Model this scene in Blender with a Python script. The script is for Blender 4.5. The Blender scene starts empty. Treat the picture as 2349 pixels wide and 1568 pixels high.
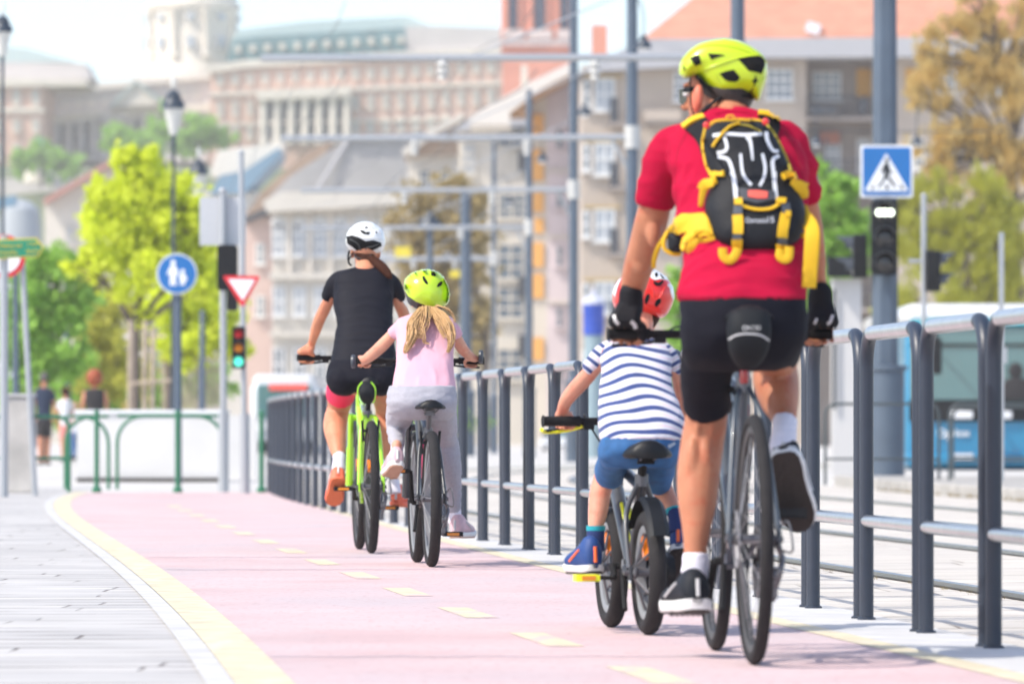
import bpy, bmesh, math, random
from mathutils import Vector, Matrix, noise
from mathutils.bvhtree import BVHTree
from mathutils.geometry import delaunay_2d_cdt
R_ = math.radians
scene = bpy.context.scene
C = scene.collection
random.seed(7)

# ------------------------------------------------------------------ camera, sky, sun, exposure
F, CX, HY, ZC = 13050.0, 1174.5, 989.0, 0.65      # the photograph measured on a 2349 px wide print, 200 mm lens, eye 0.65 m up
cam = bpy.data.cameras.new('camera'); camo = bpy.data.objects.new('camera', cam); C.objects.link(camo)
camo.location = (0, 0, ZC); camo.rotation_euler = (math.pi/2, 0, 0)
cam.sensor_width = 36; cam.lens = F/2349*36; cam.shift_y = (HY-784)/2349
cam.clip_start = 0.5; cam.clip_end = 6000
cam.dof.use_dof = True; cam.dof.focus_distance = 23; cam.dof.aperture_fstop = 5.4
scene.camera = camo
SUN_EL, SUN_AZ = 50, -118                           # azimuth from straight ahead, towards the right
w = bpy.data.worlds.new("World"); scene.world = w; w.use_nodes = True
nt = w.node_tree; bg = nt.nodes['Background']
sky = nt.nodes.new('ShaderNodeTexSky'); sky.sky_type = 'NISHITA'; sky.sun_disc = False
sky.sun_elevation = R_(SUN_EL); sky.sun_rotation = R_(SUN_AZ); sky.altitude = 100
sky.air_density = 0.8; sky.dust_density = 1.6; sky.ozone_density = 0.4
nt.links.new(sky.outputs[0], bg.inputs[0]); bg.inputs[1].default_value = 0.15
sl = bpy.data.lights.new('sun', 'SUN'); sl.energy = 2.5; sl.angle = R_(0.5); sl.color = (1, .93, .82)
so = bpy.data.objects.new('sun', sl); C.objects.link(so)
sd = Vector((math.sin(R_(SUN_AZ))*math.cos(R_(SUN_EL)), math.cos(R_(SUN_AZ))*math.cos(R_(SUN_EL)), math.sin(R_(SUN_EL))))
so.rotation_euler = sd.to_track_quat('Z', 'Y').to_euler(); so.location = (0, 0, 60)
scene.view_settings.view_transform = 'Standard'; scene.view_settings.look = 'None'
scene.view_settings.exposure = 0.98; scene.view_settings.gamma = 1
scene.cycles.max_bounces = 8; scene.cycles.transparent_max_bounces = 16
scene.cycles.volume_bounces = 1; scene.cycles.use_denoising = True

# ------------------------------------------------------------------ helpers
def P(x, y, Y): return Vector(((x-CX)/F*Y, Y, ZC-(y-HY)/F*Y))
def XP(x, Y): return (x-CX)/F*Y
def ZP(y, Y): return ZC-(y-HY)/F*Y
def SC(Y): return F/Y
def lerp(a, b, t): return a+(b-a)*t
ORD = 'first second third fourth fifth sixth seventh eighth ninth tenth eleventh twelfth thirteenth fourteenth fifteenth sixteenth seventeenth eighteenth nineteenth twentieth'.split()
def ordinal(n):
    if n <= 20: return ORD[n-1]
    if n % 10 == 0: return {30: 'thirtieth', 40: 'fortieth'}[n]
    return {2: 'twenty', 3: 'thirty', 4: 'forty'}[n//10]+'-'+ORD[n % 10-1]

def mat(name, col, rough=0.6, metal=0.0, var=0.0, vscale=8.0, bump=0.0, bscale=60.0, spec=0.5, transl=0.0, emit=None, stretch=(1, 1, 1), coat=0.0, sheen=0.0, sss=0.0):
    m = bpy.data.materials.new(name); m.use_nodes = True
    n = m.node_tree.nodes; l = m.node_tree.links; b = n['Principled BSDF']
    b.inputs['Base Color'].default_value = (*col, 1); b.inputs['Roughness'].default_value = rough
    b.inputs['Metallic'].default_value = metal; b.inputs['Specular IOR Level'].default_value = spec
    if coat: b.inputs['Coat Weight'].default_value = coat
    if sheen: b.inputs['Sheen Weight'].default_value = sheen
    if sss:
        b.inputs['Subsurface Weight'].default_value = sss; b.inputs['Subsurface Radius'].default_value = (1, .35, .2); b.inputs['Subsurface Scale'].default_value = .012
    if var or bump:
        tc = n.new('ShaderNodeTexCoord'); mp = n.new('ShaderNodeMapping'); mp.inputs['Scale'].default_value = stretch
        l.new(tc.outputs['Object'], mp.inputs[0])
    if var:
        t = n.new('ShaderNodeTexNoise'); t.inputs['Scale'].default_value = vscale; t.inputs['Detail'].default_value = 5
        l.new(mp.outputs[0], t.inputs['Vector'])
        r = n.new('ShaderNodeMapRange'); r.inputs[1].default_value = .3; r.inputs[2].default_value = .7; r.inputs[3].default_value = 1-var; r.inputs[4].default_value = 1+var
        l.new(t.outputs['Fac'], r.inputs[0])
        mx = n.new('ShaderNodeMix'); mx.data_type = 'RGBA'; mx.blend_type = 'MULTIPLY'; mx.inputs[0].default_value = 1
        mx.inputs[6].default_value = (*col, 1); l.new(r.outputs[0], mx.inputs[7]); l.new(mx.outputs[2], b.inputs['Base Color'])
    if bump:
        t = n.new('ShaderNodeTexNoise'); t.inputs['Scale'].default_value = bscale; t.inputs['Detail'].default_value = 6
        l.new(mp.outputs[0], t.inputs['Vector'])
        bp = n.new('ShaderNodeBump'); bp.inputs['Strength'].default_value = 1; bp.inputs['Distance'].default_value = bump
        l.new(t.outputs['Fac'], bp.inputs['Height']); l.new(bp.outputs[0], b.inputs['Normal'])
    if transl:
        tr = n.new('ShaderNodeBsdfTranslucent'); tr.inputs[0].default_value = (*[min(1, c*1.3) for c in col], 1)
        ms = n.new('ShaderNodeMixShader'); ms.inputs[0].default_value = transl
        l.new(b.outputs[0], ms.inputs[1]); l.new(tr.outputs[0], ms.inputs[2]); l.new(ms.outputs[0], n['Material Output'].inputs[0])
    if emit:
        b.inputs['Emission Color'].default_value = (*emit[0], 1); b.inputs['Emission Strength'].default_value = emit[1]
    return m

MW = {}
def root_matrix(o):
    return MW.get(o.name, Matrix())
def thing(name, label, cat, loc=(0, 0, 0), rz=0.0, group=None):
    o = bpy.data.objects.new(name, None); C.objects.link(o)
    o.location = loc; o.rotation_euler = (0, 0, rz); o.empty_display_size = .1
    MW[o.name] = Matrix.Translation(Vector(loc)) @ Matrix.Rotation(rz, 4, 'Z')
    return tag(o, label, cat, group)
def tag(o, label, cat, group=None):
    o['label'] = label; o['category'] = cat
    if group: o['group'] = group
    return o
def structure(o): o['kind'] = 'structure'; return o
def children(o): return [c for c in bpy.data.objects if c.parent == o]
def copy_tree(o, parent=None):
    c = o.copy(); C.objects.link(c); c.parent = parent
    for ch in children(o): copy_tree(ch, c)
    return c

def link(name, me, m, parent=None, world=True, smooth=40, mod=None):
    """one mesh -> one object; world=True: vertices are in world metres and are brought into the parent's frame"""
    ms = m if isinstance(m, (list, tuple)) else [m]
    me.materials.clear()
    for k in ms: me.materials.append(k)
    o = bpy.data.objects.new(name, me); C.objects.link(o)
    if parent is not None:
        o.parent = parent
        MW[o.name] = root_matrix(parent)
        if world: me.transform(root_matrix(parent).inverted())
    if smooth is not None:
        me.polygons.foreach_set('use_smooth', [True]*len(me.polygons))
        if smooth < 180: me.set_sharp_from_angle(angle=R_(smooth))
    me.update()
    return o

def catmull(pts, sub):
    if len(pts) < 3 or sub < 2:
        return [tuple(p) for p in pts]
    out = []
    n = len(pts)
    for i in range(n-1):
        p0 = pts[max(i-1, 0)]; p1 = pts[i]; p2 = pts[i+1]; p3 = pts[min(i+2, n-1)]
        for k in range(sub):
            t = k/sub
            out.append(tuple(0.5*((2*b)+(-a+c)*t+(2*a-5*b+4*c-d)*t*t+(-a+3*b-3*c+d)*t**3) for a, b, c, d in zip(p0, p1, p2, p3)))
    out.append(tuple(pts[-1]))
    return out

class MB:
    def __init__(s): s.v = []; s.f = []; s.mi = []; s.cur = 0
    def add(s, vs, fs):
        b = len(s.v); s.v.extend([Vector(v) for v in vs]); s.f.extend([[i+b for i in f] for f in fs]); s.mi.extend([s.cur]*len(fs)); return s
    def box(s, c, d, rz=0.0, M=None):
        x, y, z = d[0]/2, d[1]/2, d[2]/2
        M = M or Matrix.Rotation(rz, 3, 'Z'); c = Vector(c)
        vs = [c+M @ Vector(p) for p in [(-x, -y, -z), (x, -y, -z), (x, y, -z), (-x, y, -z), (-x, -y, z), (x, -y, z), (x, y, z), (-x, y, z)]]
        return s.add(vs, [(0, 3, 2, 1), (4, 5, 6, 7), (0, 1, 5, 4), (1, 2, 6, 5), (2, 3, 7, 6), (3, 0, 4, 7)])
    def rings(s, rings, cap=True, closed=False):
        n = len(rings[0]); vs = [p for r in rings for p in r]; fs = []
        m = len(rings)
        for i in range(m if closed else m-1):
            j = (i+1) % m
            for k in range(n):
                fs.append((i*n+k, i*n+(k+1) % n, j*n+(k+1) % n, j*n+k))
        if cap and not closed:
            fs.append(tuple(range(n))[::-1]); fs.append(tuple((m-1)*n+k for k in range(n)))
        return s.add(vs, fs)
    def tube(s, pts, r, n=10, cap=True, flat=None, closed=False, up=None):
        """sweep a circle (or an ellipse: flat = thickness / width) along pts; r a number or a list"""
        pts = [Vector(p) for p in pts]; m = len(pts)
        rs = r if isinstance(r, (list, tuple)) else [r]*m
        rg = []; prev = None
        for i in range(m):
            if closed: t = pts[(i+1) % m]-pts[i-1]
            else: t = pts[min(i+1, m-1)]-pts[max(i-1, 0)]
            if t.length < 1e-9: t = Vector((0, 0, 1))
            t.normalize()
            if up is not None: a = Vector(up)-t*t.dot(Vector(up))
            elif prev is None:
                a = Vector((0, 0, 1)) if abs(t.z) < .9 else Vector((1, 0, 0)); a = a-t*a.dot(t)
            else: a = prev-t*prev.dot(t)
            if a.length < 1e-6: a = t.orthogonal()
            a.normalize(); prev = a; b = t.cross(a)
            fl = 1 if flat is None else flat
            rg.append([pts[i]+(a*math.cos(q)*fl+b*math.sin(q))*rs[i] for q in [2*math.pi*k/n for k in range(n)]])
        return s.rings(rg, cap, closed)
    def capsule(s, pts, rs, n=14, sub=5):
        """tapering limb with round ends through pts (world) with radii rs"""
        q = catmull([(*p, r) for p, r in zip(pts, rs)], sub)
        p0 = [Vector(a[:3]) for a in q]; r0 = [max(a[3], 1e-4) for a in q]
        d0 = (p0[0]-p0[1]).normalized(); d1 = (p0[-1]-p0[-2]).normalized()
        pre = [(p0[0]+d0*r0[0]*math.sin(a), r0[0]*math.cos(a)) for a in (1.45, 1.1, .75, .35)]
        post = [(p0[-1]+d1*r0[-1]*math.sin(a), r0[-1]*math.cos(a)) for a in (.35, .75, 1.1, 1.45)]
        return s.tube([a for a, b in pre]+p0+[a for a, b in post], [b for a, b in pre]+r0+[b for a, b in post], n)
    def ell(s, c, r, M=None, nu=20, nv=12):
        c = Vector(c); M = M or Matrix.Identity(3); rg = []
        for j in range(nv+1):
            a = -math.pi/2+math.pi*(j+.0)/nv
            a = max(min(a, math.pi/2-.02), -math.pi/2+.02)
            rg.append([c+M @ Vector((r[0]*math.cos(a)*math.cos(q), r[1]*math.cos(a)*math.sin(q), r[2]*math.sin(a))) for q in [2*math.pi*k/nu for k in range(nu)]])
        return s.rings(rg)
    def lathe(s, prof, c=(0, 0, 0), n=24, M=None):
        c = Vector(c); M = M or Matrix.Identity(3)
        return s.rings([[c+M @ Vector((r*math.cos(q), r*math.sin(q), z)) for q in [2*math.pi*k/n for k in range(n)]] for r, z in prof])
    def prism(s, poly, c=(0, 0, 0), h=0.01, M=None):
        """poly: 2-D points (x,z) in the local XZ plane, extruded along local +Y by h"""
        c = Vector(c); M = M or Matrix.Identity(3); n = len(poly)
        vs = [c+M @ Vector((p[0], 0, p[1])) for p in poly]+[c+M @ Vector((p[0], h, p[1])) for p in poly]
        return s.add(vs, [tuple(range(n)), tuple(range(n, 2*n))[::-1]]+[(k, n+k, n+(k+1) % n, (k+1) % n) for k in range(n)])
    def rows(s, rows, n=28, sub=4, ex=2.3, smooth_rows=True):
        """horizontal super-ellipse sections given as (y px, left px, right px, depth Y, depth radius m)"""
        q = catmull(rows, sub) if smooth_rows else rows
        rg = []
        for y, xl, xr, Y, d in q:
            a = P((xl+xr)/2, y, Y); rx = (xr-xl)/2/SC(Y); ring = []
            for k in range(n):
                t = 2*math.pi*k/n; c_, s_ = math.cos(t), math.sin(t)
                ring.append(a+Vector((rx*math.copysign(abs(c_)**(2/ex), c_), d*math.copysign(abs(s_)**(2/ex), s_), 0)))
            rg.append(ring)
        if rg[0][0].z > rg[-1][0].z: rg.reverse()
        return s.rings(rg)
    def folds(s, rows, lines, r=.011):
        """soft cloth folds lying on the back of a torso given by its rows"""
        for ln in lines:
            w_ = ln[2] if len(ln) > 2 and not isinstance(ln[2], tuple) else 1.0; pts = []
            q = catmull([p for p in ln if isinstance(p, tuple)], 5) if len([p for p in ln if isinstance(p, tuple)]) > 2 else [(lerp(ln[0][0], ln[1][0], t/6), lerp(ln[0][1], ln[1][1], t/6)) for t in range(7)]
            for x, y in q:
                for a, b in zip(rows, rows[1:]):
                    if a[0] <= y <= b[0]: break
                t = min(1, max(0, (y-a[0])/(b[0]-a[0]))); xl, xr, Y, d = [lerp(a[k], b[k], t) for k in (1, 2, 3, 4)]
                u = min(.97, abs(x-(xl+xr)/2)/((xr-xl)/2)); pts.append(P(x, y, Y-d*(1-u**2.4)**(1/2.4)+r*.42))
            n = len(pts); s.capsule(pts, [r*w_*(.45+.55*math.sin(math.pi*(i+.5)/n)) for i in range(n)], 8, 1)
    def limb(s, j, n=16, sub=5):
        """joints (x px, y px, Y, radius px)"""
        return s.capsule([P(a[0], a[1], a[2]) for a in j], [a[3]/SC(a[2]) for a in j], n, sub)
    def mesh(s, name='m', merge=False):
        me = bpy.data.meshes.new(name); me.from_pydata([tuple(v) for v in s.v], [], s.f)
        if any(s.mi): me.polygons.foreach_set('material_index', s.mi)
        bm = bmesh.new(); bm.from_mesh(me)
        if merge: bmesh.ops.remove_doubles(bm, verts=bm.verts, dist=1e-5)
        bmesh.ops.recalc_face_normals(bm, faces=bm.faces); bm.to_mesh(me); bm.free()
        return me
    def build(s, name, m, parent=None, world=True, smooth=40, merge=False):
        return link(name, s.mesh(name, merge), m, parent, world, smooth)

def islands(mb, name, m, parent=None, world=True, smooth=40):
    """every loose piece becomes an object of its own"""
    par = list(range(len(mb.v)))
    def find(i):
        while par[i] != i: par[i] = par[par[i]]; i = par[i]
        return i
    for f in mb.f:
        a = find(f[0])
        for q in f[1:]: par[find(q)] = a
    gr = {}
    for f in mb.f: gr.setdefault(find(f[0]), []).append(f)
    out = []
    for fs in gr.values():
        ids = sorted({i for f in fs for i in f}); mp = {i: k for k, i in enumerate(ids)}
        k = MB(); k.add([mb.v[i] for i in ids], [[mp[i] for i in f] for f in fs]); out.append(k.build(name, m, parent, world, smooth))
    return out

def fuse(mb, voxel, it=6, name='fused', wr=None):
    """unite overlapping closed pieces into one continuous skin"""
    me = mb.mesh(name); o = bpy.data.objects.new('tmp', me); C.objects.link(o)
    r = o.modifiers.new('r', 'REMESH'); r.mode = 'VOXEL'; r.voxel_size = voxel
    if it:
        sm = o.modifiers.new('s', 'SMOOTH'); sm.iterations = it; sm.factor = .5
    bpy.context.view_layer.update()
    dg = bpy.context.evaluated_depsgraph_get()
    out = bpy.data.meshes.new_from_object(o.evaluated_get(dg)); out.name = name
    bpy.data.objects.remove(o); bpy.data.meshes.remove(me)
    if wr:
        amp, sc, seed = wr
        cs = [v.co.copy() for v in out.vertices]; ns = [v.normal.copy() for v in out.vertices]
        for v, c, n_ in zip(out.vertices, cs, ns):
            q = Vector((c.x*sc[0], c.y*sc[1], c.z*sc[2]))+Vector((seed, seed*1.7, 0))
            h = noise.noise(q)+.5*noise.noise(q*2.1)
            h = (1-abs(h)*2.2)
            v.co = c+n_*amp*h
    return out

def bvh_of(o):
    me = o.data; M = root_matrix(o)
    return BVHTree.FromPolygons([M @ v.co for v in me.vertices], [tuple(p.vertices) for p in me.polygons])
def hit(bv, x, y, dflt):
    """the point of a surface that the measured print shows at (x, y)"""
    d = P(x, y, 10)-Vector((0, 0, ZC)); d.normalize()
    h = bv.ray_cast(Vector((0, 0, ZC)), d)
    if h[0] is None: return P(x, y, dflt), -d
    n_ = h[1]
    if n_.dot(d) > 0: n_ = -n_
    return h[0], n_
def decal(mb, poly, bv, dflt, off=.003, thick=.004, step=None):
    """a thin shaped patch that follows a surface"""
    xs = [p[0] for p in poly]; ys = [p[1] for p in poly]
    step = step or max((max(xs)-min(xs))/9, (max(ys)-min(ys))/9, 1.2)
    pts = []
    n = len(poly)
    for i in range(n):
        a, b = Vector(poly[i]), Vector(poly[(i+1) % n]); k = max(1, int((b-a).length/step))
        for j in range(k): pts.append(a.lerp(b, j/k))
    ne = len(pts); edges = [(i, (i+1) % ne) for i in range(ne)]
    gx = min(xs)+step/2
    while gx < max(xs):
        gy = min(ys)+step/2
        while gy < max(ys):
            pts.append(Vector((gx+.01, gy+.013))); gy += step
        gx += step
    v2, e2, f2, *_ = delaunay_2d_cdt(pts, edges, [list(range(ne))], 2, 1e-4)
    used = sorted({i for f in f2 for i in f}); mp = {i: k for k, i in enumerate(used)}
    fr, bk = [], []
    for i in used:
        p, nn = hit(bv, v2[i].x, v2[i].y, dflt)
        fr.append(p+nn*(off+thick)); bk.append(p+nn*(off-thick))
    m = len(fr); cnt = {}
    for f in f2:
        for a, b in zip(f, list(f[1:])+[f[0]]):
            cnt[(a, b)] = 1
    fs = [tuple(mp[i] for i in f) for f in f2]+[tuple(mp[i]+m for i in reversed(f)) for f in f2]
    for (a, b) in cnt:
        if (b, a) not in cnt: fs.append((mp[b], mp[a], mp[a]+m, mp[b]+m))
    return mb.add(fr+bk, fs)
def strip(pts, w0, w1=None):
    """px polyline -> px polygon of given half widths"""
    q = [Vector(p) for p in catmull(pts, 4)] if len(pts) > 2 else [Vector(p) for p in pts]
    n = len(q); L, Rr = [], []
    for i, p in enumerate(q):
        t = (q[min(i+1, n-1)]-q[max(i-1, 0)]).normalized(); nn = Vector((-t.y, t.x)); ww = lerp(w0, w0 if w1 is None else w1, i/(n-1))
        L.append(p+nn*ww); Rr.append(p-nn*ww)
    return [tuple(a) for a in L]+[tuple(a) for a in reversed(Rr)]
def drape(mb, pts, bv, dflt, r, n=8, sub=5, flat=None, off=0):
    """a cord lying on a surface; r in px"""
    q = catmull(pts, sub) if len(pts) > 2 else [tuple(lerp(pts[0][k], pts[1][k], t/4) for k in (0, 1)) for t in range(5)]
    out = []
    for p in q:
        h, nn = hit(bv, p[0], p[1], dflt); out.append(h+nn*off)
    return mb.tube(out, r/SC(dflt), n, flat=flat)
def puff(mb, poly, Yf, depth, back=None, step=None, power=2.0, sub=3):
    """a rounded closed body with the given outline (px), its mid plane at Yf(y) and real thickness"""
    if not callable(Yf):
        y0 = Yf; Yf = lambda y: y0
    back = depth if back is None else back
    q = catmull(list(poly)+[poly[0]], sub)[:-1] if sub > 1 else list(poly)
    xs = [p[0] for p in q]; ys = [p[1] for p in q]
    step = step or min(max(xs)-min(xs), max(ys)-min(ys))/22
    pts = [Vector(p) for p in q]; ne = len(pts)
    edges = [(i, (i+1) % ne) for i in range(ne)]
    def dist(p):
        best = 1e9
        for i in range(ne):
            a = pts[i]; b = pts[(i+1) % ne]; ab = b-a; t = max(0, min(1, (p-a).dot(ab)/max(ab.length_squared, 1e-9)))
            best = min(best, (p-a-ab*t).length)
        return best
    inner = []
    gx = min(xs)+step/2
    while gx < max(xs):
        gy = min(ys)+step/2
        while gy < max(ys):
            inner.append(Vector((gx, gy))); gy += step
        gx += step
    inner = [p for p in inner if dist(p) > step*.45]
    v2, e2, f2, *_ = delaunay_2d_cdt(pts+inner, edges, [list(range(ne))], 2, 1e-4)
    used = sorted({i for f in f2 for i in f}); ds = {i: dist(v2[i]) for i in used}; dm = max(ds.values())
    fr = {}; bk = {}; vs = []
    for i in used:
        h = (1-(1-min(ds[i]/dm, 1))**power)**(1/power); Y = Yf(v2[i].y)
        fr[i] = len(vs); vs.append(P(v2[i].x, v2[i].y, Y)+Vector((0, -depth*h, 0)))
        if ds[i] < 1e-3: bk[i] = fr[i]
        else: bk[i] = len(vs); vs.append(P(v2[i].x, v2[i].y, Y)+Vector((0, back*h, 0)))
    fs = [tuple(fr[i] for i in f) for f in f2]+[tuple(bk[i] for i in reversed(f)) for f in f2]
    return mb.add(vs, fs)
def text(name, body, size, m, loc, rot=(math.pi/2, 0, 0), parent=None, ext=.002, align='CENTER', bold=0.0, sx=1.0):
    cu = bpy.data.curves.new(name, 'FONT'); cu.body = body; cu.size = size; cu.extrude = ext; cu.align_x = align; cu.align_y = 'CENTER'; cu.offset = bold
    o = bpy.data.objects.new('tmp', cu); C.objects.link(o); bpy.context.view_layer.update()
    me = bpy.data.meshes.new_from_object(o.evaluated_get(bpy.context.evaluated_depsgraph_get())); bpy.data.objects.remove(o)
    from mathutils import Euler
    me.transform(Matrix.Translation(Vector(loc)) @ Euler(rot).to_matrix().to_4x4() @ Matrix.Diagonal((sx, 1, 1, 1)))
    return link(name, me, m, parent, True, None)
import numpy as np
# ------------------------------------------------------------------ curves of the street (X as a function of distance Y)
def fit(p, d=2):
    c = np.polyfit([a[1] for a in p], [a[0] for a in p], d); return lambda Y: float(np.polyval(c, Y))
fenceX = fit([(1.66, 14), (1.415, 16.93), (1.298, 18.2), (1.178, 19.45), (1.069, 20.9), (.326, 28.85), (.056, 31.3), (-.206, 33.8), (-.81, 39.3), (-1.56, 46.9), (-1.86, 51.1), (-2.35, 57.3), (-2.62, 61)], 3)
rightX = fit([(1.19, 16.76), (.887, 18.8), (.012, 28.85), (-.31, 32.5), (-1.91, 52.7), (-2.35, 58)], 2)
leftX = fit([(-.645, 14.65), (-.645, 14.65), (-.70, 15.34), (-.86, 17.3), (-1.0, 19.06), (-1.145, 20.6), (-1.71, 26.4), (-2.44, 33.8), (-3.17, 41.2), (-3.68, 46.9), (-4.18, 52.7), (-4.45, 58)], 4)
midX = fit([(.147, 17.03), (-.1, 19.6), (-.385, 22.6), (-.63, 24.9), (-.89, 27.6), (-1.17, 30.2), (-3.0, 50)], 2)

def ground_mat(name, c1, c2, cm, rot, bw, bh, mortar=.006, scale=1.0, bump=.004, var=.12, ys=1.0):
    m = bpy.data.materials.new(name); m.use_nodes = True; n = m.node_tree.nodes; l = m.node_tree.links; b = n['Principled BSDF']
    tc = n.new('ShaderNodeTexCoord'); mp = n.new('ShaderNodeMapping'); mp.inputs['Rotation'].default_value = (0, 0, rot); mp.inputs['Scale'].default_value = (1, ys, 1)
    l.new(tc.outputs['Object'], mp.inputs[0])
    wob = n.new('ShaderNodeTexNoise'); wob.inputs['Scale'].default_value = 2.2; l.new(mp.outputs[0], wob.inputs['Vector'])
    ad = n.new('ShaderNodeVectorMath'); ad.operation = 'MULTIPLY_ADD'; ad.inputs[1].default_value = (.05, .012, 0); l.new(wob.outputs['Color'], ad.inputs[0]); l.new(mp.outputs[0], ad.inputs[2])
    br = n.new('ShaderNodeTexBrick'); br.inputs['Color1'].default_value = (*c1, 1); br.inputs['Color2'].default_value = (*c2, 1); br.inputs['Mortar'].default_value = (*cm, 1)
    br.inputs['Scale'].default_value = scale; br.inputs['Mortar Size'].default_value = mortar; br.inputs['Brick Width'].default_value = bw; br.inputs['Row Height'].default_value = bh
    br.inputs['Mortar Smooth'].default_value = .3
    sx = n.new('ShaderNodeSeparateXYZ'); l.new(ad.outputs[0], sx.inputs[0])
    dv = n.new('ShaderNodeMath'); dv.operation = 'DIVIDE'; dv.inputs[1].default_value = bh; l.new(sx.outputs[1], dv.inputs[0])
    fl = n.new('ShaderNodeMath'); fl.operation = 'FLOOR'; l.new(dv.outputs[0], fl.inputs[0])
    wn = n.new('ShaderNodeTexWhiteNoise'); wn.noise_dimensions = '1D'; l.new(fl.outputs[0], wn.inputs['W'])
    ma = n.new('ShaderNodeMath'); ma.operation = 'MULTIPLY_ADD'; ma.inputs[1].default_value = bw*1.7; l.new(wn.outputs['Value'], ma.inputs[0]); l.new(sx.outputs[0], ma.inputs[2])
    cb = n.new('ShaderNodeCombineXYZ'); l.new(ma.outputs[0], cb.inputs[0]); l.new(sx.outputs[1], cb.inputs[1]); l.new(cb.outputs[0], br.inputs['Vector'])
    ns = n.new('ShaderNodeTexNoise'); ns.inputs['Scale'].default_value = 1.3; ns.inputs['Detail'].default_value = 8; ns.inputs['Roughness'].default_value = .65; l.new(tc.outputs['Object'], ns.inputs['Vector'])
    mr = n.new('ShaderNodeMapRange'); mr.inputs[1].default_value = .3; mr.inputs[2].default_value = .7; mr.inputs[3].default_value = 1-var; mr.inputs[4].default_value = 1+var; l.new(ns.outputs['Fac'], mr.inputs[0])
    mx = n.new('ShaderNodeMix'); mx.data_type = 'RGBA'; mx.blend_type = 'MULTIPLY'; mx.inputs[0].default_value = 1; 
    jn = n.new('ShaderNodeTexNoise'); jn.inputs['Scale'].default_value = 1.7; jn.inputs['Detail'].default_value = 3; l.new(tc.outputs['Object'], jn.inputs['Vector'])
    jr = n.new('ShaderNodeMapRange'); jr.inputs[1].default_value = .42; jr.inputs[2].default_value = .62; jr.inputs[3].default_value = .15; jr.inputs[4].default_value = 1; l.new(jn.outputs['Fac'], jr.inputs[0])
    jm = n.new('ShaderNodeMath'); jm.operation = 'MULTIPLY'; l.new(br.outputs['Fac'], jm.inputs[0]); l.new(jr.outputs[0], jm.inputs[1])
    br.inputs['Mortar'].default_value = (*c1, 1)
    jx = n.new('ShaderNodeMix'); jx.data_type = 'RGBA'; l.new(jm.outputs[0], jx.inputs[0]); l.new(br.outputs['Color'], jx.inputs[6]); jx.inputs[7].default_value = (*cm, 1)
    l.new(jx.outputs[2], mx.inputs[6]); l.new(mr.outputs[0], mx.inputs[7]); l.new(mx.outputs[2], b.inputs['Base Color'])
    b.inputs['Roughness'].default_value = .8
    bp = n.new('ShaderNodeBump'); bp.inputs['Distance'].default_value = bump; bp.invert = True; l.new(br.outputs['Fac'], bp.inputs['Height']); l.new(bp.outputs[0], b.inputs['Normal'])
    return m
M_ground = mat('concrete_ground', (.52, .505, .48), .85, var=.12, vscale=.6)
M_paver = ground_mat('grey_plank_pavers', (.50, .485, .465), (.43, .42, .41), (.17, .15, .14), R_(-1.5), .9, .105, .0085, ys=.30)
M_bed = ground_mat('track_pavers', (.56, .52, .46), (.51, .475, .43), (.16, .12, .09), R_(-5.5), 1.5, .20, .008, ys=.33)
M_kerb = mat('kerb_concrete', (.52, .515, .51), .8, var=.12, vscale=5, bump=.002, bscale=90)
M_yellow = mat('worn_yellow_paint', (.61, .54, .38), .7, var=.2, vscale=9, bump=.001, bscale=200)
M_rail = mat('rail_steel', (.45, .45, .46), .25, 1.0)
M_dark = mat('dark_gap', (.06, .055, .05), .9)
# pink bike lane asphalt: mottled, with fine grit
def pink():
    m = mat('pink_asphalt', (.59, .425, .42), .75, var=.12, vscale=1.1, bump=.0015, bscale=260)
    return m
M_pink = pink()
def patchy(m, c2, sc, lo, hi):
    n = m.node_tree.nodes; l = m.node_tree.links; b = n['Principled BSDF']; src = b.inputs['Base Color'].links[0].from_socket
    tc = n.new('ShaderNodeTexCoord'); mp = n.new('ShaderNodeMapping'); mp.inputs['Scale'].default_value = (1, .35, 1); l.new(tc.outputs['Object'], mp.inputs[0])
    t = n.new('ShaderNodeTexNoise'); t.inputs['Scale'].default_value = sc; t.inputs['Detail'].default_value = 7; t.inputs['Roughness'].default_value = .6; l.new(mp.outputs[0], t.inputs['Vector'])
    r = n.new('ShaderNodeMapRange'); r.inputs[1].default_value = lo; r.inputs[2].default_value = hi; l.new(t.outputs['Fac'], r.inputs[0])
    x = n.new('ShaderNodeMix'); x.data_type = 'RGBA'; l.new(r.outputs[0], x.inputs[0]); l.new(src, x.inputs[6]); x.inputs[7].default_value = (*c2, 1); l.new(x.outputs[2], b.inputs['Base Color'])
patchy(M_pink, (.50, .43, .44), .9, .42, .70)
patchy(M_pink, (.46, .33, .33), 45, .56, .66)
patchy(M_yellow, (.58, .55, .50), 6, .56, .68)

def sheet(name, xl, xr, y0, y1, z, m, step=1.0, thick=None):
    mb = MB(); n = max(2, int((y1-y0)/step)); vs = []
    for i in range(n+1):
        Y = lerp(y0, y1, i/n); vs += [(xl(Y), Y, z), (xr(Y), Y, z)]
    fs = [(2*i, 2*i+1, 2*i+3, 2*i+2) for i in range(n)]
    mb.add(vs, fs); o = mb.build(name, m, smooth=None)
    return structure(o)
g = MB(); g.add([(-3000, -60, 0), (3000, -60, 0), (3000, 6000, 0), (-3000, 6000, 0)], [(0, 1, 2, 3)])
structure(g.build('ground', M_ground, smooth=None))
sheet('pavement', lambda Y: -14, lambda Y: leftX(Y)-.13, 3, 66, .004, M_paver)
sheet('tram_track_bed', lambda Y: fenceX(Y)+.04, lambda Y: fenceX(Y)+6.6, 3, 120, .004, M_bed)
sheet('bike_path', lambda Y: leftX(Y), lambda Y: rightX(Y), 3, 60, .008, M_pink)
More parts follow.
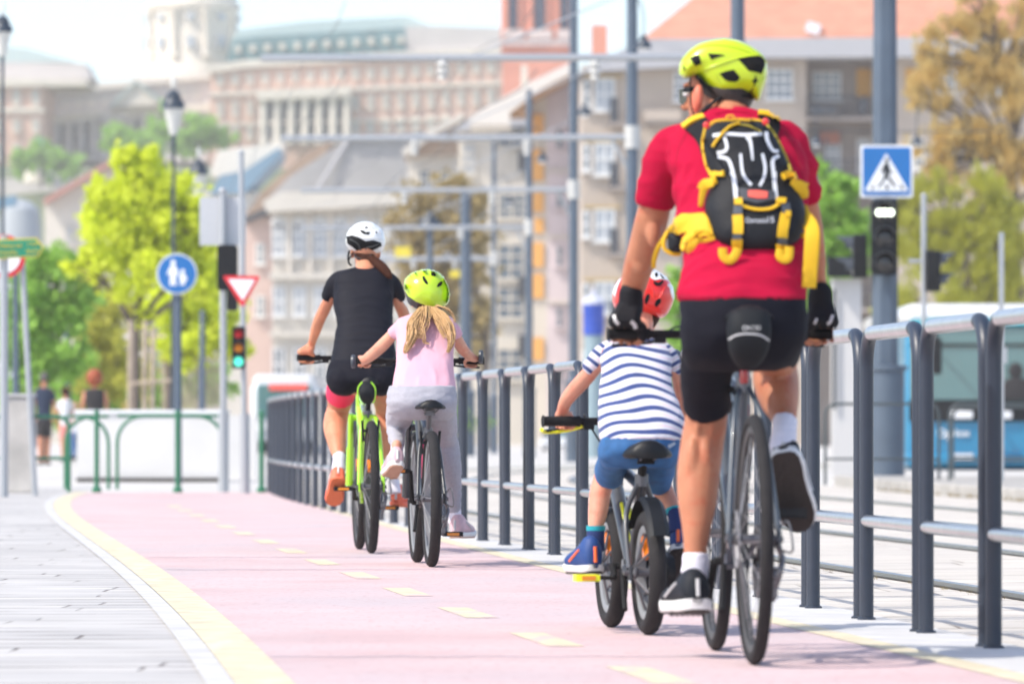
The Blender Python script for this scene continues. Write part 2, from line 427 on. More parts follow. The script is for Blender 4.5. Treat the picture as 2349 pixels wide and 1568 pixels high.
sheet('edge_line', lambda Y: leftX(Y)-.075, lambda Y: leftX(Y)+.075, 3, 60, .0098, M_yellow)
sheet('edge_line', lambda Y: rightX(Y)-.05, lambda Y: rightX(Y)+.05, 3, 60, .0098, M_yellow)
sheet('kerb_strip', lambda Y: leftX(Y)-.15, lambda Y: leftX(Y)-.078, 3, 60, .010, M_kerb)
sheet('kerb_strip', lambda Y: rightX(Y)+.05, lambda Y: fenceX(Y)+.1, 3, 62, .010, M_kerb)
M_dash = mat('faded_lane_paint', (.62, .55, .38), .75, var=.15, vscale=9)
patchy(M_dash, (.60, .46, .42), 7, .50, .62)
M_shadow = mat('painted_shadow', (.46, .38, .42), .8, var=.2, vscale=6)  # thin pole and wire shadows, painted as darker strips across the path
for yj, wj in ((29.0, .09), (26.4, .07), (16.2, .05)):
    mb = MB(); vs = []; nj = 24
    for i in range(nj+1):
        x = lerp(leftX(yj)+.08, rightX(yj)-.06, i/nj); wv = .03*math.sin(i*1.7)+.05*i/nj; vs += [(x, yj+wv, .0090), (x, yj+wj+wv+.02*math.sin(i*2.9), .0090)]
    mb.add(vs, [(2*i, 2*i+2, 2*i+3, 2*i+1) for i in range(nj)]); structure(mb.build('path_shadow', M_shadow, smooth=None))
Yd = 11.8
while Yd < 50:
    sheet('lane_dash', lambda Y: midX(Y)-.055, lambda Y: midX(Y)+.055, Yd, Yd+1.15, .0095, M_dash, .3); Yd += 2.6
for off in (1.0, 2.43, 3.75, 5.18):
    sheet('rail_groove', lambda Y: fenceX(Y)+off-.05, lambda Y: fenceX(Y)+off+.06, 3, 110, .008, M_dark)
    mb = MB(); n = 100
    rg = []
    for i in range(n+1):
        Y = 3+107*i/n; x = fenceX(Y)+off
        rg.append([(x-.028, Y, .009), (x+.028, Y, .009), (x+.026, Y, .026), (x-.026, Y, .026)])
    mb.rings(rg); structure(mb.build('track_rail', M_rail, smooth=30))
# low platform kerb on the far side of the tracks
mb = MB(); rg = []
for i in range(31):
    Y = 30+i*1.25; x = fenceX(Y)+6.7
    rg.append([(x, Y, 0), (x+5.5, Y, 0), (x+5.5, Y, .125), (x+.015, Y, .125), (x, Y, .11)])
mb.rings(rg); structure(mb.build('platform_kerb', mat('platform_stone', (.36, .345, .32), .85, var=.18, vscale=3, bump=.004, bscale=40), smooth=20))
# dry tufts in the joints by the rails and on the kerb
M_tuft = mat('dry_tuft', (.22, .17, .07), .9); M_tuft2 = mat('green_tuft', (.16, .26, .04), .9)
mb = MB()
for _ in range(260):
    Y = random.choice([random.uniform(19, 24), random.uniform(21, 34), random.uniform(50, 62)])
    if Y < 40: x = fenceX(Y)+1.0+random.choice([-.09, .09])+random.uniform(-.03, .03); z = 0.005; s = .016
    else: x = fenceX(Y)+6.68+random.uniform(-.02, .5)*0+random.uniform(-.03, .02); z = 0.005; s = .06
    for j in range(5):
        a = random.uniform(0, 6.28); d = Vector((math.cos(a), math.sin(a), 0)); p = Vector((x, Y, z))+d*s*.5
        mb.add([p, p+Vector((-d.y, d.x, 0))*s*.12, p+d*s*random.uniform(.4, 1)+Vector((0, 0, s*random.uniform(.4, 1.2)))], [(0, 1, 2)])
o = mb.build('weeds', M_tuft, smooth=None); o['kind'] = 'stuff'

# ------------------------------------------------------------------ hoop railing along the bike path
M_post = mat('slate_grey_paint', (.019, .028, .047), .42, var=.08, vscale=14, bump=.0006, bscale=120, spec=.6)
M_tube = mat('brushed_steel', (.60, .60, .60), .30, 1.0, var=.08, vscale=20)
def make_hoop():
    t = thing('railing_hoop', 'x', 'railing')
    Lh, r, H, br = 1.135, .0245, 1.0, .12
    for s in (0, 1):
        y0 = 0 if s == 0 else Lh; sg = 1 if s == 0 else -1
        mb = MB(); pts = [(0, y0, -.02), (0, y0, .5), (0, y0, H-r-br)]
        pts += [(0, y0+sg*br*(1-math.cos(a)), H-r-br+br*math.sin(a)) for a in [math.pi/2*q/7 for q in range(1, 8)]]
        mb.tube(pts, r, 16); mb.lathe([(.0001, 0), (.032, 0), (.032, .006), (.028, .009), (.0001, .009)], (0, y0, 0.004), 16)
        mb.build('post', M_post, t, world=False)
    mb = MB(); mb.tube([(0, br+.002, H-r), (0, Lh-br-.002, H-r)], r+.0006, 18); mb.build('top_rail', M_tube, t, world=False)
    mb = MB(); mb.tube([(0, .01, .34), (0, Lh-.01, .34)], .0215, 16); mb.build('middle_rail', M_tube, t, world=False)
    return t
hoop0 = make_hoop()
Y = 13.15; i = 0
while Y < 60.5:
    o = hoop0 if i == 0 else copy_tree(hoop0)
    o.location = (fenceX(Y), Y, .006); o.rotation_euler.z = -math.atan2(fenceX(Y+1.2)-fenceX(Y), 1.2)
    n_ = i
    o['label'] = ('slate grey tubular hoop of the long railing, %s one counting away from the right edge' % ordinal(i+1)) if i else 'slate grey tubular railing hoop standing nearest of all, cut by the right edge'
    o['category'] = 'railing'; o['group'] = 'hoops of the railing beside the bike path'
    Y += 1.27; i += 1

# ------------------------------------------------------------------ catenary poles
M_pole = mat('pole_blue_grey', (.075, .105, .145), .5, var=.1, vscale=3)
M_polelight = mat('arm_galvanised', (.42, .44, .46), .45, .6)
M_black = mat('black_plastic', (.006, .007, .009), .5, spec=.3)
M_lamp = mat('lamp_housing_dark', (.03, .045, .065), .4)
M_white = mat('white_enamel', (.75, .76, .77), .4)
def catenary(px, Y, wpx, top, armz, armx, label, armr=.055, base=True):
    X = XP(px, Y); t = thing('catenary_pole', label, 'pole', (X, Y, 0), 0, 'poles carrying the tram wires')
    r = wpx/2/SC(Y)
    mb = MB(); mb.lathe([(r*1.1, 0), (r*1.05, top*.5), (r*.88, top-.1), (r*.88, top), (.01, top+.04)], (X, Y, 0), 20); mb.build('shaft', M_pole, t)
    mb = MB(); mb.lathe([(r*1.75, 0), (r*1.7, 1.6), (r*1.85, 1.62), (r*1.85, 1.7), (r*1.1, 1.78)], (X, Y, 0), 20); mb.build('base_sleeve', M_pole, t)
    if armx is not None:
        xa = XP(armx, Y)
        mb = MB(); mb.tube([(X, Y, armz), (xa, Y, armz-.02)], armr, 10)
        mb.tube([(X, Y, armz+1.5), (lerp(X, xa, .55), Y, armz+.03)], .012, 6)
        mb.tube([(X+(.0), Y, armz-.7), (lerp(X, xa, .06), Y, armz)], .03, 6)
        mb.build('cross_arm', M_polelight, t)
        mb = MB()
        for q in (.0, .3, .62):
            p = lerp(X, xa, q)
            mb.lathe([(.0, -.16), (.07, -.14), (.05, -.1), (.09, -.05), (.05, 0), (.09, .05), (.06, .1), (0, .14)] if q else [(.0, -.2), (r*1.35, -.2), (r*1.35, .2), (0, .2)], (p, Y, armz+(0 if q == 0 else -.16)), 12)
        islands(mb, 'insulator', mat('insulator_grey', (.5, .5, .48), .4) if 'insulator_grey' not in bpy.data.materials else bpy.data.materials['insulator_grey'], t)
    return t
catenary(1692, 78, 32, 10.5, ZP(131, 78), 600, 'nearest tall grey tram pole rising behind the green helmet of the man', .05)
catenary(1450, 99.7, 26, 10.8, ZP(315, 99.7), 645, 'tall grey tram pole close to the left shoulder of the man in red')
catenary(1316, 121, 21, 10.2, ZP(435, 121), 690, 'tall grey tram pole in front of the pink and white house front')
catenary(1214, 143, 16, ZP(208, 143), ZP(521, 143), 690, 'grey tram pole before the orange painted strip of the house')
catenary(1133, 169, 11, ZP(325, 169), ZP(593, 169), 835, 'thin distant grey tram pole right of the bare brown tree', .07)
catenary(1068, 150, 26, ZP(440, 150), 0, None, 'broad short grey pole standing in front of the brown tree')
def mastlamp(px, Y, ytop, label, arm=None):
    X = XP(px, Y); t = thing('street_lamp', label, 'lamp post', (X, Y, 0)); z = ZP(ytop, Y)
    mb = MB(); mb.tube([(X, Y, 0), (X, Y, z-.35)], .085, 12); mb.build('pole', M_pole, t)
    mb = MB(); mb.lathe([(.0, 0), (.3, 0), (.28, .1), (.16, .28), (.09, .3), (.09, .42), (0, .46)], (X, Y, z-.4), 16); mb.build('lamp_head', M_lamp, t)
mastlamp(986, 146, 488, 'short grey mast with a dark bell lamp on top, left of the brown tree')
def belllamp(px, py, Y, polepx, label, s=.55):
    X = XP(px, Y); z = ZP(py, Y); t = thing('hanging_lamp', label, 'street lamp', (X, Y, z), 0, 'bell shaped lamps hung on the tram poles')
    mb = MB(); mb.lathe([(.0, -.2*s), (.26*s, -.2*s), (.25*s, -.08*s), (.15*s, .07*s), (.10*s, .1*s), (.10*s, .2*s), (0, .24*s)], (X, Y, z), 18); mb.build('shade', M_lamp, t)
    mb = MB(); mb.lathe([(.0, -.31*s), (.12*s, -.29*s), (.2*s, -.2*s), (0, -.195*s)], (X, Y, z), 16); mb.build('diffuser', M_white, t)
    xp = XP(polepx, Y); mb = MB()
    mb.tube(catmull([(X, Y, z+.2*s), (X, Y, z+.5), (lerp(X, xp, .5), Y, z+.75), (xp, Y, z+.55)], 5), .012, 6); mb.build('bracket', M_lamp, t)
belllamp(1341, 252, 120.5, 1316, 'dark bell lamp hung on the pole before the pink house front')
belllamp(1243, 360, 142.5, 1214, 'dark bell lamp hung beside the orange painted strip')
belllamp(1168, 458, 168.5, 1133, 'small dark bell lamp hung above the brown tree')
belllamp(1476, 97, 99.2, 1450, 'dark bell lamp below the left corner of the orange roof')
mb = MB(); mb.tube([P(1692+(2600-1692)*k/12, 296+6*math.sin(k/12*math.pi), 124) for k in range(13)], .012, 5); tag(mb.build('span_wire', M_lamp), 'thin span wire carrying the bell lamps in front of the beige apartment block', 'wire')
belllamp(1872, 322, 124, 1880, 'dark bell lamp between the rucksack rider and the zebra crossing sign pole', .5)
belllamp(2103, 322, 124, 2110, 'dark bell lamp just right of the zebra crossing sign', .5)
belllamp(1892, 385, 140, 1900, 'lower dark bell lamp right of the red shoulder', .5)
# contact wires over the two tracks
for off, lab in ((1.7, 'thin dark tram wire over the nearer track'), (4.4, 'thin dark tram wire over the farther track')):
    mb = MB(); mb.tube([(fenceX(Y)+off if Y < 60 else fenceX(60)+off-(Y-60)*.075, Y, 5.6+.25*abs(math.sin(Y*.15))) for Y in range(80, 175, 3)], .008, 5)
    mb.tube([(fenceX(Y)+off if Y < 60 else fenceX(60)+off-(Y-60)*.075, Y, 6.5+.35*abs(math.sin(Y*.15))) for Y in range(80, 175, 3)], .007, 5)
    tag(mb.build('tram_wire', M_lamp), lab, 'wire', 'tram wires')

# ------------------------------------------------------------------ big octagonal pole with crossing sign and signals (right)
def octo(mb, X, Y, r, z0, z1, r1=None, n=8):
    r1 = r1 or r
    mb.rings([[(X+q*math.cos(2*math.pi*(k+.5)/n), Y+q*math.sin(2*math.pi*(k+.5)/n), z) for k in range(n)] for q, z in ((r, z0), (r1, z1))])
Yb = 68.0; Xb = XP(2030, Yb)
t = thing('tram_mast', 'thick blue grey octagonal mast carrying the zebra crossing sign', 'pole', (Xb, Yb, .125))
mb = MB(); octo(mb, Xb, Yb, .172, .12, 9.0, .135); mb.build('shaft', M_pole, t, smooth=None)
mb = MB(); z1 = ZP(850, Yb)
xs = XP(2037, Yb)
mb.lathe([(.2, .12), (.2, z1), (.235, z1+.01), (.235, z1+.06), (.15, z1+.07)], (xs, Yb, 0), 28); mb.build('base_sleeve', M_pole, t, smooth=35)
# pedestrian crossing sign
M_signblue = mat('sign_blue', (.008, .14, .42), .35, var=.05, vscale=4); M_signwhite = mat('sign_white', (.85, .86, .87), .35)
M_signblack = mat('sign_black', (.01, .012, .015), .4); M_signred = mat('sign_red', (.70, .02, .035), .35); M_back = mat('galvanised_back', (.42, .44, .46), .5, .5)
Ys = Yb-.24; s_ = SC(Ys)
cxs, czs = XP(2034, Ys), ZP(393, Ys)
t = thing('crossing_sign', 'square blue pedestrian crossing sign with a walking figure in a white triangle', 'sign', (cxs, Ys, czs))
def rrect(w, h, r, n=5):
    out = []
    for cx_, cz_, a0 in ((w/2-r, h/2-r, 0), (-w/2+r, h/2-r, 90), (-w/2+r, -h/2+r, 180), (w/2-r, -h/2+r, 270)):
        out += [(cx_+r*math.cos(R_(a0+90*k/n)), cz_+r*math.sin(R_(a0+90*k/n))) for k in range(n+1)]
    return out
hw = 60/s_
mb = MB(); mb.prism(rrect(hw*2, hw*2, .03), (cxs, Ys, czs), .02); mb.build('plate', M_signwhite, t, smooth=None)
mb = MB(); mb.prism(rrect(hw*2-.05, hw*2-.05, .025), (cxs, Ys-.004, czs), .004); mb.build('blue_field', M_signblue, t, smooth=None)
def pz(x, y): return ((x-2034)/s_, -(y-393)/s_)
mb = MB(); mb.prism([pz(2033, 352), pz(2083, 436), pz(2081, 438.5), pz(1987, 438.5), pz(1985, 436)], (cxs, Ys-.008, czs), .004); mb.build('triangle', M_signwhite, t, smooth=None)
mb = MB()
fig = [[(2030, 373), (2037, 373), (2041, 384), (2043, 392), (2051, 397), (2050, 400), (2040, 396), (2038, 402), (2046, 412), (2056, 428), (2052, 430), (2041, 417), (2033, 407), (2027, 417), (2017, 430), (2013, 428), (2023, 414), (2028, 402), (2029, 388), (2023, 398), (2019, 396), (2025, 383)]]
for f_ in fig: mb.prism([pz(*q) for q in f_], (cxs, Ys-.012, czs), .004)
mb.lathe([(4.5/s_, 0), (4.5/s_, .004), (0, .004)], (cxs+pz(2034, 367)[0], Ys-.012, czs+pz(2034, 367)[1]), 14, Matrix.Rotation(math.pi/2, 3, 'X'))
for q in ([(1997, 434), (2002, 424), (2006, 424), (2002, 434)], [(2031, 434), (2031, 424), (2038, 424), (2038, 434)], [(2068, 434), (2062, 423), (2067, 423), (2075, 434)]): mb.prism([pz(*a) for a in q], (cxs, Ys-.012, czs), .004)
mb.build('pictogram', M_signblack, t, smooth=None)
# three-lens signal on the mast
M_lensoff = mat('dark_lens', (.02, .02, .022), .15, coat=.5)
def signal(name, label, X, Y, z, w, h, n, lens, dirv=-1, visor=True, group=None, d=.16, lit=None):
    """dirv -1 faces the camera, +1 away, 'l' / 'r' sideways"""
    rz = {-1: 0, 1: math.pi, 'l': -math.pi/2, 'r': math.pi/2}[dirv]
    t = thing(name, label, 'traffic light', (X, Y, z), rz, group)
    mb = MB(); mb.prism(rrect(w, h, min(w, h)*.18), (0, -d/2, 0), d)
    mb.build('housing', M_black, t, world=False, smooth=35)
    r = min(w*.36, h/n*.40)
    for k in range(n):
        zc = h/2-(k+.5)*h/n
        mb = MB(); mb.lathe([(r, 0), (r*.8, .012), (r*.4, .022), (0, .025)], (0, -d/2-.004, zc), 20, Matrix.Rotation(math.pi/2, 3, 'X'))
        mb.build('lens', lens[k], t, world=False)
        if visor:
            mb = MB(); rg = []
            for a in [R_(-15+210*q/16) for q in range(17)]:
                c_, s2 = math.cos(a), math.sin(a); L = .18 if True else 0
                rg.append([(c_*r*1.08, -d/2+.005, zc+s2*r*1.08), (c_*r*1.16, -d/2+.005, zc+s2*r*1.16), (c_*r*1.16, -d/2-.2*r/.1*max(.35, s2)-.02, zc+s2*r*1.16), (c_*r*1.08, -d/2-.2*r/.1*max(.35, s2)-.02, zc+s2*r*1.08)])
            mb.rings(rg); mb.build('visor', M_visor, t, world=False)
    return t
M_visor = mat('visor_grey', (.05, .06, .075), .4)
M_lit = mat('lit_white_led', (.9, .95, .85), .4, emit=((.92, 1, .80), 2.2))
sg = signal('tram_signal', 'black three lens signal with a lit white bar, below the crossing sign', XP(2028.5, Yb-.32), Yb-.32, ZP(545, Yb-.32), 60/s_, 172/s_, 3, [M_lensoff]*3)
mb = MB()
for q in (-1, 0, 1): mb.lathe([(8/s_, 0), (7.4/s_, .012), (0, .02)], (q*13/s_, -.11, 57/s_), 16, Matrix.Rotation(math.pi/2, 3, 'X'))
mb.build('lit_bar', M_lit, sg, world=False)
signal('side_signal', 'dark two lens signal turned sideways on the left of the mast', XP(1972, Yb), Yb, ZP(588, Yb), .26, .52, 2, [M_lensoff]*2, 'l')
Yp = 70.0
t = thing('signal_post', 'slim silver post carrying the sideways signal near the bus', 'post', (XP(2119, Yp), Yp, .12))
mb = MB(); mb.tube([P(2119, 1095, Yp), P(2119, 452, Yp)], .032, 12); mb.ell(P(2119, 450, Yp), (.036, .036, .04)); mb.build('tube', M_back, t)
mb = MB(); mb.tube([P(2084, 598, Yp), P(2125, 600, Yp)], .025, 8); mb.build('arm', M_back, t)
signal('side_signal', 'dark two lens signal turned sideways on the slim silver post', XP(2141, Yp-.05), Yp-.05, ZP(622, Yp), .24, .5, 2, [M_lensoff]*2, 'r')
t = thing('perforated_post', 'thin galvanised post in front of the bus at the right', 'post', (XP(2297, 60), 60, .12))
mb = MB(); mb.box((XP(2297, 60), 60, (ZP(1105, 60)+ZP(533, 60))/2), (.05, .05, ZP(533, 60)-ZP(1105, 60))); mb.box((XP(2303, 60), 60-.03, ZP(815, 60)), (.06, .03, .17)); mb.build('tube', M_back, t)
t = thing('kiosk_cabinet', 'tall pale grey cabinet column left of the thick mast', 'cabinet', (XP(1942, 76), 76, 0))
mb = MB(); xl, xr = XP(1908, 76), XP(1974, 76); mb.box(((xl+xr)/2, 76, ZP(640, 76)/2), (xr-xl, .4, ZP(640, 76))); mb.build('body', mat('cabinet_paint', (.55, .54, .53), .5), t)
mb = MB(); mb.box((XP(1943, 75.7), 75.7, ZP(612, 75.7)), (90/SC(75.7), .35, 46/SC(75.7))); mb.build('dark_cap', M_black, t)
mb = MB(); mb.box((XP(1914, 75.7), 75.75, ZP(800, 75.7)), (8/SC(75.7), .02, 1.6)); mb.build('side_strip', M_visor, t)

# thin dark guard hoops on the platform
def guard(px0, px1, Y, ytop, ymid, ybase, label, m=None, r=.016, grp='thin hoops on the far platform', br=.12):
    X0, X1 = XP(px0, Y), XP(px1, Y); t = thing('guard_hoop', label, 'railing', (X0, Y, 0), 0, grp)
    zt, zm, zb = ZP(ytop, Y), ZP(ymid, Y), ZP(ybase, Y)
    mb = MB(); pts = [(X0, Y, zb), (X0, Y, zt-br)]+[(X0+br*(1-math.cos(a)), Y, zt-br+br*math.sin(a)) for a in [math.pi/2*q/6 for q in range(1, 7)]]
    pts += [(X1-br*(1-math.cos(a)), Y, zt-br+br*math.sin(a)) for a in [math.pi/2*(6-q)/6 for q in range(0, 6)]]+[(X1, Y, zt-br), (X1, Y, zb)]
    mb.tube(pts, r, 10); mb.build('frame', m or M_guard, t)
    mb = MB(); mb.tube([(X0, Y, zm), (X1, Y, zm)], r*.8, 8); mb.build('middle_bar', m or M_guard, t)
M_guard = mat('guard_dark_green_grey', (.05, .065, .07), .45)
guard(1893, 2154, 62, 926, 1052, 1112, 'thin dark hoop of the far platform, left of and behind the thick mast')
guard(2178, 2450, 61, 926, 1056, 1110, 'thin dark hoop of the far platform, in front of the blue bus')
guard(2186, 2420, 64, 934, 1048, 1103, 'second thin dark hoop close behind the one before the blue bus')
# ------------------------------------------------------------------ bicycles
M_tyre = mat('tyre_rubber', (.020, .019, .020), .8, spec=.25, var=.15, vscale=30, bump=.002, bscale=120)
M_chrome = mat('brushed_alloy', (.30, .30, .31), .5, .5)
M_steel = mat('dull_steel', (.14, .14, .15), .4, .6)
M_grip = mat('grip_rubber', (.007, .007, .008), .7, spec=.3)
M_saddle = mat('saddle_vinyl', (.006, .007, .009), .45, spec=.3, bump=.0008, bscale=150)
M_orange = mat('orange_reflector', (.9, .22, .01), .25, coat=.5)
M_redr = mat('red_reflector', (.35, .005, .01), .2, coat=.6)
M_bag = mat('bag_fabric', (.006, .008, .011), .7, spec=.25, bump=.0012, bscale=180)
M_refl = mat('reflective_tape', (.55, .55, .55), .35)
def wheel(t, y0, R, tr, rimm, steer=0.0, knobs=0, spokes=28, spr=.0011, spm=None, hubw=.1, rimw=None, reflect=None, x0=0.0):
    Mx = Matrix.Rotation(steer, 3, 'Z'); c = Vector((x0, y0, R))
    NM = 200; nm = 16; rg = []
    for i in range(NM):
        a = 2*math.pi*i/NM; ring = []
        for k in range(nm):
            b = 2*math.pi*k/nm; rr = tr
            if knobs and abs(b) < 1.25 or knobs and b > 2*math.pi-1.25:
                rr = tr*(1+.05*(1 if (int(i/(NM/knobs*.5)*1)+k) % 2 else -1)) if knobs else tr
            ring.append(c+Mx @ Vector((math.sin(b)*rr, (R-tr+math.cos(b)*rr)*math.cos(a), (R-tr+math.cos(b)*rr)*math.sin(a))))
        rg.append(ring)
    rw = rimw or tr*.62; Ri = R-2*tr+.004
    mb = MB(); rr_ = []
    for i in range(96):
        a = 2*math.pi*i/96
        rr_.append([c+Mx @ Vector((dx, q*math.cos(a), q*math.sin(a))) for dx, q in ((-rw, Ri+.004), (rw, Ri+.004), (rw*1.05, Ri-.006), (rw*.75, Ri-.02), (-rw*.75, Ri-.02), (-rw*1.05, Ri-.006))])
    mb.rings(rr_, closed=True); w_ = mb.build('wheel', rimm, t, world=False, smooth=35)
    mb = MB(); mb.rings(rg, closed=True); mb.build('tyre', M_tyre, w_, world=False, smooth=60 if not knobs else 30)
    mb = MB(); Mh = Mx @ Matrix.Rotation(math.pi/2, 3, 'Y')
    mb.lathe([(.0001, -hubw/2-.02), (.009, -hubw/2-.02), (.009, -hubw/2), (.024, -hubw/2+.012), (.024, -hubw/2+.018), (.014, -hubw/2+.026), (.014, hubw/2-.026), (.024, hubw/2-.018), (.024, hubw/2-.012), (.009, hubw/2), (.009, hubw/2+.02), (.0001, hubw/2+.02)], c, 16, Mh)
    mb.build('hub', M_steel, w_, world=False)
    mb = MB()
    for i in range(spokes):
        a = 2*math.pi*i/spokes; s = 1 if i % 2 else -1; a2 = a+(.9 if (i//2) % 2 else -.9)*.55
        mb.tube([c+Mx @ Vector((s*(hubw/2-.016), .022*math.cos(a2), .022*math.sin(a2))), c+Mx @ Vector((0, (Ri-.012)*math.cos(a), (Ri-.012)*math.sin(a)))], spr, 5)
    mb.build('spokes', spm or M_chrome, w_, world=False)
    if reflect:
        for a in reflect:
            rr = Ri*.62; mb = MB(); mb.box(c+Mx @ Vector((-.004, rr*math.cos(a), rr*math.sin(a))), (.016, .03, .075), M=Mx @ Matrix.Rotation(a-math.pi/2, 3, 'X')); mb.build('reflector', M_orange, w_, world=False)
    return w_

def bike(label, loc, hd, R, tr, wb, bb, sad, sadc, bar, barw, fm, rimm, crank, ang, gripm=None, fork='rigid', saddle=(.15, .26), knobs=0, spokes=28, spr=.0011, spm=None, reflect=None,
         axle_w=.13, pedm=None, acc=(), steer=0.0, fr=1.0, pedal_reflect=True, fm2=None, barrise=0.0, qs=(.10, .012), sth=1.0, px_=.012, front=None, backsweep=.03):
    """local frame: rear tyre contact at the origin, +y forward, +x right"""
    t = thing('bicycle', label, 'bicycle', (loc[0], loc[1], .008), hd)
    up = Vector((0, 0, 1)); ra = Vector((0, 0, R)); fa = Vector((0, wb, R)); B = Vector((0, bb[0], bb[1])); S = Vector((0, sad[0], sad[1]))
    rw = wheel(t, 0, R, tr, rimm, 0, knobs, spokes, spr, spm, .12, reflect=reflect)
    wheel(t, wb, front or R, tr, rimm, steer, knobs, spokes, spr, spm, .09, reflect=reflect)
    H1 = Vector((0, bar[0]-.03, bar[1]-.06-(bar[1]-R*2)*.25)); ht = Vector((0, wb-.12, R*2+.05)); # head tube lower end
    ht = Vector((0, lerp(bar[0]-.02, wb-.02, .42), R*2+.045)); hd_ = (Vector((0, bar[0]-.035, bar[1]-.05))-ht)
    H1 = ht+hd_*min(.8, .13/hd_.length) if hd_.length > .16 else ht+hd_*.8
    sc_ = B.lerp(S, .70)
    mb = MB(); k = fr
    mb.tube([B, sc_], .016*k, 14)
    mb.tube([sc_+(B-sc_)*.08, H1-hd_*.12], .0165*k, 14)
    mb.tube([B, ht+hd_*.12], .022*k, 14)
    mb.tube([ht, H1], .022*k, 14)
    mb.tube([B+Vector((-.034, 0, 0)), B+Vector((.034, 0, 0))], .022*k, 14)
    for s in (-1, 1):
        mb.tube(catmull([B+Vector((s*.025, -.01, 0)), Vector((s*(tr+.022), R*.75, R+.0)), Vector((s*axle_w/2, .012, R))], 5), .0095*k, 10)
        mb.tube(catmull([sc_+Vector((s*.012, -.01, -.01)), Vector((s*(tr+.02), .12+R*.1, 2*R-.02 if 2*R < sc_.z else sc_.z-.08)), Vector((s*axle_w/2, .008, R+.012))], 5), .0085*k, 10)
        mb.box((s*axle_w/2, .0, R), (.008, .035, .05))
    mb.build('frame', fm, t, world=False)
    mb = MB(); cw = ht-hd_*.03
    mb.tube([cw+Vector((-.04, .012, -.02)), cw+Vector((.04, .012, -.02))], .017, 10); mb.tube([cw+Vector((0, .012, -.02)), ht, H1, H1+hd_.normalized()*.05], .0155, 12)
    for s in (-1, 1):
        if fork == 'susp':
            mid = (cw*0.45+fa*.55); mb.tube([cw+Vector((s*.052, .012, .0)), mid+Vector((s*.052, .008, 0))], .0155, 12)
            mb.tube([mid+Vector((s*.052, .008, .03)), fa+Vector((s*.055, 0, 0))], .021, 12)
        else: mb.tube(catmull([cw+Vector((s*.035, .012, -.02)), cw*.5+fa*.5+Vector((s*.052, .0, 0)), fa+Vector((s*.052, 0, 0))], 5), [.014]*6+[.010]*5, 10)
    mb.build('fork', fm2 or fm, t, world=False)
    # handlebar, stem, grips, levers
    bc = Vector((0, bar[0], bar[1])); w2 = barw/2
    mb = MB(); mb.tube(catmull([(-w2, bar[0]-backsweep, bar[1]+barrise*.7), (-w2*.55, bar[0]-backsweep*.3, bar[1]+barrise*.9), (-w2*.2, bar[0], bar[1]), (w2*.2, bar[0], bar[1]), (w2*.55, bar[0]-backsweep*.3, bar[1]+barrise*.9), (w2, bar[0]-backsweep, bar[1]+barrise*.7)], 6), .0125, 12)
    hb = mb.build('handlebar', M_grip, t, world=False)
    mb = MB(); mb.tube([H1+hd_.normalized()*.03, bc+Vector((0, -.01, 0))], .018, 12); mb.tube([bc+Vector((-.03, 0, 0)), bc+Vector((.03, 0, 0))], .022, 12); mb.build('stem', M_grip, t, world=False)
    for s in (-1, 1):
        e = Vector((s*w2, bar[0]-backsweep, bar[1]+barrise*.7)); i_ = Vector((s*(w2-.125), bar[0]-backsweep*.62, bar[1]+barrise*.78)); d = (i_-e)
        mb = MB(); mb.tube([e, e+d*.02, e+d*.04, e+d*.9, e+d], [.019, .021, .0165, .0165, .0185], 14); mb.build('grip', gripm or M_grip, hb, world=False)
        mb = MB(); p = e+d*1.25
        mb.box(p+Vector((0, .012, -.012)), (.035, .03, .03)); mb.tube(catmull([p+Vector((0, .02, -.01)), p+Vector((s*.02, .05, -.022)), e+d*.45+Vector((0, .062, -.03)), e+d*.15+Vector((0, .055, -.032))], 4), .0055, 8)
        mb.tube(catmull([p+Vector((-s*.01, .03, 0)), bc+Vector((s*.09, .11, .02)), bc+Vector((s*.02, .08, -.1)), H1+Vector((0, .04, -.02))], 6), .003, 6)
        mb.build('brake_lever', M_black, hb, world=False)
    # saddle and post
    sw, slen = saddle
    rg = []
    for q in range(13):
        u = q/12; y = -slen*.42+slen*u; hw_ = sw/2*(.62+.38*math.sin(min(1, u*3.2)*math.pi/2)) if u < .28 else sw/2*(1-.78*((u-.28)/.72)**.75)
        if q == 0: hw_ = sw*.30
        th = sth*.036 if u < .4 else .03-.008*u; zc = .012*(1-u*1.6)**2-.004 if q else .0
        ring = []
        for k in range(16):
            a = 2*math.pi*k/16; ca, sa = math.cos(a), math.sin(a)
            droop = -.018*(abs(ca))**2.2
            ring.append(S+Vector((hw_*ca, y, zc+(sa*th*.5 if sa > 0 else sa*th*.5)+droop-th*.4)))
        rg.append(ring)
    mb = MB(); mb.rings(rg); sd_ = mb.build('saddle', M_saddle, t, world=False, smooth=80)
    mb = MB()
    for s in (-1, 1): mb.tube(catmull([S+Vector((s*.045, -slen*.33, -.03)), S+Vector((s*.022, -.05, -.052)), S+Vector((s*.022, .05, -.052)), S+Vector((s*.01, slen*.42, -.03))], 4), .0035, 7)
    mb.build('rails', M_steel, sd_, world=False)
    mb = MB(); dS = (S-B).normalized(); mb.tube([sc_-dS*.02, S-dS*.05], .0135, 14); mb.box(S+Vector((0, 0, -.055)), (.05, .05, .025)); mb.build('seat_post', M_grip if 'blackpost' in acc else M_steel if 'steelpost' in acc else M_grip, t, world=False)
    mb = MB(); mb.lathe([(.0001, -.02), (.022, -.02), (.022, .02), (.0001, .02)], sc_, 14); mb.build('seat_clamp', M_steel, t, world=False)
    # drivetrain
    d = Vector((0, math.cos(ang), math.sin(ang))); Mx = Matrix.Rotation(math.pi/2, 3, 'Y')
    cr = qs[0]
    mb = MB(); n = 36; prof = []
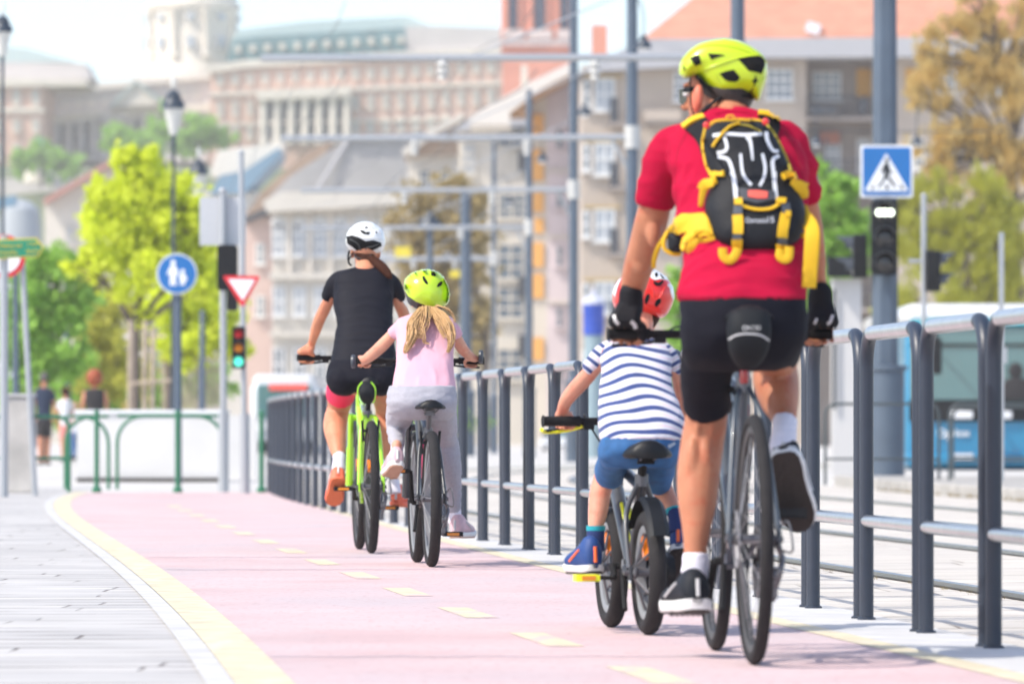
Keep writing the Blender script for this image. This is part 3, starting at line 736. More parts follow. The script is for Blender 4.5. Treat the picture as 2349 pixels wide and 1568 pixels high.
    mb.rings([[B+Vector((.055+dx, q*(1+(.03 if k_ % 2 and q > cr*.9 else 0))*math.cos(2*math.pi*k_/72), q*(1+(.03 if k_ % 2 and q > cr*.9 else 0))*math.sin(2*math.pi*k_/72))) for k_ in range(72)] for dx, q in ((-.002, cr*.72), (-.002, cr), (.002, cr), (.002, cr*.72))], closed=True)
    for k_ in range(5):
        a = 2*math.pi*k_/5+ang; mb.tube([B+Vector((.056, 0, 0)), B+Vector((.056, cr*.8*math.cos(a), cr*.8*math.sin(a)))], .006, 6)
    mb.build('chainring', M_black if 'blackring' in acc else M_steel, t, world=False)
    for s in (1, -1):
        dd = d if s > 0 else -d
        q = B+Vector((s*qs[0]*0, 0, 0)); a0 = B+Vector((s*.045, 0, 0)); x1 = s*.075
        mb = MB(); mb.tube([a0, a0+Vector((s*.02, 0, 0))], .012, 10); e = B+Vector((x1, 0, 0))+dd*crank
        mb.tube([B+Vector((s*.066, 0, 0)), e], [.013, .009], 10); mb.tube([e, e+Vector((s*(px_+.012), 0, 0))], .0065, 8); mb.build('crank_arm', M_grip, t, world=False)
        pw = .095 if R > .25 else .072; pc = e+Vector((s*(pw/2+px_), 0, 0))
        mb = MB(); mb.tube([pc-Vector((s*pw/2, 0, 0)), pc+Vector((s*pw/2, 0, 0))], .006, 8)
        for yy in (-.036, .036):
            mb.box(pc+Vector((0, yy, 0)), (pw, .010, .022))
        for xx in (-.45, 0, .45): mb.box(pc+Vector((xx*pw, 0, 0)), (.012, .066, .020))
        if 'spikes' in acc:
            for xx in range(7):
                mb.box(pc+Vector(((xx-3)*pw/6.4, -.036, -.014)), (.005, .008, .010)); mb.box(pc+Vector(((xx-3)*pw/6.4, .036, -.014)), (.005, .008, .010))
        pd = mb.build('pedal', pedm or M_black, t, world=False)
        if pedal_reflect:
            mb = MB(); mb.box(pc+Vector((0, -.0435, 0)), (pw*.6, .004, .013)); mb.build('reflector', mat_amber, pd, world=False)
    # chain loop, sprockets, derailleur
    c0, c1 = B+Vector((.056, 0, 0)), ra+Vector((.048, 0, 0)); r1 = .036 if R > .25 else .03
    pts = [c0+Vector((0, cr*math.cos(a), cr*math.sin(a))) for a in [R_(90-180*q/14) for q in range(15)]]+[c1+Vector((0, r1*math.cos(a), r1*math.sin(a))) for a in [R_(-90-180*q/8) for q in range(9)]]
    mb = MB(); mb.tube(pts, .0042, 6, closed=True); mb.build('chain', M_steel, t, world=False)
    mb = MB()
    for j in range(6 if 'single' not in acc else 1): mb.lathe([(.012, 0), (.05-.005*j, 0), (.05-.005*j, .002), (.012, .002)], Vector((.028+j*.005, 0, R)), 30, Mx)
    mb.build('sprockets', M_steel, t, world=False)
    if 'single' not in acc:
        mb = MB(); mb.tube(catmull([(.062, .0, R-.01), (.078, .01, R-.05), (.07, -.015, R-.09), (.055, .02, R-.15)], 4), .009, 8)
        mb.box((.06, .01, R-.12), (.010, .022, .085)); mb.lathe([(.0001, -.005), (.018, -.005), (.018, .005), (.0001, .005)], (.055, .02, R-.155), 12, Mx); mb.lathe([(.0001, -.005), (.016, -.005), (.016, .005), (.0001, .005)], (.055, -.0, R-.10), 12, Mx)
        mb.tube(catmull([(.075, .0, R-.03), (.10, -.06, R-.03), (.09, -.03, R+.05), (.07, .05, R+.02)], 5), .003, 6)
        mb.build('derailleur', M_steel, t, world=False)
    if 'discs' in acc:
        mb = MB(); n_ = 40
        mb.rings([[Vector((-.05+dx, q*math.cos(2*math.pi*k_/n_), R+q*math.sin(2*math.pi*k_/n_))) for k_ in range(n_)] for dx, q in ((0, .062), (0, .08), (.002, .08), (.002, .062))], closed=True)
        for k_ in range(5): a = k_*1.2566; mb.tube([(-.049, 0, R), (-.049, .065*math.cos(a+.4), R+.065*math.sin(a+.4))], .004, 5)
        mb.build('brake_disc', M_chrome, t, world=False)
        mb = MB(); mb.box((-.052, .075, R+.045), (.035, .03, .055)); mb.build('brake_caliper', M_black, t, world=False)
    if 'vbrake' in acc:
        for s in (-1, 1):
            mb = MB(); mb.tube([(s*(tr+.012), .10, 2*R-.11), (s*(tr+.020), .085, 2*R-.0)], .007, 8); mb.box((s*(tr+.004), .07, 2*R-.055), (.012, .05, .016)); mb.build('rim_brake', M_black, t, world=False)
    if 'stand' in acc:
        mb = MB(); mb.tube([(-.045, bb[0]-.06, bb[1]-.01), (-.075, bb[0]-.29, bb[1]-.13)], .008, 8); mb.build('kickstand', M_grip, t, world=False)
    return t
mat_amber = mat('amber_reflector', (.75, .25, .02), .3, coat=.4)
M_lime = mat('lime_gloss_paint', (.40, .80, .03), .25, coat=.6)
M_greyf = mat('grey_blue_gloss_frame', (.045, .06, .078), .3, 0, coat=.4)
M_graph = mat('graphite_gloss_frame', (.05, .055, .065), .3, 0, coat=.4)
M_silverf = mat('silver_black_frame', (.03, .034, .040), .35, 0, coat=.3)
M_pinkp = mat('pink_decal', (.8, .03, .18), .35)
M_yelp = mat('neon_yellow_plastic', (.80, .85, .02), .4)
M_rimdark = mat('dark_rim', (.04, .042, .045), .5)
M_rimlight = mat('worn_alloy_rim', (.26, .27, .28), .45, .3)
def hdg(px0, Y0, px1, Y1):
    x0, x1 = XP(px0, Y0), XP(px1, Y1); return -math.atan2(x1-x0, Y1-Y0)

# man's bike
b_man = bike('large dark trekking bicycle under the man with the rucksack', (XP(1730, 15.68), 15.68), hdg(1730, 15.68, 1642, 16.7), .345, .019, 1.03, (.43, .275), (.20, .985), None, (.93, .925), .66, M_greyf, M_rimdark, .170, R_(125),
             fork='susp', saddle=(.155, .27), spokes=28, acc=('discs', 'spikes', 'blackpost', 'stand'), axle_w=.14, pedal_reflect=False, fm2=M_silverf)
# woman's bike
b_wom = bike('lime green bicycle ridden by the woman in black', (XP(852, 29.97), 29.97), hdg(852, 29.97, 825, 31.0), .350, .024, 1.05, (.43, .285), (.22, .925), None, (.90, 1.04), .70, M_lime, M_rimdark, .170, R_(-18),
             fork='susp', saddle=(.15, .26), reflect=(R_(35), R_(215)), acc=('vbrake',), fm2=M_lime, fr=1.25)
# girl's bike
b_gir = bike('black childrens mountain bicycle with pink stripe ridden by the girl', (XP(990, 27.0), 27.0), hdg(990, 27.0, 957, 27.92), .322, .026, .93, (.38, .30), (.12, .785), None, (.72, .985), .62, M_silverf, M_rimlight, .16, R_(-72),
             fork='susp', saddle=(.155, .25), knobs=60, spokes=24, spr=.0013, acc=('vbrake', 'steelpost', 'stand'), fr=1.1)
# boy's bike
b_boy = bike('small dark bicycle with yellow pedals ridden by the boy in the striped shirt', (XP(1488, 17.97), 17.97), hdg(1488, 17.97, 1403, 18.66), .197, .028, .70, (.29, .21), (.06, .606), None, (.60, .675), .50, M_graph, M_rimlight, .10, R_(20),
             fork='rigid', saddle=(.165, .22), spokes=10, spr=.0045, spm=M_steel, acc=('single', 'blackpost', 'blackring', 'stand'), pedm=M_yelp, axle_w=.12, reflect=(R_(60),), fr=1.1, qs=(.055, .01), sth=1.5, px_=.055)
# ------------------------------------------------------------------ riders
def mottled(m, col):
    patchy(m, (col[0]*1.02, col[1]*.72, col[2]*.68), 26, .50, .72); patchy(m, (col[0]*.8, col[1]*.72, col[2]*.75), 70, .62, .78); return m
def skin(name, col):
    return mottled(mat(name, col, .5, var=.13, vscale=9, bump=.0008, bscale=260, spec=.35, sss=.12), col)
M_skin_m = skin('tanned_skin', (.45, .185, .10)); M_skin_w = skin('light_skin_woman', (.58, .26, .15)); M_skin_k = skin('light_skin_child', (.62, .31, .21))
M_skin_b = skin('light_skin_boy', (.60, .28, .19))
M_red = mat('raspberry_cotton', (.42, .003, .036), .85, var=.08, vscale=5, bump=.0014, bscale=420, spec=.15)
M_navy = mat('black_navy_lycra', (.0048, .0053, .0115), .72, var=.1, vscale=8, bump=.0008, bscale=300, spec=.22)
M_short = mat('black_shorts_cloth', (.004, .0042, .010), .8, bump=.001, bscale=260, spec=.2)
M_hotpink = mat('hot_pink_lycra', (.85, .01, .10), .6)
M_rose = mat('pale_pink_cotton', (.66, .36, .44), .8, bump=.0012, bscale=380, sheen=.2)
M_legg = mat('heather_grey_leggings', (.34, .335, .38), .8, var=.10, vscale=160, bump=.0008, bscale=300, sheen=.2)
M_denim = mat('blue_denim', (.022, .105, .27), .8, var=.22, vscale=26, bump=.001, bscale=320)
M_hairb = mat('brown_hair', (.045, .014, .007), .6, spec=.12, var=.4, vscale=60, stretch=(6, 6, .6), bump=.003, bscale=90)
M_hairf = mat('blond_hair', (.50, .30, .13), .45, var=.35, vscale=60, stretch=(6, 6, .6), bump=.002, bscale=90)
M_hairk = mat('dark_hair', (.02, .011, .008), .55, bump=.002, bscale=140)
M_neon = mat('neon_yellow_shell', (.52, .68, .010), .35, coat=.5)
M_neon2 = mat('lime_shell', (.48, .70, .02), .3, coat=.6)
M_shellw = mat('white_shell', (.80, .81, .80), .3, coat=.5)
M_shellr = mat('red_shell', (.75, .018, .012), .28, coat=.6)
M_foam = mat('black_foam', (.005, .0055, .007), .75, spec=.25)
M_foamg = mat('grey_foam', (.05, .052, .055), .8)
M_strap = mat('yellow_webbing', (.72, .43, .006), .7, bump=.001, bscale=300)
M_strapb = mat('black_webbing', (.005, .005, .008), .75, spec=.25)
M_sock = mat('white_sock', (.74, .72, .80), .85, bump=.0015, bscale=260)
M_sockn = mat('navy_sock', (.012, .028, .12), .85, bump=.0015, bscale=260)
M_teal = mat('teal_cuff', (.01, .32, .38), .8)
M_coral = mat('coral_shoe', (.85, .17, .09), .6, bump=.001, bscale=200)
M_solew = mat('white_sole', (.75, .74, .72), .6)
M_soled = mat('black_sole', (.035, .027, .024), .8, bump=.004, bscale=70)
M_soleo = mat('coral_sole', (.62, .15, .06), .7, bump=.003, bscale=60)
M_soleb = mat('beige_sole', (.42, .25, .17), .7, bump=.003, bscale=60)
M_shoek = mat('black_shoe_mesh', (.007, .010, .016), .65, spec=.3, bump=.0012, bscale=240)
M_shoep = mat('pink_grey_shoe', (.62, .42, .46), .6, var=.15, vscale=16, bump=.001, bscale=200)
M_shoen = mat('blue_shoe', (.01, .05, .20), .6, bump=.001, bscale=220)
M_eye = mat('eye_white', (.7, .7, .7), .3); M_lip = mat('lip', (.45, .13, .11), .5)
M_glass = mat('dark_lens_glass', (.015, .02, .018), .08, coat=1)

def hand(mb, Bc, a, s, wrist, back=None, side=1, rf=.0088, thumb=True, start=0, end=5, up=Vector((0, 0, 1)), gap=.0205, thick=0.0, curl=1.0, droop=0.0):
    """a fist closed round a bar at Bc; a = unit vector from the palm towards the little finger"""
    a = Vector(a).normalized(); f = up.cross(a); f = f if f.y > 0 else -f
    f.normalize(); u = a.cross(f); u = u if u.z > 0 else -u
    Bc = Vector(Bc)
    def q(i, ff, uu): return Bc+a*i*s+f*ff*s+u*uu*s
    lens = (1.0, 1.06, 1.0, .86)
    for k in range(4):
        o = (k-1.5)*gap; L = lens[k]; r = rf*s*(1.05-.07*k)+thick
        pts = [q(o*.92, -.030, .030), q(o, .006, .036), q(o*1.02, .034*L, .018), q(o*1.04, .033*L, -.012), q(o*1.03, .010, -.028*L-droop), q(o*1.02, -.010, -.030*L-droop*1.5)]
        pts = pts[start:end+1]
        mb.capsule(pts, [r*1.1*(1-.05*i) for i in range(len(pts))], 10, 4)
    if start == 0:
        # palm: flattened slab over the bar, from the wrist to the knuckles
        w_ = Vector(wrist)
        for o in (-.024, -.008, .008, .024):
            mb.capsule([w_.lerp(q(o, -.05, .028), .25)+a*o*s*.3, q(o*.95, -.050, .026), q(o, -.020, .034), q(o, .004, .032)], [.020*s+thick, .0165*s+thick, .0145*s+thick, .011*s+thick], 12, 4)
    if thumb:
        pts = [q(-.030, -.045, .018), q(-.045, -.022, .010), q(-.048, -.014, -.014), q(-.036, -.006, -.032-droop*.5)]
        mb.capsule(pts if end >= 5 else pts[:3], [.0135*s+thick, .0125*s+thick, .0105*s+thick, .0085*s+thick][:len(pts if end >= 5 else pts[:3])], 10, 4)

def shoe(parent, heel, toe, L, upv, mu, ms, w=.048, soleh=.026, extra=None, tread=None, name='shoe', hs=1.0):
    """heel: world point under the heel, toe: direction; upv: up"""
    y = Vector(toe).normalized(); z = Vector(upv); z = (z-y*z.dot(y)).normalized(); x = y.cross(z)
    M = Matrix((x, y, z)).transposed(); h = Vector(heel)
    sec = [(0.0, .30, .02, .030, 0), (.02, .62, .0, .062, 0), (.08, .78, 0, .085, 0), (.2, .84, 0, .092, 0), (.32, .84, 0, .088, 0), (.45, .88, 0, .070, 0), (.6, .98, 0, .056, -.002), (.75, 1.0, 0, .047, -.003), (.88, .86, 0, .040, -.003), (.96, .60, 0, .031, -.002), (1.0, .25, .004, .02, 0)]
    rg = []
    for t, ww, z0, z1, dx in sec:
        ring = []
        for k in range(20):
            a = 2*math.pi*k/20; c, s = math.cos(a), math.sin(a)
            hx = w*ww*(1-.28*max(0, s))*math.copysign(abs(c)**.75, c)
            zz = soleh*.7+((z1-.0)*hs*(.5+.5*math.copysign(abs(s)**.8, s)))
            ring.append(h+M @ Vector((hx+dx, t*L, zz)))
        rg.append(ring)
    mb = MB(); mb.rings(rg); up_ = mb.build(name, mu, parent, smooth=180)
    def outline(k, zz, g=1.0):
        pts = []
        for t, ww in [(0, .35), (.02, .66), (.08, .86), (.2, .92), (.35, .88), (.5, .92), (.65, 1.02), (.78, 1.04), (.9, .88), (.97, .6), (1.01, .25)]: pts.append((w*ww*g, t*L*1.01))
        full = pts+[(-a, b) for a, b in reversed(pts)]
        return [h+M @ Vector((a, b, zz+(.012*max(0, (b/L-.8))/.2)+(.006*max(0, .1-b/L)/.1))) for a, b in full]
    mb = MB(); mb.rings([outline(0, .003, .95), outline(0, .008, 1.04), outline(0, soleh*.75, 1.06), outline(0, soleh, .98)]); mb.build('sole', ms, up_, smooth=60)
    mb = MB(); mb.rings([outline(0, -.003, .88), outline(0, .003, .93)]); mb.build('tread', tread or M_soled, up_, smooth=30)
    # laces / tongue and a side flash
    mb = MB()
    for k in range(4):
        t = .40+.07*k; mb.tube(catmull([h+M @ Vector((-w*.45, t*L, soleh*.7+(.088-.06*(t-.32)*1.6)*hs*.85)), h+M @ Vector((0, t*L, soleh*.7+(.088-.06*(t-.32)*1.9)*hs*1.02)), h+M @ Vector((w*.45, t*L, soleh*.7+(.088-.06*(t-.32)*1.6)*hs*.85))], 3), .0025, 6)
    mb.build('laces', M_solew, up_)
    mb = MB()
    for s in (-1, 1):
        mb.tube([h+M @ Vector((s*w*.83, .30*L, soleh+.045*hs)), h+M @ Vector((s*w*.90, .45*L, soleh+.030*hs)), h+M @ Vector((s*w*1.0, .62*L, soleh+.012*hs))], .004, 8)
    mb.tube([h+M @ Vector((0, -.001, soleh+.012)), h+M @ Vector((0, -.004*0+.003, soleh+.055*hs))], .006, 8)
    islands(mb, 'flash', extra or M_refl, up_)
    return up_

def face(parent, c, fwd, s=1.0, col=None, brow=None):
    """eyes, mouth on a head whose centre is c and which looks along fwd (kept small; riders face away)"""
    f = Vector(fwd).normalized(); u = Vector((0, 0, 1)); x = f.cross(u).normalized(); c = Vector(c)
    for q in (-1, 1):
        mb = MB(); mb.ell(c+f*.083*s+x*q*.031*s+u*.0, (.0125*s, .0125*s, .0095*s)); e = mb.build('eye', M_eye, parent)
        mb = MB(); mb.ell(c+f*.0935*s+x*q*.031*s, (.0055*s, .004*s, .0055*s)); mb.build('iris', M_hairk, e)
    mb = MB(); mb.tube(catmull([c+f*.080*s+x*-.022*s-u*.066*s, c+f*.090*s-u*.064*s, c+f*.080*s+x*.022*s-u*.066*s], 4), .0045*s, 8); mb.build('mouth', M_lip, parent)
def headcore(mb, c, fwd, s=1.0):
    """skull, jaw, nose, ears of an adult head scaled by s, centre at eye height"""
    f = Vector(fwd).normalized(); u = Vector((0, 0, 1)); x = f.cross(u).normalized(); c = Vector(c)
    M = Matrix((x, f, u)).transposed()
    mb.ell(c+u*.028*s-f*.012*s, (.074*s, .095*s, .088*s), M); mb.ell(c-u*.035*s+f*.022*s, (.058*s, .066*s, .074*s), M)
    mb.ell(c-u*.088*s+f*.056*s, (.028*s, .024*s, .020*s), M)
    mb.capsule([c+f*.086*s+u*.008*s, c+f*.104*s-u*.022*s, c+f*.104*s-u*.034*s], [.008*s, .011*s, .012*s], 10, 3)
    for q in (-1, 1):
        mb.ell(c+x*q*.076*s-u*.008*s-f*.012*s, (.009*s, .019*s, .033*s), Matrix.Rotation(.3*q, 3, 'Z') @ M)
    mb.ell(c+f*.086*s+u*.024*s, (.045*s, .014*s, .01*s), M)

def flatlimb(mb, j, n=18, sub=5):
    """open-ended sleeve / trouser leg: flat cut at both ends"""
    q = catmull([(*P(a[0], a[1], a[2]), a[3]/SC(a[2])) for a in j], sub)
    return mb.tube([a[:3] for a in q], [a[3] for a in q], n)
def garment(name, mb, voxel, m, parent, it=4, wr=None):
    return link(name, fuse(mb, voxel, it, name, wr), m, parent, True, 180)
def H1c(p): return (1376.4+p[0]*.24574, 55.06+p[1]*.24574)
def H2c(p): return (1376.4+p[0]*.25162, 394.57+p[1]*.25162)
def W1c(p): return (624+p[0]*.28084, 477.2+p[1]*.28084)
def W2c(p): return (624+p[0]*.28084, 871.7+p[1]*.28084)
def B1c(p): return (1229.6+p[0]*.25745, 587.3+p[1]*.25745)
def B2c(p): return (1229.6+p[0]*.3159, 991+p[1]*.3159)

# ================= the man =================
man = thing('person', 'man in red T-shirt, black shorts and neon yellow helmet, wearing a rucksack and riding away', 'person', (XP(1705, 16.0), 16.0, 0))
fwd = Vector((math.sin(R_(-62)), math.cos(R_(-62)), -.05))
hc = P(1648, 212, 16.42)
mb = MB()
headcore(mb, hc, fwd, 1.04)
mb.limb([(1655, 225, 16.37, 46), (1668, 262, 16.34, 50), (1678, 300, 16.28, 58)])
mb.rows([(290, 1600, 1760, 16.28, .07), (330, 1560, 1820, 16.24, .10), (420, 1568, 1832, 16.18, .115), (520, 1572, 1830, 16.1, .11), (620, 1585, 1832, 16.0, .11), (700, 1578, 1842, 15.96, .12), (760, 1585, 1838, 15.95, .12), (800, 1600, 1820, 15.97, .08)])
# arms
mb.limb([(1560, 350, 16.27, 30), (1520, 420, 16.33, 30), (1499, 490, 16.38, 38), (1480, 560, 16.46, 37.5), (1462, 620, 16.53, 34), (1451, 665, 16.59, 29), (1447, 700, 16.62, 24)])
mb.limb([(1805, 350, 16.27, 28), (1840, 420, 16.34, 25), (1857, 490, 16.42, 26), (1869, 570, 16.5, 24), (1874, 640, 16.57, 22), (1884, 695, 16.61, 20)])
zb = .94; Yh = 16.575
bl = Vector((XP(1434, Yh), Yh, zb)); br = Vector((XP(1884, Yh), Yh, zb))
hand(mb, bl, (-1, .05, 0), 1.08, P(1447, 694, 16.56))
hand(mb, br, (1, .05, 0), 1.08, P(1882, 694, 16.56))
# legs: left nearly straight with the foot low, right bent with the foot high
mb.limb([(1625, 790, 15.98, 50), (1622, 870, 16.12, 46), (1621, 950, 16.22, 49), (1612, 1010, 16.24, 50), (1603, 1080, 16.22, 50), (1600, 1145, 16.2, 46), (1598, 1206, 16.18, 35), (1595, 1262, 16.17, 27), (1594, 1320, 16.165, 26)], sub=6)
mb.limb([(1775, 780, 15.98, 50), (1778, 806, 16.2, 52), (1781, 826, 16.42, 50)])
mb.limb([(1779, 838, 16.44, 48), (1780, 872, 16.36, 53), (1788, 915, 16.26, 46), (1798, 955, 16.17, 31), (1803, 1000, 16.1, 25), (1803, 1030, 16.07, 21)], sub=6)
for x, y, Yq, rx, rz in ((1588, 1068, 16.19, .026, .085), (1618, 1058, 16.195, .024, .08), (1766, 880, 16.33, .024, .06), (1796, 878, 16.33, .024, .06)): mb.ell(P(x, y, Yq), (rx, .032, rz))
for x, y, Yq, rx, rz in ((1472, 590, 16.47, .032, .05), (1500, 530, 16.36, .024, .05), (1478, 560, 16.43, .02, .02), (1632, 965, 16.19, .012, .05), (1600, 962, 16.19, .011, .05)): mb.ell(P(x, y, Yq), (rx, .026, rz))
body = garment('body', mb, .0062, M_skin_m, man, 4)
face(man, hc, fwd, 1.04)
# hair under the helmet
mb = MB(); mb.rows([(150, 1590, 1728, 16.40, .07), (200, 1606, 1732, 16.385, .10), (225, 1615, 1730, 16.38, .098), (240, 1632, 1724, 16.37, .085), (250, 1645, 1718, 16.36, .07)])
garment('hair', mb, .008, M_hairk, man, 4)
# T-shirt
mb = MB()
RM = [(249, 1646, 1716, 16.335, .058), (258, 1624, 1738, 16.31, .072), (270, 1600, 1762, 16.29, .088), (288, 1560, 1790, 16.28, .10), (312, 1535, 1822, 16.26, .115), (350, 1533, 1846, 16.23, .13), (420, 1545, 1852, 16.18, .137), (500, 1552, 1850, 16.11, .137), (560, 1570, 1848, 16.05, .132), (615, 1570, 1848, 16.0, .132), (655, 1560, 1850, 15.98, .138), (688, 1556, 1853, 15.965, .145)]
mb.rows(RM, ex=2.5)
mb.folds(RM, [((1566, 662), (1600, 628), (1650, 600)), ((1570, 630), (1600, 604), (1640, 590)), ((1560, 672), (1640, 655), (1720, 640)), ((1840, 665), (1800, 640), (1760, 606)), ((1842, 628), (1815, 612), (1790, 590)), ((1556, 480), (1580, 440), (1606, 380)), ((1552, 440), (1572, 400), (1596, 350)), ((1560, 520), (1590, 500), (1615, 470)), ((1575, 560), (1600, 545)), ((1848, 470), (1838, 430), (1826, 360)), ((1650, 672), (1700, 668), (1780, 672)), ((1680, 610), (1740, 620), (1800, 616))], .013)
flatlimb(mb, [(1590, 318, 16.27, 40), (1552, 340, 16.28, 52), (1524, 385, 16.31, 50), (1506, 445, 16.345, 43.5), (1502, 470, 16.355, 43)])
flatlimb(mb, [(1775, 315, 16.27, 42), (1812, 338, 16.28, 48), (1832, 385, 16.31, 43), (1848, 440, 16.35, 34), (1850, 455, 16.36, 33)])
tee = garment('t_shirt', mb, .0075, M_red, man, 5, wr=(.008, (5, 3, 11), 3.3))
# shorts
mb = MB()
mb.rows([(676, 1560, 1848, 15.965, .136), (700, 1559, 1851, 15.955, .142), (740, 1560, 1852, 15.95, .148), (785, 1562, 1846, 15.955, .145), (830, 1570, 1815, 15.99, .12), (850, 1585, 1780, 16.03, .08)])
flatlimb(mb, [(1628, 780, 15.99, 64), (1620, 850, 16.1, 60), (1620, 900, 16.17, 56), (1623, 938, 16.21, 54)])
flatlimb(mb, [(1768, 760, 15.98, 68), (1776, 786, 16.14, 65), (1780, 800, 16.30, 58)])
garment('shorts', mb, .0075, M_short, man, 5, wr=(.003, (6, 4, 12), 8.1))
bvt0 = bvh_of(tee); mb = MB()
for pl in ([(1578, 300), (1556, 345), (1548, 410), (1552, 478)], [(1800, 300), (1826, 345), (1842, 410), (1848, 450)], [(1560, 679), (1640, 681), (1740, 681), (1848, 679)]): drape(mb, pl, bvt0, 16.1, 1.0, off=.0004)
islands(mb, 'seam', mat('seam_crimson', (.25, .002, .02), .9), tee)
mb = MB(); drape(mb, [(1640, 262), (1665, 256), (1700, 256), (1728, 262)], bvt0, 16.25, 5.0, flat=.5); mb.build('collar', M_red, tee)
# gloves
for bc, sx, wy in ((bl, -1, P(1447, 696, 16.56)), (br, 1, P(1882, 696, 16.56))):
    mb = MB(); hand(mb, bc, (sx, .05, 0), 1.08, wy, thick=.0035, end=2, thumb=True)
    mb.capsule([wy+Vector((0, -.004, .028)), wy+Vector((0, .0, -.012))], [.036, .038], 14, 3)
    gl = garment('glove', mb, .0042, M_strapb, man, 3)
    mb = MB()
    bvg = bvh_of(gl)
    ox = SC(16.5)*.0
    px, pyy = CX+bc.x/bc.y*F, HY-(bc.z-ZC)/bc.y*F
    if sx < 0: polys = [strip([(px-26, pyy-38), (px-21, pyy-24), (px-14, pyy-18)], 3.2), strip([(px+14, pyy-24), (px+22, pyy-16), (px+24, pyy-8)], 4)]
    else: polys = [strip([(px+26, pyy-38), (px+21, pyy-24), (px+14, pyy-18)], 3.2), strip([(px-10, pyy-30), (px-16, pyy-18)], 3)]
    for pl in polys: decal(mb, pl, bvg, 16.5, .001, .0012)
    islands(mb, 'reflective_patch', M_refl, gl)
# helmet
HC = lambda pts: [H1c(p) for p in pts]
mb = MB(); puff(mb, HC([(735, 430), (757, 340), (830, 250), (930, 182), (1080, 143), (1200, 137), (1320, 167), (1450, 232), (1538, 312), (1562, 420), (1552, 520), (1522, 620), (1490, 712), (1462, 728), (1432, 700), (1405, 662), (1330, 657), (1260, 683), (1120, 680), (1040, 622), (965, 540), (915, 478), (800, 510), (745, 470)]), lambda y: 16.345, .075, .15, power=2.8, step=5.5)
hel = mb.build('helmet', M_neon, man, smooth=180)
bvh = bvh_of(hel)
mb = MB()
for pl in ([(838, 325), (880, 300), (925, 290), (946, 370), (892, 392)], [(1005, 278), (1090, 282), (1168, 292), (1100, 312), (1038, 334)], [(778, 375), (800, 425), (783, 432)], [(1113, 465), (1180, 440), (1250, 428), (1303, 492), (1300, 515), (1270, 541), (1200, 535), (1165, 520)], [(1285, 325), (1380, 305), (1490, 300), (1530, 330), (1538, 385), (1505, 467), (1450, 450), (1388, 438), (1345, 390)]):
    decal(mb, HC(pl), bvh, 16.3, -.001, .003)
islands(mb, 'vent', M_foam, hel)
mb = MB(); decal(mb, HC([(1372, 345), (1440, 330), (1500, 345), (1490, 400), (1440, 412), (1395, 395)]), bvh, 16.3, .002, .003); mb.build('vent_depth', mat('vent_black', (.004, .004, .004), 1), hel)
mb = MB()
drape(mb, HC([(745, 462), (850, 470), (960, 430), (1080, 385), (1200, 345), (1290, 318), (1420, 298), (1500, 300), (1552, 360)]), bvh, 16.3, 3.0, flat=.6)
drape(mb, HC([(760, 350), (840, 275), (960, 215), (1120, 200), (1280, 225), (1400, 270)]), bvh, 16.3, 2.6, flat=.6)
drape(mb, HC([(1090, 460), (1120, 550), (1250, 570), (1320, 510)]), bvh, 16.3, 1.8, flat=.6)
drape(mb, HC([(930, 490), (1010, 560), (1090, 630), (1250, 650)]), bvh, 16.3, 2.0, flat=.6)
drape(mb, HC([(1330, 640), (1420, 600), (1480, 560), (1540, 500)]), bvh, 16.3, 2.0, flat=.6)
mb.build('shell_rib', M_neon, hel)
mb = MB(); decal(mb, HC([(1415, 535), (1440, 512), (1452, 478), (1458, 512), (1475, 530), (1455, 548), (1440, 590), (1408, 642), (1400, 640), (1430, 585), (1438, 552)]), bvh, 16.3, .0, .0012)
mb.build('emblem', M_foam, hel)
text('lettering', 'GVDT', .016, M_foamg, P(*H1c((1150, 408)), 16.287)+Vector((0, -.003, 0)), parent=hel, ext=.001)
mb = MB(); puff(mb, HC([(905, 470), (960, 520), (1040, 612), (1120, 672), (1262, 676), (1330, 650), (1425, 670), (1405, 705), (1330, 712), (1200, 705), (1090, 690), (1000, 640), (940, 560), (890, 500)]), 16.35, .06, .10, step=4); mb.build('lining', M_foam, hel, smooth=180)
# chin straps
mb = MB()
s0 = P(*H1c((845, 500)), 16.33); s1 = P(*H1c((842, 640)), 16.315); s2 = P(*H1c((855, 780)), 16.31); s3 = P(*H1c((895, 890)), 16.34)
mb.tube(catmull([s0, s1, s2, s3], 6), .006, 8, flat=.4)
mb.tube(catmull([P(*H1c((1120, 690)), 16.29), P(*H1c((1020, 760)), 16.275), P(*H1c((930, 850)), 16.29), P(*H1c((890, 890)), 16.33)], 6), [.010]*6+[.012]*6+[.016]*7, 10, flat=.5)
mb.build('chin_strap', M_strapb, man)
# reddish ear and sunglasses
mb = MB(); ec = P(1600, 226, 16.29)
mb.ell(ec, (.016, .012, .041), Matrix.Rotation(.12, 3, 'Y')); 
mb2 = MB(); mb.ell(ec+Vector((.004, -.006, .004)), (.010, .01, .028)); link('ear', fuse(mb, .003, 3), skin('ear_skin', (.62, .17, .10)), man, True, 180)
mb = MB(); mb.tube([P(1600, 205, 16.29), P(1582, 205, 16.34), P(1570, 207, 16.40)], .005, 8, flat=1.6)
g1 = mb.build('sunglasses', M_foam, man)
mb = MB(); mb.prism([(-.001, .022), (.030, .026), (.024, -.012), (.012, -.026), (.002, -.018)], P(1557, 222, 16.43), .004, Matrix.Rotation(R_(-20), 3, 'Z')); mb.build('lens', M_glass, g1)
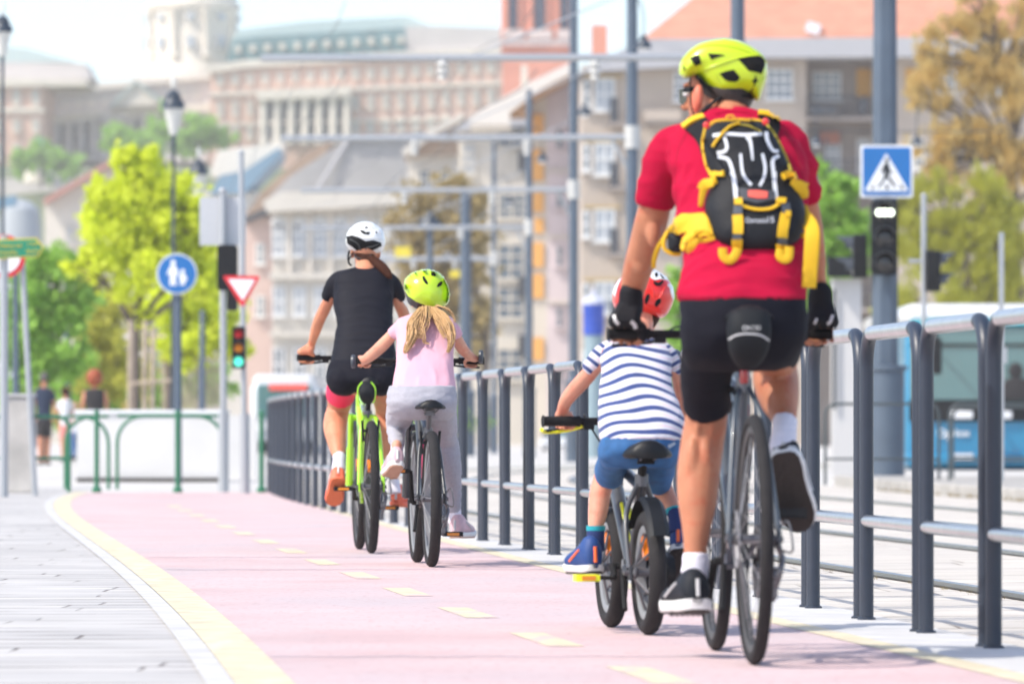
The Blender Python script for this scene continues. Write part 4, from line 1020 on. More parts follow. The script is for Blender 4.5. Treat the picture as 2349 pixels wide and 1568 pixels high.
# socks and shoes
mb = MB(); flatlimb(mb, [(1597, 1268, 16.168, 30), (1595, 1300, 16.165, 31), (1592, 1340, 16.16, 34)]); garment('sock', mb, .005, M_sock, man, 2, wr=(.0015, (20, 20, 60), 2))
mb = MB(); flatlimb(mb, [(1801, 964, 16.135, 28.5), (1798, 1000, 16.09, 29), (1794, 1045, 16.06, 33)]); garment('sock', mb, .005, M_sock, man, 2, wr=(.0015, (20, 20, 60), 5))
Yf = 16.12; shoe(man, P(1602, 1404, Yf-.07), Vector((-.062, .262, -.01)), .275, (0, 0, 1), M_shoek, M_solew, .052, .034, tread=M_soled, hs=1.12)
shoe(man, P(1797, 1040, 15.99), Vector((.055, .13, -.22)), .265, Vector((.05, .9, .45)), M_shoek, M_solew, .052, .034, tread=M_soled, hs=1.1)

# saddle bag on the man's bicycle
mb = MB(); mb.rows([(706, 1690, 1748, 15.80, .035), (716, 1673, 1764, 15.80, .055), (745, 1667, 1769, 15.79, .065), (775, 1668, 1768, 15.79, .068), (805, 1672, 1762, 15.80, .062), (830, 1684, 1748, 15.82, .045), (845, 1698, 1732, 15.84, .02)], ex=3)
sb = mb.build('saddle_bag', M_bag, b_man, smooth=180)
bvs = bvh_of(sb)
mb = MB(); decal(mb, strip([(1672, 778), (1690, 768), (1718, 765), (1746, 769), (1764, 781)], 1.8), bvs, 15.73, .0005, .001); mb.build('reflective_stripe', M_refl, sb)
mb = MB(); mb.tube([P(1709+5*math.cos(a), 752+5*math.sin(a), 15.722) for a in [2*math.pi*k/20 for k in range(20)]], .0012, 6, closed=True); mb.build('emblem', M_refl, sb)
text('lettering', 'ACID', .017, M_refl, P(1729, 752, 15.720), parent=sb, ext=.0006)
mb = MB(); mb.lathe([(0, -.02), (.012, -.018), (.0135, .0), (.012, .018), (0, .02)], P(1707, 864, 15.92), 14); mb.build('rear_light', M_redr, b_man)
mb = MB(); mb.box(P(1707, 940, 16.0), (.028, .02, .03)); mb.build('red_clamp', M_redr, b_man)

# ================= rucksack =================
pack = thing('rucksack', 'black rucksack with yellow straps and white line print on the man in red', 'backpack', (XP(1730, 15.95), 15.95, 0))
Yp_ = lambda y: lerp(16.115, 15.945, (y-275)/300)
mb = MB(); puff(mb, [(1618, 301), (1632, 286), (1671, 276), (1745, 278), (1760, 287), (1776, 308), (1790, 335), (1812, 385), (1828, 425), (1845, 470), (1848, 505), (1838, 543), (1812, 566), (1779, 577), (1708, 581), (1666, 569), (1640, 551), (1624, 515), (1616, 480), (1619, 452), (1630, 425), (1624, 399), (1614, 367), (1610, 330)], Yp_, .10, .05, power=2.6, step=7)
M_pack = mat('black_ripstop', (.006, .0075, .011), .65, spec=.3, var=.25, vscale=9, bump=.004, bscale=26)
pk = link('pack_body', mb.mesh(), M_pack, pack, True, 180)
bvp = bvh_of(pk); DY = 15.88
bvt = bvh_of(tee)
# shoulder harness
mb = MB()
decal(mb, [H1c(p) for p in [(815, 1010), (900, 950), (985, 895), (1030, 940), (1010, 1050), (1000, 1250), (960, 1250), (935, 1160), (880, 1070)]], bvt, 16.1, .004, .008)
decal(mb, [H1c(p) for p in [(1470, 870), (1660, 915), (1668, 1010), (1650, 1080), (1580, 1000), (1540, 920)]], bvt, 16.1, .004, .008)
islands(mb, 'shoulder_strap', M_strapb, pack, smooth=50)
mb = MB()
decal(mb, strip([H1c(p) for p in [(785, 990), (880, 925), (980, 890)]], 4.2), bvt, 16.1, .012, .004)
decal(mb, strip([H1c(p) for p in [(1470, 858), (1560, 872), (1672, 905)]], 4.2), bvt, 16.1, .012, .004)
islands(mb, 'strap_edging', M_strap, pack, smooth=50)
mb = MB(); o_ = .002
def cord(pts, r, conv=H1c, off=o_, flat=.7): drape(mb, [conv(p) for p in pts], bvp, DY, r, flat=flat, off=off)
cord([(1025, 948), (1070, 910), (1160, 898), (1300, 893), (1430, 903), (1520, 915)], 4.4)
cord([(985, 965), (962, 1080), (972, 1200), (1005, 1340), (1060, 1420)], 4.6)
cord([(1060, 1155), (1095, 1100), (1150, 1030), (1220, 970), (1300, 945)], 5.2, off=.006)
cord([(1180, 885), (1190, 862), (1215, 855), (1245, 862), (1255, 885)], 3, off=.006)
mb.build('piping', M_strap, pack)
M_strapd = mat('faded_yellow_cord', (.45, .36, .03), .7)
mb = MB(); cord([(1300, 945), (1400, 960), (1500, 1010)], 2.6); cord([(1560, 955), (1620, 1030), (1680, 1140), (1740, 1270), (1785, 1370)], 4.2)
mb.build('piping', M_strapd, pack)
mb = MB()
for p in ((995, 945), (1545, 912)):
    h, n_ = hit(bvp, *H1c(p), DY); mb.ell(h+n_*.004, (.010, .008, .010))
islands(mb, 'toggle', M_shellr, pack)
mb = MB()
for p, w_, h_ in (((1105, 1405), 15, 7), ((1755, 1422), 17, 9)):
    x, y = H1c(p); decal(mb, [(x-w_, y-h_*.4), (x-w_*.4, y-h_), (x+w_*.5, y-h_*.6), (x+w_, y-h_), (x+w_, y+h_*.8), (x, y+h_*.6), (x-w_*.6, y+h_)], bvp, DY, .006, .006)
islands(mb, 'buckle_web', M_strap, pack, smooth=60)
# white line drawing
M_line = mat('white_print', (.62, .65, .70), .6)
mb = MB()
def ln(pts, w0, w1=None, conv=H1c): decal(mb, strip([conv(p) for p in pts], w0, w1), bvp, DY, .0006, .0012)
ln([(1055, 1045), (1180, 1028), (1350, 1038), (1510, 1028)], 3.4); ln([(1160, 1060), (1185, 1140), (1165, 1190), (1095, 1205)], 3.4)
ln([(1100, 1240), (1190, 1262), (1225, 1330), (1250, 1430), (1272, 1560)], 3.8); ln([(1375, 1050), (1405, 1110), (1425, 1275)], 5.5, 2); ln([(1550, 1010), (1562, 1090), (1610, 1180), (1662, 1190)], 4, 3)
ln([(1668, 1232), (1612, 1275), (1620, 1400), (1636, 1560)], 4); ln([(1312, 1212), (1335, 1400), (1412, 1505)], 3, 3.4); ln([(1515, 1212), (1540, 1330), (1530, 1430), (1490, 1512)], 3.2, 3.2)
ln([(1200, 0), (1225, 80), (1240, 250)], 4.6, conv=H2c); ln([(1590, 0), (1590, 100), (1608, 250)], 4.4, conv=H2c)
mb.build('line_print', M_line, pack, smooth=None)
mb = MB(); decal(mb, [H2c(p) for p in [(1270, 150), (1430, 172), (1590, 180), (1590, 255), (1430, 292), (1280, 255)]], bvp, DY, .002, .004); mb.build('grey_panel', mat('grey_rubber_panel', (.045, .05, .06), .5), pack, smooth=60)
bvq = bvp
mb = MB(); decal(mb, [H2c(p) for p in [(1350, 180), (1440, 178), (1525, 192), (1522, 248), (1440, 250), (1350, 235)]], bvp, DY, .006, .003); mb.build('red_patch', mat('salmon_patch', (.75, .10, .07), .6), pack, smooth=60)
mb = MB()
cord([(1250, 280), (1330, 325), (1440, 347), (1560, 337), (1660, 275)], 6.5, H2c, .004, .6)
def web(pts, w_, conv=H2c, off=.006, th=.003): decal(mb, strip([conv(p) for p in pts], w_), bvp, DY, off, th)
web([(1230, 285), (1300, 285)], 7, off=.012); web([(1600, 275), (1680, 280)], 6, off=.012)
web([(1255, 400), (1262, 480), (1260, 562)], 11.5); web([(1255, 610), (1252, 700)], 11.5)
web([(1688, 385), (1665, 500), (1655, 595)], 11); web([(1650, 650), (1658, 740)], 12.5)
web([(1680, 395), (1722, 395)], 6, off=.012)
islands(mb, 'webbing', M_strap, pack, smooth=60)
mb = MB()
def loop(pts, Y, wm, conv=H2c, fl=.25, m=None):
    mb.tube(catmull([P(*conv(p), Y) for p in pts], 5), wm, 12, flat=fl, up=(0, -1, 0))
Yb_ = 15.86
loop([(1255, 690), (1240, 745), (1185, 800), (1125, 765), (1120, 690)], Yb_, .0125, fl=.3); loop([(1650, 700), (1640, 765), (1685, 795), (1720, 770), (1725, 680)], Yb_, .0125, fl=.3)
islands(mb, 'hanging_loop', M_strap, pack, smooth=60)
mb = MB()
web([(1262, 320), (1258, 395)], 10, off=.008); web([(1680, 300), (1695, 385)], 9, off=.008); web([(1255, 565), (1255, 607)], 9.5, off=.012); web([(1652, 598), (1650, 645)], 9.5, off=.012)
islands(mb, 'buckle', mat('grey_buckle', (.06, .07, .085), .4), pack, smooth=60)
# side straps, hip wings, hanging belt ends
mb = MB()
def rib(pts, ws, conv=H2c, th=.003):
    """a real webbing band through (x px, y px, Y) with half widths in px"""
    q = catmull([(*P(*conv(p[:2]), p[2]), w_/SC(p[2])) for p, w_ in zip(pts, ws)], 6)
    mb.tube([a[:3] for a in q], [a[3] for a in q], 14, flat=.16, up=(0, -1, 0))
rib([(1060, 70, 15.96), (1000, 100, 15.98), (945, 160, 15.99), (915, 320, 16.0)], [9, 10, 9, 5])
rib([(900, 150, 16.0), (960, 110, 15.98), (1040, 100, 15.96)], [5, 12, 8])
rib([(1740, 90, 15.95), (1800, 120, 15.96), (1850, 180, 15.98), (1870, 240, 16.0)], [6, 12, 14, 7])
rib([(1800, 80, 15.98), (1900, 120, 16.0)], [4, 4])
decal(mb, [H2c(p) for p in [(720, 435), (780, 408), (840, 396), (975, 398), (1005, 450), (1035, 520), (1052, 600), (1010, 575), (950, 555), (905, 580), (850, 640), (815, 700), (790, 742), (778, 690), (795, 600), (840, 548), (740, 556), (690, 570)]], bvt, 16.05, .012, .004)
rib([(760, 480, 16.06), (660, 520, 16.12), (590, 600, 16.18), (530, 690, 16.2), (495, 800, 16.22), (490, 878, 16.24)], [14, 10, 6, 5.5, 5.5, 4.5])
rib([(1050, 600, 15.93), (950, 625, 15.93), (880, 630, 15.92), (825, 690, 15.93), (795, 735, 15.96)], [4.5, 5, 7, 9, 4])
rib([(900, 590, 15.94), (960, 565, 15.93), (1020, 600, 15.93)], [4, 4.5, 3])
rib([(1868, 300, 16.02), (1890, 380, 15.98), (1925, 470, 15.94), (1935, 560, 15.91), (1930, 700, 15.90), (1915, 900, 15.90), (1905, 1055, 15.90)], [4, 8, 15, 18, 18, 17.5, 17])
rib([(1835, 510, 15.95), (1870, 490, 15.95)], [6, 6]); rib([(1830, 580, 15.95), (1870, 575, 15.95)], [6, 6])
islands(mb, 'hip_belt', M_strap, pack, smooth=180)
mb = MB(); puff(mb, [H2c(p) for p in [(612, 560), (700, 545), (790, 550), (800, 620), (785, 710), (740, 735), (670, 735), (620, 700)]], 16.12, .035, step=3); mb.build('hip_pocket', M_pack, pack, smooth=180)
mb = MB(); mb.tube(catmull([P(*H2c(p), 16.115) for p in [(618, 545), (585, 620), (590, 700), (660, 745), (740, 745)]], 5), .006, 8); mb.build('pocket_piping', M_strap, pack)
text('lettering', 'Osmosis', .020, M_line, P(*H2c((1422, 442)), 15.838), rot=(math.pi/2-.12, 0, 0), parent=pack, ext=.001, sx=.85); text('lettering', '15', .024, M_line, P(*H2c((1552, 437)), 15.838), rot=(math.pi/2-.12, 0, 0), parent=pack, ext=.001)
# ================= the woman =================
wom = thing('person', 'woman in black T-shirt, white helmet and brown ponytail, cycling away', 'person', (XP(838, 30.3), 30.3, 0))
mb = MB(); fw = Vector((-.12, 1, 0)); hc = P(838, 578, 30.66)
headcore(mb, hc, fw, .96)
mb.limb([(838, 585, 30.65, 21), (838, 610, 30.6, 22), (838, 630, 30.55, 28)])
mb.rows([(625, 800, 872, 30.54, .06), (650, 778, 893, 30.52, .085), (700, 775, 888, 30.46, .095), (760, 775, 895, 30.36, .09), (830, 768, 900, 30.26, .1), (880, 762, 898, 30.22, .11), (905, 775, 885, 30.25, .07)])
mb.limb([(776, 650, 30.54, 9), (759, 680, 30.57, 13), (748, 702, 30.62, 14), (735, 728, 30.68, 13.5), (726, 752, 30.74, 13), (718, 778, 30.79, 10), (713, 795, 30.82, 8.6)])
mb.limb([(897, 652, 30.54, 8), (913, 694, 30.58, 12), (924, 715, 30.64, 14), (933, 745, 30.72, 13), (945, 775, 30.78, 10), (955, 792, 30.82, 8.6)])
zb = ZP(819, 30.86)
hand(mb, (XP(700, 30.84), 30.84, zb), (-1, .02, 0), 1.02, P(713, 795, 30.82)); hand(mb, (XP(962, 30.84), 30.84, zb), (1, .02, 0), 1.02, P(955, 793, 30.82))
mb.limb([(787, 870, 30.24, 30), (782, 905, 30.48, 31), (777, 935, 30.68, 26)]); mb.limb([(776, 938, 30.68, 26), (769, 975, 30.52, 28), (773, 1018, 30.38, 21), (777, 1045, 30.31, 14.5), (778, 1066, 30.28, 10.5)])
mb.limb([(878, 870, 30.24, 30), (882, 905, 30.5, 29), (884, 935, 30.72, 24)]); mb.limb([(884, 940, 30.74, 24), (889, 985, 30.70, 22.5), (895, 1040, 30.66, 17), (901, 1080, 30.64, 12), (904, 1115, 30.63, 9.5)])
garment('body', mb, .0075, M_skin_w, wom, 4); face(wom, hc, fw, .96)
mb = MB()
RW = [(609, 824, 858, 30.60, .04), (614, 806, 874, 30.58, .06), (622, 782, 893, 30.55, .08), (636, 768, 905, 30.54, .10), (665, 766, 903, 30.52, .118), (700, 765, 902, 30.47, .122), (735, 772, 901, 30.41, .115), (765, 769, 902, 30.36, .112), (800, 764, 907, 30.31, .12), (835, 757, 912, 30.27, .13)]
mb.rows(RW, ex=2.5)
mb.folds(RW, [((774, 742), (820, 728), (890, 738)), ((772, 756), (830, 748), (899, 752)), ((780, 770), (840, 764), (896, 770)), ((770, 786), (820, 779), (880, 783)), ((774, 802), (850, 796), (902, 806)), ((770, 820), (830, 812), (890, 820)), ((790, 715), (840, 700), (890, 716)), ((800, 690), (840, 680), (880, 690)), ((775, 680), (786, 655)), ((898, 690), (888, 660))], .0125)
flatlimb(mb, [(790, 632, 30.54, 15), (772, 645, 30.55, 19.5), (759, 668, 30.57, 18.5), (752, 686, 30.59, 16.5)]); flatlimb(mb, [(885, 634, 30.54, 15), (902, 652, 30.55, 19), (911, 672, 30.57, 17), (917, 690, 30.59, 15)])
wt = garment('t_shirt', mb, .0085, M_navy, wom, 5, wr=(.0025, (2, 2, 16), 1.3))
mb = MB()
mb.rows([(826, 757, 911, 30.27, .13), (850, 751, 912, 30.25, .15), (875, 749, 908, 30.24, .155), (900, 760, 900, 30.26, .12)])
mb.ell(P(788, 872, 30.20), (.092, .11, .085)); mb.ell(P(872, 872, 30.20), (.088, .11, .083))
garment('shorts', mb, .0085, M_short, wom, 6, wr=(.003, (6, 4, 10), 4))
mb = MB(); flatlimb(mb, [(790, 868, 30.26, 36), (784, 892, 30.42, 35.5), (781, 906, 30.50, 34)]); flatlimb(mb, [(872, 868, 30.26, 34), (879, 890, 30.44, 33), (881, 902, 30.52, 31)])
garment('short_lining', mb, .008, M_hotpink, wom, 3)
WC = lambda pts: [W1c(p) for p in pts]
mb = MB(); puff(mb, WC([(598, 265), (612, 212), (628, 180), (658, 150), (700, 122), (762, 110), (820, 118), (868, 150), (905, 185), (920, 235), (925, 290), (910, 335), (872, 372), (800, 390), (715, 385), (655, 352), (610, 310)]), 30.66, .115, .13, power=2.2, step=2.5)
hl = mb.build('helmet', M_shellw, wom, smooth=180); bv = bvh_of(hl)
mb = MB()
for pl in ([(608, 232), (655, 222), (700, 236), (765, 270), (830, 262), (890, 282), (895, 308), (850, 332), (798, 352), (788, 388), (725, 384), (700, 352), (660, 318), (616, 290)], [(712, 186), (735, 180), (760, 195), (803, 196), (790, 217), (750, 214)], [(752, 160), (770, 151), (790, 160), (770, 168)], [(680, 160), (690, 158), (692, 178), (684, 176)], [(845, 192), (855, 190), (856, 208), (848, 206)]):
    decal(mb, WC(pl), bv, 30.6, -.002, .004, step=2)
islands(mb, 'vent', M_foam, hl)
mb = MB()
for pl in ([(640, 255), (700, 290), (725, 340), (730, 372)], [(870, 292), (820, 312), (770, 325), (755, 372)]): drape(mb, WC(pl), bv, 30.6, 1.5, off=.003)
mb.build('rear_cradle', M_foamg, hl)
mb = MB()
for pl in ([(612, 205), (680, 215), (740, 245), (830, 245), (912, 262)], [(640, 170), (700, 172), (750, 182)], [(800, 150), (850, 175), (890, 215)], [(700, 130), (740, 150), (760, 178)]): drape(mb, WC(pl), bv, 30.6, 1.6, off=.001)
mb.build('shell_rib', M_shellw, hl)
mb = MB(); mb.tube(catmull([P(*W1c(p), 30.575) for p in [(672, 372), (690, 402), (740, 416), (790, 402), (812, 385)]], 5), .011, 8, flat=.5, up=(0, 0, 1)); mb.build('fit_ring', M_foamg, hl)
mb = MB(); mb.tube(catmull([P(*W1c(p), 30.62) for p in [(632, 345), (622, 400), (630, 450), (650, 470)]], 5), .0055, 8); mb.tube(catmull([P(*W1c(p), 30.6) for p in [(668, 360), (640, 400), (625, 440)]], 4), .004, 6); mb.build('chin_strap', M_strapb, wom)
mb = MB(); mb.rows([(562, 812, 864, 30.66, .075), (580, 813, 864, 30.65, .078), (594, 818, 858, 30.62, .06), (604, 824, 852, 30.60, .035)])
random.seed(5)
for k in range(16):
    a = random.uniform(-1, 1); b_ = random.uniform(-1, 1)
    mb.limb([(852+3*a, 592+3*b_, 30.58, 6), (866+5*a, 603+4*b_, 30.52, 6.5), (880+6*a, 615+5*b_, 30.47, 5), (891+6*a, 628+5*b_, 30.45, 3.2), (896+5*a, 636+6*b_, 30.44, 1.2)], 8, 3)
garment('hair', mb, .006, M_hairb, wom, 2)
mb = MB(); flatlimb(mb, [(778, 1044, 30.315, 15.6), (778, 1056, 30.29, 14.6), (777, 1078, 30.27, 17)]); garment('sock', mb, .005, M_sock, wom, 2)
mb = MB(); flatlimb(mb, [(903, 1100, 30.635, 13.6), (904, 1112, 30.63, 13.6), (906, 1132, 30.62, 15)]); garment('sock', mb, .005, M_sock, wom, 2)
shoe(wom, P(776, 1098, 30.17), Vector((-.03, .17, -.135)), .245, Vector((0, .6, .8)), M_coral, M_coral, .046, .026, tread=M_soleo)
shoe(wom, P(908, 1160, 30.62), Vector((.07, .25, -.01)), .245, (0, 0, 1), M_coral, M_coral, .046, .024, tread=M_soleo, hs=1.15)
# bag under her saddle
mb = MB(); mb.rows([(878, 830, 852, 30.06, .03), (884, 825, 857, 30.06, .045), (900, 823, 860, 30.05, .05), (914, 826, 858, 30.06, .045), (926, 834, 852, 30.08, .02)], ex=3); sb2 = mb.build('saddle_bag', M_bag, b_wom, smooth=180)
mb = MB()
for s in (-1, 1): mb.tube(catmull([P(841+s*10, 876, 30.03), P(841+s*19.5, 890, 30.03), P(841+s*19, 915, 30.04), P(841+s*14, 924, 30.05)], 4), .004, 6)
mb.build('bag_piping', M_lime, sb2)

# ================= the girl =================
gir = thing('person', 'girl in pale pink top and grey leggings with lime helmet and long blond hair, cycling', 'person', (XP(968, 27.3), 27.3, 0))
mb = MB(); hc = P(978, 690, 27.66); fw = Vector((-.05, 1, 0))
headcore(mb, hc, fw, .88)
mb.limb([(980, 690, 27.64, 20), (978, 715, 27.6, 20), (976, 735, 27.55, 24)])
mb.rows([(732, 940, 1015, 27.54, .05), (760, 922, 1030, 27.5, .075), (810, 922, 1026, 27.42, .08), (860, 918, 1028, 27.34, .085), (900, 905, 1030, 27.28, .095), (935, 905, 1030, 27.25, .09)])
mb.limb([(922, 750, 27.52, 11), (903, 765, 27.55, 13), (885, 784, 27.58, 14.5), (862, 806, 27.62, 14), (842, 822, 27.65, 12), (832, 829, 27.67, 9.5)])
mb.limb([(1030, 750, 27.52, 11), (1045, 770, 27.55, 12.5), (1056, 792, 27.59, 14), (1070, 810, 27.63, 12), (1084, 820, 27.66, 10), (1090, 822, 27.67, 9)])
zb = .985; Yh = 27.695
hand(mb, (XP(833, Yh), Yh, zb), (-1, .02, 0), .74, P(832, 829, 27.66), rf=.0095); hand(mb, (XP(1083, Yh), Yh, zb), (1, .02, 0), .74, P(1088, 822, 27.66), rf=.0095)
mb.limb([(1042, 1170, 27.63, 12.5), (1044, 1190, 27.63, 10.5)]); mb.limb([(910, 1020, 27.25, 12.5), (909, 1040, 27.23, 11)])
garment('body', mb, .0062, M_skin_k, gir, 4); face(gir, hc, fw, .86)
mb = MB(); RG = [(718, 950, 1006, 27.60, .035), (724, 930, 1026, 27.57, .055), (732, 914, 1040, 27.55, .07), (745, 908, 1046, 27.53, .085), (775, 909, 1044, 27.49, .10), (805, 910, 1040, 27.43, .105), (835, 909, 1040, 27.37, .108), (862, 903, 1042, 27.33, .112), (880, 900, 1045, 27.30, .118), (896, 897, 1046, 27.28, .124)]
mb.rows(RG, ex=2.5)
mb.folds(RG, [((925, 892), (930, 860), (940, 835)), ((960, 893), (962, 865)), ((1000, 893), (998, 862), (990, 840)), ((1030, 892), (1026, 850), (1016, 820)), ((912, 800), (940, 812), (960, 830)), ((1038, 800), (1015, 815))], .009)
flatlimb(mb, [(930, 745, 27.53, 15), (912, 757, 27.54, 17), (900, 768, 27.555, 16.5)]); flatlimb(mb, [(1028, 745, 27.53, 15), (1042, 758, 27.54, 15.5), (1049, 772, 27.555, 14.5)])
gt = garment('t_shirt', mb, .0075, M_rose, gir, 4, wr=(.0035, (9, 3, 4), 6.1)); bvg = bvh_of(gt)
mb = MB(); mb.rows([(885, 893, 1046, 27.27, .125), (905, 888, 1047, 27.26, .138), (925, 887, 1049, 27.25, .14), (945, 893, 1045, 27.26, .125), (962, 910, 1030, 27.28, .09)])
mb.limb([(925, 925, 27.27, 36), (916, 955, 27.46, 31), (910, 975, 27.58, 24)]); mb.limb([(909, 975, 27.58, 23), (909, 1000, 27.42, 20), (911, 1020, 27.30, 16), (911, 1034, 27.25, 13.5)])
mb.limb([(1010, 925, 27.27, 37), (1017, 965, 27.40, 32), (1023, 1012, 27.52, 26.5)]); mb.limb([(1023, 1005, 27.52, 27), (1032, 1050, 27.53, 25), (1038, 1090, 27.56, 21), (1042, 1130, 27.6, 16.5), (1043, 1172, 27.63, 13.6)])
garment('leggings', mb, .0065, M_legg, gir, 5, wr=(.003, (10, 6, 22), 2.2))
HCg = lambda pts: [W1c(p) for p in pts]
mb = MB(); puff(mb, HCg([(1088, 640), (1095, 590), (1125, 555), (1170, 527), (1240, 510), (1320, 517), (1375, 548), (1415, 600), (1440, 660), (1443, 720), (1432, 765), (1405, 800), (1370, 850), (1320, 868), (1240, 850), (1160, 812), (1115, 780), (1095, 720)]), 27.66, .125, .12, power=2.1, step=2.6)
hl = mb.build('helmet', M_foamg, gir, smooth=180); bv = bvh_of(hl)
mb = MB(); decal(mb, HCg([(1089, 660), (1087, 632), (1097, 588), (1127, 552), (1172, 525), (1205, 524), (1215, 516), (1240, 508), (1322, 514), (1362, 540), (1385, 562), (1400, 572), (1419, 600), (1443, 660), (1446, 722), (1436, 768), (1400, 790), (1330, 797), (1250, 783), (1180, 755), (1125, 718)]), bv, 27.56, .003, .005, step=2.2)
# the back half of the shell
sh = mb.build('shell', M_neon2, hl, smooth=70)
mb = MB(); puff(mb, HCg([(1092, 640), (1099, 592), (1128, 558), (1172, 531), (1240, 513), (1318, 520), (1372, 551), (1411, 602), (1436, 660), (1438, 720), (1300, 760), (1110, 700)]), 27.665, .02, .128, power=2.1, step=3); mb.build('shell', M_neon2, hl, smooth=180)
mb = MB()
for pl in ([(1230, 568), (1245, 568), (1272, 612), (1272, 628), (1250, 618), (1232, 592)], [(1295, 541), (1315, 540), (1336, 556), (1325, 568), (1300, 562)], [(1338, 645), (1350, 620), (1370, 604), (1382, 612), (1375, 635), (1352, 648)]): decal(mb, HCg(pl), bv, 27.56, .006, .004, step=1.4)
islands(mb, 'vent', M_foam, hl)
# long hair: locks of many strands falling over the shirt
M_hairf2 = mat('gold_hair', (.62, .36, .13), .4, var=.3, vscale=50, stretch=(6, 6, .6))
random.seed(11)
def lock(base, n, spread, mb, r0=3.2):
    for k in range(n):
        a = random.uniform(-1, 1); pts = []
        for i, (x, y, Y, s) in enumerate(base):
            t = i/(len(base)-1); wob = random.uniform(-1, 1)*s*.35
            pts.append((x+a*s+wob, y+random.uniform(-3, 3), Y-random.uniform(0, .035)-.012*(1-abs(a)), max(.5, r0*(1-t)**.5*random.uniform(.6, 1.1))))
        mb.limb(pts, 7, 4)
mb = MB(); mb.cur = 0
lock([(972, 706, 27.53, 8), (958, 724, 27.46, 10), (948, 745, 27.40, 12), (945, 768, 27.36, 12), (938, 792, 27.33, 8), (929, 808, 27.31, 4)], 60, 1, mb, 1.9)
lock([(975, 704, 27.53, 8), (975, 724, 27.45, 12), (968, 748, 27.40, 12), (956, 775, 27.36, 8)], 36, 1, mb, 1.8)
mb.cur = 1
lock([(990, 706, 27.54, 8), (1012, 722, 27.47, 10), (1026, 742, 27.41, 10), (1034, 765, 27.37, 9), (1034, 790, 27.34, 6), (1027, 806, 27.33, 3)], 54, 1, mb, 1.7)
lock([(985, 708, 27.54, 8), (1003, 728, 27.46, 9), (1012, 750, 27.40, 9), (1025, 775, 27.36, 8)], 34, 1, mb, 1.6)
lock([(960, 712, 27.50, 4), (968, 745, 27.40, 6), (972, 775, 27.36, 5), (975, 785, 27.35, 4), (984, 789, 27.34, 3)], 6, 1, mb, 1.6)
lock([(1000, 700, 27.55, 5), (1024, 708, 27.5, 5), (1038, 722, 27.5, 4), (1042, 740, 27.48, 4)], 8, 1, mb, 1.2)
mb.build('hair', [M_hairf, M_hairf2], gir, smooth=180)
mb = MB(); mb.ell(P(982, 700, 27.60), (.055, .045, .04)); mb.build('hair_band', M_hairb, gir); mb = MB(); mb.ell(P(969, 710, 27.525), (.010, .006, .008)); mb.build('strap_button', M_refl, gir)
mb = MB(); flatlimb(mb, [(1043, 1166, 27.63, 14.6), (1044, 1180, 27.63, 14.6), (1044, 1200, 27.63, 17)]); garment('sock', mb, .005, M_sock, gir, 2)
mb = MB(); flatlimb(mb, [(911, 1024, 27.28, 14.8), (910, 1036, 27.25, 14.5), (908, 1050, 27.23, 16)]); garment('sock', mb, .005, M_sock, gir, 2)
shoe(gir, P(912, 1070, 27.16), Vector((-.05, .19, -.06)), .205, Vector((0, .35, .94)), M_shoep, M_solew, .042, .026, tread=M_soleb, hs=1.05)
shoe(gir, P(1043, 1233, 27.58), Vector((.075, .2, 0)), .215, (0, 0, 1), M_shoep, M_solew, .042, .026, tread=M_soleb, hs=1.1)
mb = MB()   # mirror-like bar ends of the girl's handlebar
for px in (810, 1103): mb.lathe([(0, -.012), (.030, -.010), (.034, 0), (.030, .010), (0, .012)], P(px, 829 if px < 900 else 818, 27.66), 16, Matrix.Rotation(math.pi/2, 3, 'Y') @ Matrix.Scale(1.0, 3))
mb.build('bar_end', M_visor, b_gir)

# ================= the boy =================
boy = thing('person', 'boy in blue and white striped T-shirt, denim shorts and red helmet, cycling', 'person', (XP(1462, 18.2), 18.2, 0))
mb = MB(); hc = P(1474, 705, 18.5); fw = Vector((.05, 1, 0))
headcore(mb, hc, fw, .86)
mb.limb([(1472, 720, 18.46, 30), (1468, 755, 18.42, 30), (1466, 785, 18.38, 36)])
mb.rows([(785, 1425, 1500, 18.37, .05), (820, 1400, 1518, 18.33, .075), (900, 1400, 1522, 18.25, .08), (960, 1396, 1534, 18.18, .09), (1010, 1392, 1542, 18.14, .095), (1060, 1400, 1532, 18.14, .08)])
mb.limb([(1392, 808, 18.35, 17), (1368, 838, 18.38, 17.5), (1342, 868, 18.42, 19), (1315, 897, 18.46, 18), (1297, 922, 18.5, 15.5), (1290, 945, 18.53, 13.5)])
mb.limb([(1512, 818, 18.34, 10), (1527, 822, 18.36, 9), (1550, 855, 18.39, 12.5), (1560, 890, 18.44, 14.5), (1568, 925, 18.48, 13.5), (1572, 950, 18.52, 12.5)])
zb = .682; Yh = 18.565
hand(mb, (XP(1293, Yh), Yh, zb), (-1, .02, 0), .74, P(1290, 948, 18.53), rf=.0095); hand(mb, (XP(1572, Yh), Yh, zb), (1, .02, 0), .74, P(1573, 950, 18.53), rf=.0095)
mb.limb([(1402, 1040, 18.15, 28), (1400, 1070, 18.3, 27), (1388, 1090, 18.42, 24)]); mb.limb([(1386, 1092, 18.42, 24), (1377, 1130, 18.40, 25), (1372, 1170, 18.38, 23), (1367, 1205, 18.36, 18), (1366, 1235, 18.35, 14)])
mb.limb([(1510, 1045, 18.15, 28), (1508, 1085, 18.28, 26), (1512, 1108, 18.38, 27)]); mb.limb([(1512, 1110, 18.38, 27), (1528, 1135, 18.36, 22), (1545, 1170, 18.3, 15), (1551, 1200, 18.27, 11), (1553, 1225, 18.26, 10)])
garment('body', mb, .0052, M_skin_b, boy, 4); face(boy, hc, fw, .84)
